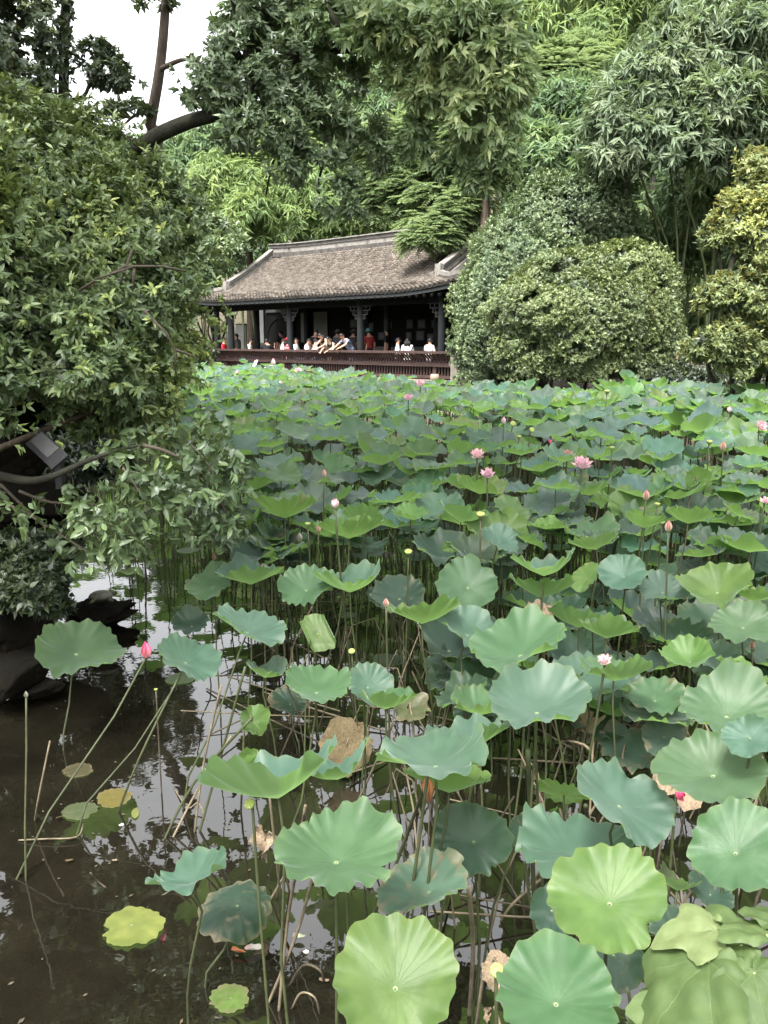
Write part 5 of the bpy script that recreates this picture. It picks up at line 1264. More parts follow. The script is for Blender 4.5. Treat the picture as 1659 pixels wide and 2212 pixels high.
# lower leaves filling the shade of the crowded right side and the open front
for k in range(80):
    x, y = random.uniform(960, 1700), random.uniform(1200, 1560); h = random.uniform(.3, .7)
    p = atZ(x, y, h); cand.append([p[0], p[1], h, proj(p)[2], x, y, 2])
for k in range(95):
    x, y = random.uniform(520, 1690), random.uniform(1075, 1215); h = random.uniform(.55, 1.02)
    p = atZ(x, y, h); cand.append([p[0], p[1], h, proj(p)[2], x, y, 2])
n_fg = 77
cand.sort(key=lambda c: c[3] + (6 if c[6] == 1 else 0) + (60 if not 0 < c[4] < 1659 else 0))
n_ind = 300 - n_fg
# landmarks that set single leaves apart
marks = []
for o in list(scene.objects):
    if o.get('category') in ('lotus flower', 'lotus bud', 'seed pod', 'furled leaf', 'lotus leaf', 'withered leaf'):
        wd = o['label'].split(); cut = len(wd)
        for i_, w_ in enumerate(wd):
            if i_ >= 3 and w_ in ('on', 'beside', 'above', 'with', 'over', 'standing', 'between', 'under', 'before', 'behind', 'held', 'just', 'peeping', 'sloping', 'at', 'facing', 'resting', 'against', 'lower', 'in', 'near', 'hanging', 'below', 'leaning', 'low', 'seen', 'sagging', 'directly', 'tipping', 'rising', 'shaped', 'one', 'of', 'to', 'showing', 'folded', 'touching', 'from', 'lying', 'turned', 'half', 'and', 'as', 'pointing', 'dropping', 'wedged', 'slanting', 'beneath'): cut = i_; break
        marks.append((o.location.copy(), ' '.join(wd[:min(cut, 6)]).rstrip(',')))
nm = {}
for m_ in marks: nm[m_[1]] = nm.get(m_[1], 0) + 1
marks = [m_ for m_ in marks if nm[m_[1]] == 1]
ORD = ['', 'second ', 'third ', 'fourth ', 'fifth ', 'sixth ', 'seventh ', 'eighth ', 'ninth ', 'tenth ', 'eleventh ', 'twelfth ']
seen_lab = {}
def describe(X, Y, cname, form):
    best = min(marks, key=lambda m: (m[0].x - X) ** 2 + (m[0].y - Y) ** 2)
    dx, dy = X - best[0].x, Y - best[0].y
    rel = 'to the right of' if dx > abs(dy) else 'to the left of' if -dx > abs(dy) else 'before' if dy < 0 else 'behind'
    key = (cname, form, rel, best[1]); k_ = seen_lab.get(key, 0); seen_lab[key] = k_ + 1
    best = (best[0], best[1] if len(best[1].split()) < 6 else ' '.join(best[1].split()[:5]))
    return f'{ORD[min(k_, 11)]}{cname} {form} {rel} the {best[1]}'
mass = []
def pick(h, Y, low):
    u = random.random()
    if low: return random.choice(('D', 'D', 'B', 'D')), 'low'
    return ('B' if u < .6 else 'G' if u < .86 else 'Y' if u < .95 else 'P'), ''
CN = {'B': 'blue-green', 'G': 'mid green', 'Y': 'yellow-green', 'P': 'pale lime', 'D': 'dark', 'S': 'olive'}
bV, bT, bU, bC = [], [], [], []; nb = 0
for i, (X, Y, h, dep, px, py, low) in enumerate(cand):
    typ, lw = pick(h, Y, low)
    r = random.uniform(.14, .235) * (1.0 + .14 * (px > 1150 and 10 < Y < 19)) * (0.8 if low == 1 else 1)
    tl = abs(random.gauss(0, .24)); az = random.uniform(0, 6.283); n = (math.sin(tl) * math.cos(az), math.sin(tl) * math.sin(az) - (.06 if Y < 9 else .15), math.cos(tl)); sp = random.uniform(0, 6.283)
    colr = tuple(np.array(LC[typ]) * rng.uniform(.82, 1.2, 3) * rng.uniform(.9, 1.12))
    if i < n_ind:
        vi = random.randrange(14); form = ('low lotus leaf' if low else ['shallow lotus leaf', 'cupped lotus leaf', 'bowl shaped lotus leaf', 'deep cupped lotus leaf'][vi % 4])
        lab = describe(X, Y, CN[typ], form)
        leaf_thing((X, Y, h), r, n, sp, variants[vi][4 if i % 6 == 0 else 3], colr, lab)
    else:
        V, T, UV = small[random.randrange(12)]
        Rm = np.array(basis(n, sp).to_matrix()); P = (V * r) @ Rm.T + [X, Y, h]
        bV.append(P); bT.append(T + nb); bU.append(UV); bC.append(np.tile([*colr, 1], (len(V), 1))); nb += len(V)
        mass.append((X, Y, h))
print('bed leaves', len(cand), 'individual', min(n_ind, len(cand)))
tag(link('lotus_leaves', np_mesh('lotus_leaves', np.concatenate(bV), np.concatenate(bT), {'leafcol': ('FLOAT_COLOR', np.concatenate(bC))}, uv=np.concatenate(bU), mats=[M['lotus_mass']])), 'far packed lotus leaves reaching back to the bank', 'lotus leaf', None, 'stuff')
mb = MB()
for (X, Y, h) in mass:
    a, b = random.gauss(0, .08), random.gauss(0, .08); mb.tube([(X + a, Y + b, -.05), (X + a * .5, Y + b * .5, h * .5), (X, Y, h - .03)], .008, 4, False)
mb.build('lotus_stalks', M['stalk'], label='thicket of lotus stalks under the far leaves', kind='stuff', cat='lotus stalk')

# dry and bent stalks
def dry(pts, r, mat, label):
    P = [Vector(p) for p in pts]; Q_ = []
    for i in range(len(P) - 1):
        for t in (0, .25, .5, .75):
            a, b = P[max(i - 1, 0)], P[min(i + 2, len(P) - 1)]
            Q_.append(0.5 * ((2 * P[i]) + (P[i + 1] - a) * t + (2 * a - 5 * P[i] + 4 * P[i + 1] - b) * t * t + (3 * P[i] - a - 3 * P[i + 1] + b) * t ** 3))
    Q_.append(P[-1])
    return MB().tube(Q_, r, 6).build('dry_stalk', M[mat], smooth=True, label=label, cat='stalk', group='bare and broken lotus stalks')
def wz(x, y, z=0.0): return tuple(atZ(x, y, z))
for (a, zz, mt, rr, lb) in [
    ([(74, 1790), (80, 1740), (108, 1600)], (-.1, .12, .45), 'dry_stalk', .005, 'bare stalk crossing the one with the grey-green bud'),
    ([(345, 1835), (420, 1690), (545, 1550)], (-.05, .25, .62), 'stalk', .007, 'longest leaning stalk of the bundle over the pale reflection'),
    ([(362, 1832), (430, 1700), (500, 1590)], (-.05, .22, .5), 'dry_stalk', .006, 'second leaning stalk lying beside the longest one'),
    ([(418, 1818), (440, 1650), (478, 1480)], (-.05, .35, .8), 'dry_stalk', .006, 'tan stalk rising steeply from the bundle foot'),
    ([(425, 1818), (475, 1640), (530, 1440)], (-.05, .35, .85), 'stalk', .007, 'green stalk rising steeply beside the tan one'),
    ([(250, 1770), (300, 1640), (385, 1465)], (-.05, .3, .68), 'stalk', .0065, 'long slanting stalk reaching the leaf beside the deep pink bud'),
    ([(575, 1960), (635, 1850), (660, 1740)], (-.05, .3, .7), 'dry_stalk', .006, 'pale dry stalk behind the drooping dark leaf'),
    ([(600, 2210), (620, 2000), (640, 1880)], (-.05, .35, .7), 'dry_stalk', .006, 'tall dry stalk in front of the great open leaf'),
    ([(570, 2190), (640, 2020), (676, 1890)], (-.05, .3, .6), 'dry_stalk', .006, 'dry stalk slanting under the great open leaf'),
    ([(775, 2030), (830, 1930), (880, 1800), (918, 1700)], (0, .3, .6, .95), 'stalk', .0065, 'olive stalk curving to the withering leaf'),
    ([(625, 2130), (655, 2085), (690, 2095), (700, 2120)], (0, .12, .14, .05), 'dark_stalk', .005, 'dark bent stalk with a torn tip'),
    ([(630, 2180), (650, 2145), (680, 2155), (690, 2190)], (0, .1, .1, 0), 'dry_stalk', .004, 'short arched stalk near the bent dark one'),
    ([(1275, 1650), (1310, 1700), (1350, 1760), (1380, 1790)], (.5, .45, .3, .0), 'dry_stalk', .006, 'drooping stalk behind the wide drooping leaf'),
    ([(1265, 1740), (1275, 1780), (1310, 1815)], (.85, .6, .4), 'stalk', .008, 'thick pale green stalk hooking down'),
    ([(1225, 1600), (1275, 1620), (1295, 1700)], (.45, .5, .1), 'dry_stalk', .007, 'bent tan stalk of the rolled ochre dead leaf'),
    ([(700, 1480), (640, 1560), (600, 1650)], (.5, .3, -.05), 'dark_stalk', .006, 'dark stalk slanting across the pale reflection'),
    ([(890, 1450), (930, 1540), (960, 1640)], (.5, .3, -.05), 'dark_stalk', .006, 'dark broken stalk before the sail-like leaf'),
    ([(760, 1760), (815, 1640), (850, 1560)], (-.05, .35, .6), 'dry_stalk', .006, 'pale stalk slanting behind the great open leaf'),
    ([(850, 1700), (880, 1640), (910, 1700), (915, 1740)], (-.05, .3, .3, .1), 'dry_stalk', .0045, 'grey arched stalk over still water'),
    ([(1075, 2000), (1110, 1950), (1180, 1890)], (-.03, .1, .2), 'dry_stalk', .006, 'pair of dry stalks crossing low behind the tall single stalk'),
    ([(1012, 2212), (1022, 2050), (1012, 1915)], (-.05, .35, .7), 'dry_stalk', .008, 'upright grey stalk under the darkest big leaf'),
    ([(1158, 2060), (1150, 1850), (1140, 1620)], (-.05, .5, 1.05), 'stalk', .009, 'tall single stalk under the frosted giant leaf'),
    ([(40, 1815), (100, 1812), (165, 1808), (180, 1780)], (.005, .02, .02, .03), 'dry_stalk', .004, 'thin twig lying curved on open dark water'),
    ([(195, 1885), (225, 1915), (300, 1955), (400, 1905), (440, 1890)], (.1, .0, -.02, .03, .12), 'dark_stalk', .004, 'long dark twig rising from the water beside the floating pad'),
    ([(375, 1700), (405, 1745), (430, 1735), (450, 1790)], (.0, .02, .04, -.02), 'dry_stalk', .004, 'thin crooked twig at the foot of the bundle')]:
    dry([wz(x, y, z) for (x, y), z in zip(a, zz)], rr, mt, lb)
mb = MB()
for k in range(130):
    x, y = random.uniform(-60, 900), random.uniform(1380, 2230)
    if random.random() < .35: x, y = random.gauss(250, 120), random.gauss(1750, 120)
    p = Vector(wz(x, y, .004)); s_ = random.uniform(.003, .011) * (1 + 1.2 * (random.random() < .08)); a_ = random.uniform(0, 6.28)
    q_ = [p + Vector((math.cos(a_ + t_) * s_ * f_, math.sin(a_ + t_) * s_ * f_, random.uniform(0, .002))) for t_, f_ in ((0, 1.3), (1.3, .7), (3.1, 1.2), (4.6, .6))]
    mb.add(q_, [(0, 1, 2, 3)], random.choice((0, 1, 1, 1)))
link('water_debris', mb.mesh('water_debris', [M['brown_leaf'], M['dark_stalk'], M['tan']]), label='specks of rotten leaf and bark floating on the open water', kind='stuff', cat='debris')
mb = MB()
for k in range(330):
    x = random.uniform(560, 1690); y = random.uniform(1130, 1640) if k % 4 else random.uniform(1640, 2050)
    if y > 1640 and x < 900: continue
    p = Vector(wz(x, y, 0)); a = random.uniform(0, 6.28); L = random.uniform(.25, .75); d = Vector((math.cos(a), math.sin(a), 0))
    kind = random.random()
    if kind < .5: pts = [p - Vector((0, 0, .05)), p + d * L * .15 + Vector((0, 0, L * .6)), p + d * L * .35 + Vector((0, 0, L))]
    elif kind < .8: pts = [p - Vector((0, 0, .05)), p + d * L * .2 + Vector((0, 0, L * .5)), p + d * L * .45 + Vector((0, 0, L * .55)), p + d * L * .6 + Vector((0, 0, L * .2))]
    else: pts = [p - d * L + Vector((0, 0, .01)), p + Vector((0, 0, .05)), p + d * L + Vector((0, 0, .1))]
    mb.tube(pts, random.uniform(.004, .0065), 4, False, 0 if random.random() < .55 else 1)
link('stalk_tangle', mb.mesh('stalk_tangle', [M['dry_stalk'], M['dark_stalk']], True), label='tangle of old broken lotus stalks in the shade of the leaves', kind='stuff', cat='lotus stalk')

# ------------------------------------------------------------------ trees, bamboo, bushes
UP = np.array([0, 0, 1.0])
def leaf_cloud(name, base, d, n, L, W, tint, mat, parent=None, hexa=False, droop=0.12, kind='stuff', **k):
    """many separate leaves in one mesh: each a folded blade with its own tint"""
    N = len(base); d = nrm(d); side = nrm(np.cross(d, n)); n = np.cross(side, d)
    L = L[:, None]; W = W[:, None]
    if not hexa:
        V = np.stack([base, base + d * L * .42 + side * W * .5 + n * W * .12, base + d * L - n * L * droop, base + d * L * .42 - side * W * .5 + n * W * .12], 1).reshape(-1, 3)
        T = (np.arange(N)[:, None, None] * 4 + np.array([[0, 1, 2], [0, 2, 3]])[None]).reshape(-1, 3); q = 4
    else:
        m1 = base + d * L * .33 + n * L * .03; m2 = base + d * L * .68 - n * L * droop * .4; tip = base + d * L - n * L * droop
        up = n * W * .14
        V = np.stack([base, m1, m2, tip, m1 + side * W * .48 + up, m2 + side * W * .40 + up, m1 - side * W * .48 + up, m2 - side * W * .40 + up], 1).reshape(-1, 3)
        T = (np.arange(N)[:, None, None] * 8 + np.array([[0, 4, 1], [1, 4, 5], [1, 5, 2], [2, 5, 3], [0, 1, 6], [1, 7, 6], [1, 2, 7], [2, 3, 7]])[None]).reshape(-1, 3); q = 8
    me = np_mesh(name, V, T, {'tint': ('FLOAT', np.repeat(tint, q))}, smooth=False, mats=[M[mat]])
    return link(name, me, parent, kind=kind, **k)
def rand_dirs(N): return nrm(rng.normal(size=(N, 3)))
def perp(d):
    r_ = rand_dirs(len(d)); return nrm(np.cross(d, r_))
def lobe(x, y, Y, rx, ry, rz=None):
    """ellipsoid seen at full-view pixel (x, y), distance Y, with pixel half-sizes"""
    c = atY(x, y, Y); s = proj(c)[2] / F
    return c, np.array([rx * s, (rz if rz is not None else 0.8 * (rx + ry) / 2) * s, ry * s])
def sample(lobes, N, lo=.72, hi=1.04, rough=.28, clump=1.1, thr=-.35, zmin=-.75, front=0.0, seed=1, fsc=1.6):
    """points on the uneven shells of the lobes and the way outward there"""
    A = np.array([(r[0] * r[1] + r[0] * r[2] + r[1] * r[2]) for c, r in lobes]); A /= A.sum()
    out_p, out_d = [], []; got = 0; tries = 0
    while got < N and tries < 12:
        tries += 1; M_ = int(N * 1.6)
        li = rng.choice(len(lobes), M_, p=A); C = np.array([lobes[i][0] for i in li]); Rr = np.array([lobes[i][1] for i in li])
        D = rand_dirs(M_); ok = D[:, 2] > zmin
        if front: ok &= rng.random(M_) > front * np.clip(D[:, 1], 0, 1)
        rho = rng.uniform(lo, hi, M_) ; rho = rho * (1 + rough * snoise(D + C * .37, fsc, seed))
        P = C + D * Rr * rho[:, None]
        size = Rr.mean()
        ok &= snoise(P, clump * 2.2 / max(size, .2), seed + 7) > thr + .35 * rng.normal(size=M_) * .5
        for (c, r) in lobes:
            inside = (((P - c) / r) ** 2).sum(1) < .42; ok &= ~inside
        P, D = P[ok], nrm((D / Rr)[ok]); out_p.append(P); out_d.append(D); got += len(P)
    P, D = np.concatenate(out_p)[:N], np.concatenate(out_d)[:N]
    return P, D
def sprays(P, D, k, spread, stemlen):
    """k leaves round each twig tip: base point, direction, face normal"""
    N = len(P); Pk = np.repeat(P, k, 0); Dk = np.repeat(D, k, 0)
    pr = perp(Dk); sp = spread * rng.uniform(.65, 1.25, N * k)
    d = Dk * np.cos(sp)[:, None] + pr * np.sin(sp)[:, None]
    base = Pk - Dk * (rng.uniform(0, 1, N * k) * stemlen)[:, None]
    n = nrm(Dk - d * (Dk * d).sum(1)[:, None] + UP * .35)
    return base, d, n
def tint_of(P, D, k, seed, amp=.22, up=.0):
    """every twig has its own age, neighbours alike: a leaf's colour, not its light"""
    t = .44 + amp * snoise(P, 1.3, seed) + .09 * rng.normal(size=len(P))
    t = np.repeat(t, k) + .10 * rng.normal(size=len(P) * k)
    return np.clip(t, 0, 1)
def broad_crown(name, lobes, N, k, L, W, mat, parent, spread=1.0, droop=.25, seed=1, hexa=False, dbias=(0, 0, .35), young=.06, **kw):
    P, D = sample(lobes, N, seed=seed, **kw)
    D = nrm(D + np.array(dbias) + .45 * rng.normal(size=D.shape))
    base, d, n = sprays(P, D, k, spread, L * .6); d = nrm(d + np.array([0, 0, -droop]))
    t = tint_of(P, D, k, seed); yg = np.repeat(rng.random(len(P)) < young, k); t[yg] = np.clip(t[yg] + .32, 0, .92)
    m = len(base)
    return leaf_cloud(name, base, d, n, L * rng.uniform(.65, 1.2, m), W * rng.uniform(.75, 1.2, m), t, mat, parent, hexa)
def bamboo_crown(name, lobes, N, k, L, W, mat, parent, seed=1, hang=.8, out=.5, **kw):
    """leaves fan out in stars from the nodes of short hanging side twigs"""
    n_tw = max(1, N // 3)
    P, D = sample(lobes, n_tw, seed=seed, **kw)
    Dh = nrm(D * np.array([1, 1, .3]) * out + np.array([0, 0, -hang]) + .4 * rng.normal(size=D.shape))
    j = np.tile(np.arange(3), len(P)); P = np.repeat(P, 3, 0); Dh = np.repeat(Dh, 3, 0); D = np.repeat(D, 3, 0)
    P = P + Dh * ((j - 1) * L * .75)[:, None] + rng.normal(size=P.shape) * L * .12
    Dh = nrm(Dh + .25 * rng.normal(size=Dh.shape))
    base, d, n = sprays(P, Dh, k, .78, L * .12); d = nrm(d + np.array([0, 0, -.12]))
    n = nrm(n * .6 + UP * .9 + np.repeat(D, k, 0) * .8)
    m = len(base)
    return leaf_cloud(name, base, d, n, L * rng.uniform(.6, 1.2, m), W * rng.uniform(.8, 1.2, m), tint_of(P, D, k, seed), mat, parent, droop=.14)
def feather_crown(name, lobes, N, L, mat, parent, seed=1, **kw):
    """flat fronds of fine leaflets along both sides of a twig"""
    P, D = sample(lobes, N, seed=seed, **kw)
    D = nrm(D * np.array([1, 1, .35]) + .5 * rng.normal(size=D.shape) * np.array([1, 1, .5]) + np.array([0, 0, -.12])); S = nrm(np.cross(D, UP)); K = 9; sg = np.tile(np.array([1, -1] * K), len(P)); tt = np.tile(np.repeat(np.linspace(.05, 1, K), 2), len(P))
    Pk, Dk, Sk = (np.repeat(a, 2 * K, 0) for a in (P, D, S))
    base = Pk + Dk * (tt * L * 1.0)[:, None] - UP * (tt ** 2 * L * .25)[:, None]
    d = nrm(Sk * sg[:, None] + Dk * .55 - UP * .15); m = len(base); ln = L * .42 * (1.05 - .65 * np.abs(tt - .4)) * rng.uniform(.85, 1.15, m)
    return leaf_cloud(name, base, d, nrm(np.tile(UP, (m, 1)) + .35 * rng.normal(size=(m, 3))), ln, ln * .34, tint_of(P, D, 2 * K, seed), mat, parent, droop=.1)
def wob(a, b, n=6, amp=.05):
    a, b = np.array(a, float), np.array(b, float); L = np.linalg.norm(b - a)
    return [tuple(a + (b - a) * i / n + (rng.normal(size=3) * amp * L if 0 < i < n else 0)) for i in range(n + 1)]
def limb(name, pts, r0, r1, mat, parent, n=8, **k):
    P = [np.array(p, float) for p in pts]; Q_ = []
    for i in range(len(P) - 1):
        for t in (0, .25, .5, .75):
            a, b = P[max(i - 1, 0)], P[min(i + 2, len(P) - 1)]
            Q_.append(0.5 * ((2 * P[i]) + (P[i + 1] - a) * t + (2 * a - 5 * P[i] + 4 * P[i + 1] - b) * t * t + (3 * P[i] - a - 3 * P[i + 1] + b) * t ** 3))
    Q_.append(P[-1]); m = len(Q_)
    return MB().tube(Q_, [r0 + (r1 - r0) * i / (m - 1) for i in range(m)], n).build(name, M[mat], parent, smooth=True, **k)
def tree(name, x, y, label, cat, group=None, z=None):
    o = empty(name, (x, y, ground_z(x, y) if z is None else z), label=label, cat=cat, group=group); return o
def world_child(parent):
    """parts are modelled in world space: undo the root's own place"""
    def fix(o): o.matrix_parent_inverse = Matrix.Translation(-parent.location); return o
    return fix
def all_fix(root):
    bpy_children = [o for o in scene.objects if o.parent is root]
    for o in bpy_children: o.matrix_parent_inverse = Matrix.Translation(-Vector(root.location))

# --- big osmanthus over the near bank
t = tree('osmanthus_tree', -3.7, 5.6, 'large leafy osmanthus tree hanging over the near water with arching low branches', 'tree')
LO = [lobe(60, 420, 6.4, 150, 170), lobe(170, 560, 6.2, 190, 190), lobe(300, 500, 7.0, 130, 120), lobe(60, 700, 5.6, 190, 160), lobe(250, 700, 6.0, 170, 150), lobe(325, 660, 6.6, 85, 140), lobe(335, 540, 7.2, 85, 100),
      lobe(335, 800, 6.2, 65, 55), lobe(310, 720, 6.2, 80, 100), lobe(230, 830, 5.7, 130, 90), lobe(120, 800, 5.3, 160, 70), lobe(240, 900, 5.9, 80, 55), lobe(-60, 600, 5.4, 150, 260), lobe(300, 870, 6.1, 60, 90), lobe(130, 330, 7.4, 150, 90), lobe(-80, 350, 6.5, 140, 160), lobe(-100, 860, 4.8, 110, 90)]
broad_crown('crown', LO, 19500, 7, .064, .0235, 'lf_osm', t, 1.0, .25, 21, True, young=.08, thr=-.12, lo=.55, rough=.5, clump=1.8, fsc=2.4)
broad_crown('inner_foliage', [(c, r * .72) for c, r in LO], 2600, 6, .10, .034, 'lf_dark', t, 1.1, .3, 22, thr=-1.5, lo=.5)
broad_crown('outer_sprays', LO, 2200, 7, .064, .023, 'lf_osm', t, .9, .35, 23, True, young=.15, thr=.0, lo=1.0, hi=1.32, rough=.4, clump=2.2, fsc=2.4)
limb('trunk', [(-3.7, 5.6, .6), (-3.6, 5.7, 1.3), (-3.45, 5.9, 2.2), (-3.2, 6.2, 3.4)], .13, .06, 'bark_dark', t)
for (a, b) in (((-3.6, 5.7, 1.5), atY(250, 700, 6.0)), ((-3.5, 5.8, 2.0), atY(330, 600, 6.5)), ((-3.5, 5.8, 1.8), atY(100, 600, 6)), ((-3.4, 6.0, 2.6), atY(60, 380, 6.4)), ((-3.3, 6.1, 3.0), atY(300, 470, 7)), ((-3.6, 5.6, 1.2), atY(250, 870, 5.8))):
    limb('branch', wob(a, b, 4, .04), .04, .012, 'bark', t)
tw = MB()
for (pts, Y) in ((((190, 625), (270, 575), (350, 575), (400, 585)), 5.5), (((310, 670), (360, 720), (380, 760), (378, 800)), 5.5), (((380, 755), (420, 770)), 5.5), (((285, 540), (260, 610), (225, 650)), 5.6), (((150, 640), (215, 600), (290, 575)), 5.4), (((290, 250 + 330), (285, 630)), 5.6)):
    tw.tube([tuple(atY(x, y, Y)) for x, y in pts], [.010 - .005 * i / len(pts) for i in range(len(pts))], 5)
tw.build('twigs', M['twig'], t, smooth=True, kind='stuff')
# the low arching branch over the water: every leaf of it a leaf of its own
lowb = [((0, 1028), (60, 1038), (110, 1030), (190, 995), (270, 968), (310, 962)), ((310, 962), (350, 945), (385, 935), (430, 945), (470, 975)), ((310, 962), (360, 975), (410, 1005), (450, 1040), (480, 1090), (490, 1130)),
        ((0, 1060), (20, 1090), (60, 1110), (100, 1140)), ((40, 1060), (110, 1085), (200, 1090), (280, 1120)), ((180, 1000), (250, 985), (275, 1020), (330, 1045), (380, 1090)), ((265, 1010), (300, 1060), (320, 1110)), ((240, 1090), (280, 1150), (330, 1180)), ((140, 1100), (200, 1160), (260, 1200)),
        ((0, 1045), (80, 1120), (170, 1180), (230, 1215)), ((385, 935), (440, 990), (470, 1040)), ((410, 1005), (420, 1070), (440, 1120))]
tips = []
for bi, pts in enumerate(lowb):
    Y0 = 5.0
    W3 = [atY(x, y, Y0 + .25 * math.sin(bi * 1.7) * min(1, x / 150)) for x, y in pts]
    limb('low_branch', W3, (.032, .014, .013, .012, .011, .010, .008, .007, .007, .010, .006, .006)[bi], .005, 'bark_dark' if bi == 0 else 'twig', t, 6)
    for i in range(len(W3) - 1):
        for q_ in range(5):
            if bi == 0 and i < 4: continue
            if bi in (3, 4, 9) and i < 1: continue
            tips.append(W3[i] + (W3[i + 1] - W3[i]) * (q_ / 5) + rng.normal(size=3) * np.array([.05, .08, .05]))
def one_leaf(mat):
    V = np.array([[0, 0, 0], [.33, 0, .03], [.68, 0, -.03], [1, 0, -.14], [.33, .16, .08], [.68, .13, .02], [.33, -.16, .08], [.68, -.13, .02]]); T = np.array([[0, 1, 4], [1, 5, 4], [1, 2, 5], [2, 3, 5], [0, 6, 1], [1, 6, 7], [1, 7, 2], [2, 7, 3]])
    return np_mesh('leaf', V, T, {'tint': ('FLOAT', np.full(8, mat))}, smooth=False, mats=[M['lf_osm']])
lvs = [one_leaf(v) for v in (.0, .06, .12, .2, .28, .38, .7)]
cl = [(430, 975, 60, 45), (490, 1000, 45, 50), (470, 1080, 55, 60), (400, 1030, 70, 50), (330, 1090, 80, 60), (420, 1140, 60, 40), (300, 1160, 70, 45), (230, 1120, 60, 50), (350, 1030, 60, 45), (180, 1120, 60, 40), (440, 930, 60, 25), (510, 1050, 35, 60), (230, 1190, 60, 40), (480, 1150, 40, 40)]
sp_p = list(tips)
for k in range(330):
    x, y, rx, ry = cl[random.randrange(len(cl))]; sp_p.append(atY(random.gauss(x, rx * .55), random.gauss(y, ry * .55), 5.0 + random.gauss(0, .3)))
random.shuffle(sp_p); n_lf = 0; restP = []
for P in sp_p:
    dirv = nrm(np.array([random.gauss(.25, .5), random.gauss(-.3, .5), random.gauss(-.15, .45)]))
    if n_lf >= 294: restP.append((P, dirv)); continue
    for k in range(6):
        a = k * 1.05 + random.uniform(-.3, .3); pv = perp(dirv[None])[0]; sp_ = random.uniform(.6, 1.25); d = dirv * math.cos(sp_) + pv * math.sin(sp_) + np.array([0, 0, -.28])
        X = Vector(d).normalized(); Yv = X.cross(Vector(tuple(UP * .8 + dirv * .6))).normalized() * -1; Zv = X.cross(Yv)
        s = random.uniform(.05, .088); o = link('leaf', random.choice(lvs), t); o.matrix_basis = Matrix.Translation(Vector(P)) @ Matrix((X, Yv, Zv)).transposed().to_4x4() @ Matrix.Scale(s, 4); n_lf += 1
P = np.array([p for p, d in restP]); D = np.array([d for p, d in restP]); base, d, n = sprays(P, D, 6, 1.0, .06); d = nrm(d + np.array([0, 0, -.25])); m = len(base)
leaf_cloud('low_foliage', base, d, n, .08 * rng.uniform(.65, 1.2, m), .033 * rng.uniform(.8, 1.2, m), np.clip(tint_of(P, D, 6, 5) - .24, 0, 1), 'lf_osm', t, True)
all_fix(t)

# --- a lesser tree on the bank farther back, mostly behind the osmanthus, whose reflection breaks up the sky in the water
t = tree('bank_tree', -5.2, 12.8, 'smaller dark tree on the bank behind the near osmanthus', 'tree')
LB = [lobe(230, 600, 12.6, 90, 100), lobe(320, 540, 12.8, 60, 80), lobe(320, 660, 12.4, 60, 70), lobe(210, 480, 13, 90, 80), lobe(120, 640, 12.2, 90, 110)]
broad_crown('crown', LB, 1900, 7, .11, .045, 'lf_dark', t, 1.0, .3, 34, thr=-.1, lo=.3, rough=.4, clump=1.6)
limb('trunk', [(-5.2, 12.8, .7), (-5.1, 12.8, 2.0), tuple(LB[0][0])], .11, .05, 'bark_dark', t)
for c_, r_2 in LB[1:]: limb('branch', wob((-5.1, 12.8, 2.0), c_, 4, .05), .045, .012, 'bark_dark', t)
all_fix(t)

# --- leaning brown trunk and the dark trunk behind the osmanthus, their crowns out of the top of the view
t = tree('tall_tree', -6.0, 13.5, 'tall tree with a slender reddish brown leaning trunk against the white sky', 'tree')
limb('trunk', [(-6.0, 13.5, .9), atY(318, 360, 13), atY(325, 270, 12.8), atY(345, 150, 12.6), atY(358, 0, 12.5), atY(365, -250, 12.5), atY(380, -500, 13)], .105, .045, 'bark_red', t)
limb('branch', [atY(335, 235, 12.8), atY(290, 250, 12.6), atY(255, 285, 12.4)], .03, .012, 'bark', t); limb('branch', [atY(345, 150, 12.6), atY(390, 130, 12.2), atY(430, 128, 12)], .04, .015, 'bark', t)
LT = [lobe(330, 5, 12.4, 50, 14), lobe(380, -330, 13, 240, 100), lobe(150, -420, 13, 220, 110), lobe(560, -420, 13.5, 220, 120), lobe(265, 232, 12.6, 55, 16), lobe(425, 128, 12.1, 24, 18)]
broad_crown('crown', LT, 2100, 7, .13, .06, 'lf_dark', t, 1.0, .3, 31, thr=-.1, lo=.3, rough=.35)
all_fix(t)
t = tree('dark_tree', -6.6, 10.5, 'tree with a straight dark trunk and small dense leaves in the upper corner', 'tree')
limb('trunk', [(-6.3, 10.5, .9), atY(128, 420, 10.5), atY(136, 250, 10.5), atY(140, 60, 10.5), atY(150, -150, 10.5), atY(140, -420, 10.8)], .085, .04, 'bark_dark', t)
LT = [lobe(30, 60, 10.2, 120, 110), lobe(95, 10, 10.4, 60, 45), lobe(40, 190, 10.0, 95, 70), lobe(-60, 180, 9.6, 130, 140), lobe(240, 160, 10.4, 45, 40), lobe(205, 115, 10.4, 45, 35), lobe(270, 175, 10.4, 40, 22), lobe(150, 300, 10.2, 45, 40), lobe(30, -120, 10.5, 150, 90), lobe(90, -330, 11, 200, 120), lobe(-120, -100, 10, 160, 160), lobe(-160, -380, 10, 200, 160)]
broad_crown('crown', LT, 5200, 7, .085, .042, 'lf_dark', t, 1.05, .35, 32, thr=-.1, lo=.3, rough=.35, clump=1.5)
for b in ((30, 60), (240, 160), (-60, 180), (150, 30)): limb('branch', wob(atY(110, 260, 10.5), atY(b[0], b[1], 10.2), 4, .05), .035, .01, 'bark_dark', t)
all_fix(t)

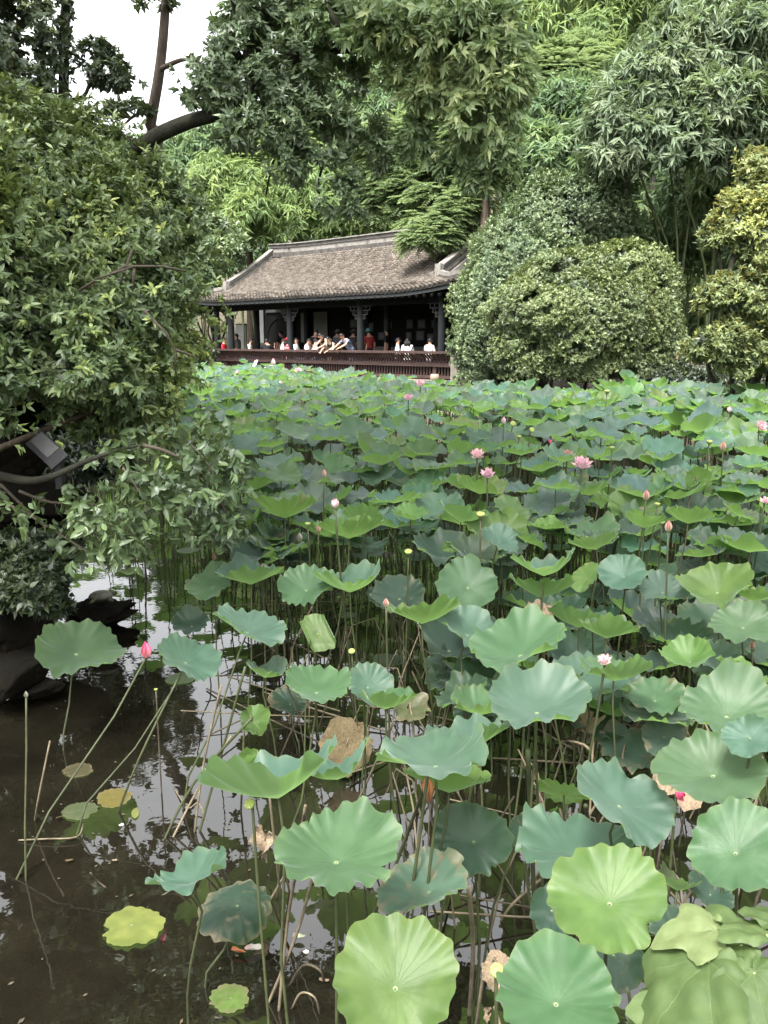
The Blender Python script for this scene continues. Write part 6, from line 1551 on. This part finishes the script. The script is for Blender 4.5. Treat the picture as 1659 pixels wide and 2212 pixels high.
# --- the big overhanging tree with the mossy limb
t = tree('overhanging_tree', -4.6, 8.2, 'overhanging evergreen with a thick black mossy limb and drooping leaves', 'tree')
limb('trunk', [(-4.6, 8.2, .9), (-4.3, 8.2, 2.0), atY(200, 380, 8.0), atY(285, 328, 7.8)], .2, .13, 'bark_dark', t)
limb('mossy_limb', [atY(235, 345, 7.9), atY(285, 328, 7.8), atY(345, 290, 7.7), atY(410, 262, 7.6), atY(480, 240, 7.5), atY(560, 180, 7.5), atY(650, 115, 7.6), atY(760, 103, 7.7), atY(860, 98, 7.8)], .072, .04, 'bark_dark', t, 10)
for pts, r0 in ((((480, 240), (540, 262), (620, 300), (700, 350), (780, 420)), .035), (((580, 170), (660, 215), (730, 250)), .025), (((860, 98), (930, 70), (1000, 100), (1060, 180)), .035), (((620, 300), (590, 350), (575, 420)), .012), (((700, 350), (690, 420), (760, 480)), .012), (((1060, 180), (1050, 260), (1000, 330)), .02), (((760, 103), (720, 40), (680, -60)), .04), (((860, 98), (900, -40), (950, -200)), .05), (((560, 180), (520, 60), (480, -80)), .05)):
    limb('branch', [atY(x, y, 7.5 + .2 * math.sin(x * .05)) for x, y in pts], r0, .008, 'bark_dark', t, 6)
LD = [lobe(490, 190, 7.3, 110, 60), lobe(560, 130, 7.6, 110, 90), lobe(620, 210, 7.4, 120, 80), lobe(535, 95, 7.8, 60, 70), lobe(700, 120, 7.8, 130, 90), lobe(560, 290, 7.1, 100, 40), lobe(700, 290, 7.3, 90, 60), lobe(640, 360, 7.2, 60, 40), lobe(750, 430, 7.2, 55, 45), lobe(690, 330, 7.2, 60, 50), lobe(800, 330, 7.5, 50, 60), lobe(440, 205, 7.4, 40, 30), lobe(640, 30, 7.8, 140, 60)]
broad_crown('dark_foliage', LD, 5600, 6, .075, .03, 'lf_canopy', t, .95, .45, 41, thr=.32, lo=.25, rough=.5, clump=1.7, fsc=2.2)
LG = [lobe(880, 60, 7.2, 120, 70), lobe(1000, 80, 7.0, 100, 90), lobe(1080, 130, 7.0, 65, 110), lobe(960, 180, 7.2, 90, 80), lobe(1040, 250, 7.0, 75, 80), lobe(900, 150, 7.3, 80, 50), lobe(1080, 330, 7.0, 35, 60), lobe(1000, 330, 7.2, 60, 50), lobe(1060, 60, 7.2, 60, 60), lobe(1030, 385, 7.1, 35, 35), lobe(720, 60, 7.6, 120, 50), lobe(820, 20, 7.6, 140, 40), lobe(580, 40, 7.8, 90, 40), lobe(900, 300, 7.3, 35, 50)]
broad_crown('drooping_foliage', LG, 4600, 8, .105, .033, 'lf_droop', t, .85, .75, 42, thr=.1, lo=.3, rough=.45, clump=1.6, fsc=2.2, dbias=(0, -.2, -.15))
LU = [lobe(640, -110, 8, 130, 80), lobe(900, -130, 8, 200, 90), lobe(1130, -170, 8, 120, 100)]
broad_crown('upper_foliage', LU, 2400, 7, .10, .036, 'lf_canopy', t, .95, .45, 43, thr=-.2, lo=.3, rough=.35)
all_fix(t)

# --- the tree over the viewer's head: out of the picture, but it is what the dark water mirrors
t = tree('canopy_tree', -4.2, 0.2, 'tall broad tree whose canopy spreads above the near water, seen mirrored in it', 'tree', z=.9)
LC_ = [(np.array(c), np.array(r)) for c, r in [((-4.5, 3.0, 8.2), (2.6, 2.4, 1.3)), ((-1.6, 2.6, 8.8), (2.2, 2.2, 1.2)), ((-5.0, 6.2, 8.0), (2.4, 2.0, 1.2)), ((-2.4, 5.6, 8.9), (2.2, 1.9, 1.1)), ((.4, 3.4, 9.6), (1.6, 2.0, 1.0)), ((-3.5, 8.6, 9.6), (2.3, 1.6, 1.2)), ((-.2, 7.2, 9.9), (1.8, 1.5, .9)), ((-7.2, 4.5, 7.6), (2.0, 2.6, 1.5))]]
broad_crown('crown', LC_, 8500, 7, .15, .058, 'lf_dark', t, 1.0, .3, 44, thr=-.5, lo=.3, rough=.35)
limb('trunk', [(-4.2, .2, .8), (-4.1, .5, 3.5), (-3.9, 1.2, 6.0), (-3.6, 2.2, 8.2)], .26, .12, 'bark_dark', t)
for c, r in LC_: limb('branch', wob((-3.9, 1.2, 6.0), c, 4, .04), .08, .02, 'bark_dark', t)
all_fix(t)

# --- feathery trees behind the pavilion
def feather(x, Y, lobes, N, L, label, seed, tr=None, mat='lf_feather'):
    b = atY(x, 736, Y); t = tree('feathery_tree', b[0], b[1], label, 'tree', 'feathery trees behind the pavilion')
    feather_crown('crown', lobes, N, L, mat, t, seed, thr=-.35, lo=.55, rough=.3)
    if tr: limb('trunk', [(b[0], b[1], 1.0)] + [atY(px, py, Y) for px, py in tr], .22, .06, 'bark', t)
    for c, r in lobes[::2]: limb('branch', wob(atY(*(tr[-1] if tr else (x, 500)), Y), c, 4, .05), .05, .015, 'bark', t, 5)
    all_fix(t)
feather(920, 36.5, [lobe(960, 420, 36, 85, 60), lobe(930, 480, 35, 40, 30), lobe(870, 330, 37, 80, 60), lobe(1010, 330, 36, 60, 60), lobe(900, 400, 37, 70, 70), lobe(840, 420, 37, 60, 60)], 2300, .75, 'dark feathery conifer with a visible trunk just behind the roof ridge', 51, [(925, 560), (932, 420), (940, 300)])
feather(1010, 29.6, [lobe(938, 508, 29.4, 46, 26), lobe(958, 478, 29.6, 34, 28), lobe(990, 440, 30, 40, 28), lobe(900, 515, 29.4, 22, 18)], 800, .5, 'light feathery branches hanging over the right end of the roof', 52, [(1050, 420), (1000, 440)])
feather(1150, 30, [lobe(1150, 210, 30, 100, 60), lobe(1200, 170, 30, 90, 50), lobe(1110, 280, 30, 70, 55), lobe(1180, 280, 29, 60, 50), lobe(1080, 350, 30, 50, 40), lobe(1240, 130, 31, 60, 40)], 2600, .7, 'bright feathery tree filling the gap before the tall bamboo', 53, [(1110, 420), (1130, 250)])
feather(540, 44, [lobe(545, 390, 44, 55, 70), lobe(600, 330, 44, 70, 60), lobe(500, 420, 43, 50, 60)], 1400, .95, 'yellow-green feathery tree left of the roof ridge', 54, [(540, 520), (545, 400)], 'lf_bamboo_l')

# --- bamboo clumps
def bamboo(x, Y, lobes, N, mat, label, seed, L=.42, W=.06, culms=9, k=7, spread=60, base_py=760, hang=.8, out=.5, **kw):
    b = atY(x, 736, Y); t = tree('bamboo_clump', b[0], b[1], label, 'bamboo', 'bamboo clumps around the pavilion')
    bamboo_crown('foliage', lobes, N, k, L, W, mat, t, seed, hang, out, **({'thr': -.3, 'lo': .6, 'rough': .32} | kw))
    for i in range(culms):
        c, r = lobes[i % len(lobes)]; bx = b[0] + rng.normal() * spread * .012; by = b[1] + abs(rng.normal()) * .8
        limb('culm', [(bx, by, ground_z(bx, by) - .1), (bx * .8 + c[0] * .2, by * .8 + c[1] * .2, c[2] * .55 + .4), tuple(c + rng.normal(size=3) * r * .3)], .05, .015, 'culm', t, 6)
    all_fix(t)
bamboo(1480, 24, [lobe(1530, 110, 23, 150, 90), lobe(1420, 190, 22.5, 110, 80), lobe(1350, 250, 22.5, 80, 60), lobe(1560, 220, 22, 100, 60), lobe(1450, 290, 22, 100, 50), lobe(1620, 260, 22.5, 60, 60), lobe(1600, 60, 24, 120, 80), lobe(1340, 330, 22.4, 70, 30), lobe(1560, 310, 22.3, 30, 60)], 6000, 'lf_bamboo_g', 'grey-green bamboo with long arching plumes over the dark hollow', 61, .36, .068, 8, hang=.55, thr=.0)
bamboo(1280, 25, [lobe(1240, 350, 24.5, 90, 50), lobe(1290, 410, 24, 60, 50), lobe(1180, 320, 25, 90, 40), lobe(1310, 450, 23.8, 40, 40), lobe(1230, 240, 26, 70, 60), lobe(1330, 480, 24, 40, 40), lobe(1190, 400, 26, 70, 40)], 3600, 'lf_bamboo', 'fresh green bamboo sprays hanging just above the round bushes', 62, .38, .068, 7, hang=.5, thr=-.05)
bamboo(1500, 27, [lobe(1480, 400, 26, 60, 60), lobe(1520, 430, 25, 40, 70), lobe(1440, 470, 27, 120, 60), lobe(1600, 420, 27, 90, 120), lobe(1380, 520, 27, 100, 70), lobe(1540, 520, 28, 160, 80)], 1700, 'lf_bamboo', 'deep shaded bamboo with bare culms in the dark hollow', 63, .44, .075, 16, thr=.1)
bamboo(1300, 34, [lobe(1250, 60, 33, 150, 100), lobe(1180, 120, 33, 100, 90), lobe(1360, 90, 33, 120, 110), lobe(1280, 160, 32, 110, 80), lobe(1160, 20, 34, 120, 80), lobe(1420, 20, 34, 120, 100), lobe(1260, -80, 34, 200, 100), lobe(1500, -60, 34, 200, 120)], 4600, 'lf_bamboo_l', 'pale sunlit bamboo crowns standing highest behind', 64, .55, .07, 8)
bamboo(520, 43, [lobe(500, 440, 42, 70, 60), lobe(470, 400, 42, 60, 60), lobe(540, 470, 41, 60, 50), lobe(430, 420, 43, 50, 60), lobe(560, 430, 42, 50, 60)], 2300, 'lf_bamboo_l', 'bright yellow-green bamboo leaning out past the left roof end', 65, .55, .075, 7)
bamboo(640, 44, [lobe(640, 430, 43, 80, 70), lobe(700, 400, 43, 80, 70), lobe(610, 480, 42, 50, 40), lobe(770, 470, 42, 70, 40), lobe(720, 460, 42, 60, 45)], 2600, 'lf_bamboo_l', 'mid green bamboo rising right behind the roof ridge', 66, .55, .075, 7)
bamboo(760, 46, [lobe(740, 340, 45, 100, 60), lobe(820, 400, 45, 90, 80), lobe(640, 340, 46, 90, 70), lobe(560, 340, 46, 80, 60), lobe(860, 260, 46, 90, 80), lobe(740, 240, 47, 100, 80)], 3400, 'lf_bamboo', 'tall bamboo behind the middle of the roof, its tips bowed', 67, .6, .08, 8)
bamboo(1640, 25, [lobe(1690, 80, 24, 120, 120), lobe(1660, 420, 24, 60, 120), lobe(1720, 300, 23, 100, 150), lobe(1640, 180, 25, 60, 80)], 1900, 'lf_bamboo', 'dark bamboo at the far edge behind the yellowing tree', 68, .46, .08, 8)
bamboo(430, 45, [lobe(410, 340, 45, 60, 50), lobe(380, 390, 44, 60, 50), lobe(460, 320, 46, 60, 50), lobe(340, 330, 45, 60, 40)], 1500, 'lf_bamboo', 'blue-green bamboo glimpsed under the mossy limb', 69, .55, .075, 5)

# --- round bushes, yellow tree, shrubs by the pavilion
def bush(name, x, Y, lobes, N, mat, label, seed, L, W, k=7, cat='bush', group=None, trunk=True, **kw):
    b = atY(x, 736, Y); t = tree(name, b[0], b[1], label, cat, group)
    broad_crown('crown', lobes, N, k, L, W, mat, t, 1.0, .1, seed, **({'thr': -.5, 'lo': .76, 'rough': .26, 'clump': 1.7, 'fsc': 2.2, 'dbias': (0, -.1, .55)} | kw))
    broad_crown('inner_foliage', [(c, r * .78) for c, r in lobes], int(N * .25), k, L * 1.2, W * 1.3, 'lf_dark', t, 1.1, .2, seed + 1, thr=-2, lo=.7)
    if trunk:
        for i, (c, r) in enumerate(lobes[:5]): limb('trunk' if i == 0 else 'branch', wob((b[0], b[1], ground_z(b[0], b[1]) - .1), c, 4, .05), .13 if i == 0 else .06, .025, 'bark_dark', t, 7)
    all_fix(t)
bush('osmanthus_bush', 1190, 23.6, [lobe(1215, 480, 23.4, 130, 100), lobe(1110, 540, 23.2, 100, 90), lobe(1270, 520, 23.6, 95, 90), lobe(1060, 640, 22.9, 80, 100), lobe(1040, 740, 22.7, 60, 80), lobe(1160, 600, 22.9, 150, 110), lobe(1090, 720, 22.6, 90, 90), lobe(1180, 410, 23.6, 60, 40)], 23000, 'lf_bush', 'taller round osmanthus bush crowding the pavilion roof end', 71, .078, .03, group='round bushes beside the pavilion')
bush('osmanthus_bush', 1300, 20.9, [lobe(1320, 590, 20.8, 120, 70), lobe(1230, 600, 20.6, 110, 70), lobe(1378, 640, 20.9, 85, 80), lobe(1150, 680, 20.4, 100, 90), lobe(1260, 690, 20.0, 150, 110), lobe(1372, 720, 20.3, 92, 85), lobe(1130, 770, 20.2, 70, 60), lobe(1320, 790, 20.0, 110, 45), lobe(1230, 780, 20.2, 90, 50)], 25000, 'lf_bush2', 'lower wide osmanthus bush spreading over the bank in front of the taller one', 72, .078, .03, group='round bushes beside the pavilion', young=.07)
bush('yellowing_tree', 1640, 15.5, [lobe(1640, 400, 15.4, 50, 80), lobe(1600, 480, 15.3, 70, 60), lobe(1660, 520, 15.2, 80, 100), lobe(1550, 510, 15.3, 45, 40), lobe(1570, 640, 15.0, 70, 50), lobe(1640, 660, 15.0, 80, 80), lobe(1560, 740, 14.8, 80, 45), lobe(1640, 770, 14.8, 70, 55), lobe(1535, 760, 15.0, 40, 30), lobe(1720, 600, 15, 90, 200)], 7000, 'lf_yellow', 'yellowing olive tree leaning in beside the wide bush', 73, .11, .042, cat='tree', thr=-.35, lo=.5, rough=.35, young=.1)
bush('shrub', 470, 38, [lobe(450, 510, 38, 60, 50), lobe(490, 545, 37.5, 45, 40), lobe(420, 560, 38, 50, 60), lobe(440, 600, 37.6, 40, 40), lobe(400, 640, 38, 50, 60)], 2600, 'lf_bush', 'dark rounded shrub pressing against the left end of the roof', 74, .24, .085)
bush('shrub', 440, 37, [lobe(425, 765, 36, 45, 25), lobe(390, 750, 35.5, 40, 40), lobe(360, 770, 34, 40, 30)], 1100, 'lf_ivy', 'low dark shrub at the water before the left railing end', 75, .16, .07, trunk=False)
bush('shrub', 1040, 25.5, [lobe(1050, 815, 25.2, 60, 28), lobe(1100, 820, 23.5, 60, 30), lobe(1020, 790, 26, 25, 35)], 1400, 'lf_bush', 'weedy shrub trailing over the stone wall by the balustrade end', 76, .12, .04, trunk=False)
bush('shrub', 1450, 19.6, [lobe(1440, 815, 19.8, 70, 35), lobe(1520, 820, 19, 70, 30), lobe(1600, 835, 18.6, 70, 25)], 1500, 'lf_ivy', 'dark fine leaved shrub on the bank under the yellowing tree', 77, .10, .035, trunk=False)
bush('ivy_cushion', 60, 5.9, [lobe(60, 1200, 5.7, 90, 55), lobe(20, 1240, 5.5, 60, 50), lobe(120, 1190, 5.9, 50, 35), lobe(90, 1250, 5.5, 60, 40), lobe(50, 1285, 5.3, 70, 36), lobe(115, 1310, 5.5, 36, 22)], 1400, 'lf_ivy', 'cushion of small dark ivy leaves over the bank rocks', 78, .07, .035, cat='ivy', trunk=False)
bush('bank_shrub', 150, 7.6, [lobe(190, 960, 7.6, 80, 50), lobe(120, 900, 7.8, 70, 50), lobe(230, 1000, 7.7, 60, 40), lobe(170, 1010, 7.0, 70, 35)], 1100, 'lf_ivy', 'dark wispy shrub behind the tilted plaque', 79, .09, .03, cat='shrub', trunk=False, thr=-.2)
bush('shrub', 380, 44, [lobe(330, 560, 44, 90, 110), lobe(300, 680, 43, 90, 80), lobe(250, 600, 44, 100, 150), lobe(150, 600, 43, 130, 160), lobe(40, 620, 42, 130, 160), lobe(330, 420, 46, 70, 60)], 3300, 'lf_dark', 'dark evergreen mass filling the bank left of the pavilion', 80, .3, .12)

# --- the far wooded slope: nobody could count it
fl = [lobe(x, y, Yd, 130, 110) for x, y, Yd in [(350, 480, 56), (500, 400, 58), (650, 360, 58), (800, 330, 58), (950, 300, 58), (1100, 260, 54), (1250, 220, 52), (1400, 200, 48), (1550, 180, 46), (1700, 150, 44), (450, 560, 54), (600, 520, 54), (750, 500, 55), (900, 480, 55), (1050, 450, 50), (1200, 420, 46), (1350, 420, 42), (1500, 420, 40), (1650, 420, 38), (1800, 400, 38), (1300, 560, 38), (1450, 560, 36), (1600, 560, 34), (1250, 60, 56), (1400, 20, 54), (1550, 0, 52), (1700, -20, 50), (1450, 680, 33), (1580, 680, 30), (1700, 700, 28), (1150, 120, 56), (1000, 200, 60), (870, 200, 60)]]
broad_crown('far_wood', fl, 13000, 6, .62, .24, 'lf_bamboo', None, 1.0, .4, 91, thr=-1.2, lo=.5, rough=.3)
tag(scene.objects['far_wood'], 'dense dark wood on the slope behind everything', 'wood', None, 'stuff')
LBT = ['dark trunk on the slope past the left roof end', 'dark trunk on the slope behind the right roof end', 'slim dark trunk at the left side of the bamboo hollow', 'slim dark trunk in the middle of the bamboo hollow', 'slim dark trunk behind the middle of the wide round bush', 'rightmost slim dark trunk of the bamboo hollow', 'hidden slim trunk just above the taller round bush', 'dark trunk behind the middle of the roof ridge', 'dark trunk behind the left half of the roof ridge']
for i, (x, Y) in enumerate(((380, 50), (1060, 45), (1380, 31), (1450, 32), (1520, 30), (1590, 29), (1330, 33), (880, 52), (700, 54))):
    b = atY(x, 736, Y); gz_ = ground_z(b[0], b[1]); 
    limb('tree_trunk', [(b[0], b[1], gz_ - .2), (b[0] + .2, b[1], gz_ + 4), (b[0] + .1, b[1] + .3, gz_ + 10)], .16, .07, 'bark_dark', None, 7, label=LBT[i], cat='tree trunk', group=('trunks in the bamboo hollow', 'trunks on the far slope')[0 if x > 1200 else 1])

# --- pale broad-leaved plant on the near bank
t = tree('broadleaf_plant', .78, 1.25, 'pale green broad-leaved plant leaning in close by the viewer', 'plant')
def broad_leaf(seed):
    """heart-shaped soft leaf with three blunt points, folded along the midrib, its edge curling"""
    r_ = np.random.default_rng(seed); n, k = 64, 10; th = np.linspace(-math.pi, math.pi, n, endpoint=False)
    r0 = .42 + .16 * np.cos(th) + .5 * np.maximum(0, np.cos(th)) ** 10 + .30 * np.maximum(0, np.cos(th - 1.05)) ** 12 + .30 * np.maximum(0, np.cos(th + 1.05)) ** 12
    r0 = r0 * (1 - .75 * np.exp(-((np.abs(th) - math.pi) / .22) ** 2)) * (1 + .03 * np.sin(19 * th + seed) + .03 * np.sin(7 * th + seed * 2))
    f_ = (np.arange(1, k + 1) / k)[:, None]; x, y = (r0 * np.cos(th))[None] * f_, (r0 * np.sin(th))[None] * f_
    fold, dr, ph = r_.uniform(.05, .2), r_.uniform(.12, .38), r_.uniform(0, 6, 4)
    z = fold * np.abs(y) - dr * np.clip(x, 0, None) ** 2 - r_.uniform(.1, .35) * y * y + .035 * f_ ** 2 * np.sin(8 * th + ph[0])[None] + .03 * np.sin(13 * x + ph[1]) * np.sin(11 * y + ph[2]) - .10 * f_ ** 6 * (.5 + .5 * np.sin(3 * th + ph[3]))[None]
    V = np.concatenate([[[0, 0, 0]], np.stack([x.ravel(), y.ravel(), z.ravel()], 1)])
    i = np.arange(n); i2 = (i + 1) % n; T = [np.stack([i * 0, 1 + i, 1 + i2], 1)]
    for j in range(k - 1):
        a_, b_ = 1 + j * n, 1 + (j + 1) * n; T += [np.stack([a_ + i, b_ + i, b_ + i2], 1), np.stack([a_ + i, b_ + i2, a_ + i2], 1)]
    return np_mesh('leaf', V, np.concatenate(T), {'tint': ('FLOAT', np.full(len(V), r_.uniform(.0, 1.0)))}, uv=V[:, :2], mats=[M['lf_pale']])
# attachment pixel of each leaf, height, width in pixels, heading (0 = away to the right side), pitch
for i, (x, y, z, wpx, hd, pt, rl) in enumerate([(1530, 2075, 1.45, 250, 205, 26, 10), (1600, 2040, 1.47, 190, 160, 14, -14), (1628, 2100, 1.46, 190, 262, 22, 12), (1655, 2020, 1.49, 150, 118, 4, 10), (1545, 2010, 1.47, 140, 172, 2, -8), (1500, 2180, 1.38, 210, 228, 34, -10), (1610, 2190, 1.38, 210, 280, 30, -14), (1690, 2130, 1.42, 200, 310, 24, 14), (1440, 2150, 1.36, 130, 190, 30, 16), (1680, 1990, 1.5, 120, 80, 0, 0)]):
    p = atZ(x, y, z); s = wpx * proj(p)[2] / F * .84
    o = link('leaf', broad_leaf(i + 3), t); o.scale = (s, s, s); o.location = tuple(p); o.rotation_euler = (R(rl), R(pt), R(hd))
    MB().tube([(.86, 1.12, .95), ((.86 + p[0]) / 2 + .02, (1.12 + p[1]) / 2, 1.24), tuple(p)], [.008, .0055, .0035], 6).build('stem', M['pod'], t, smooth=True)
all_fix(t)
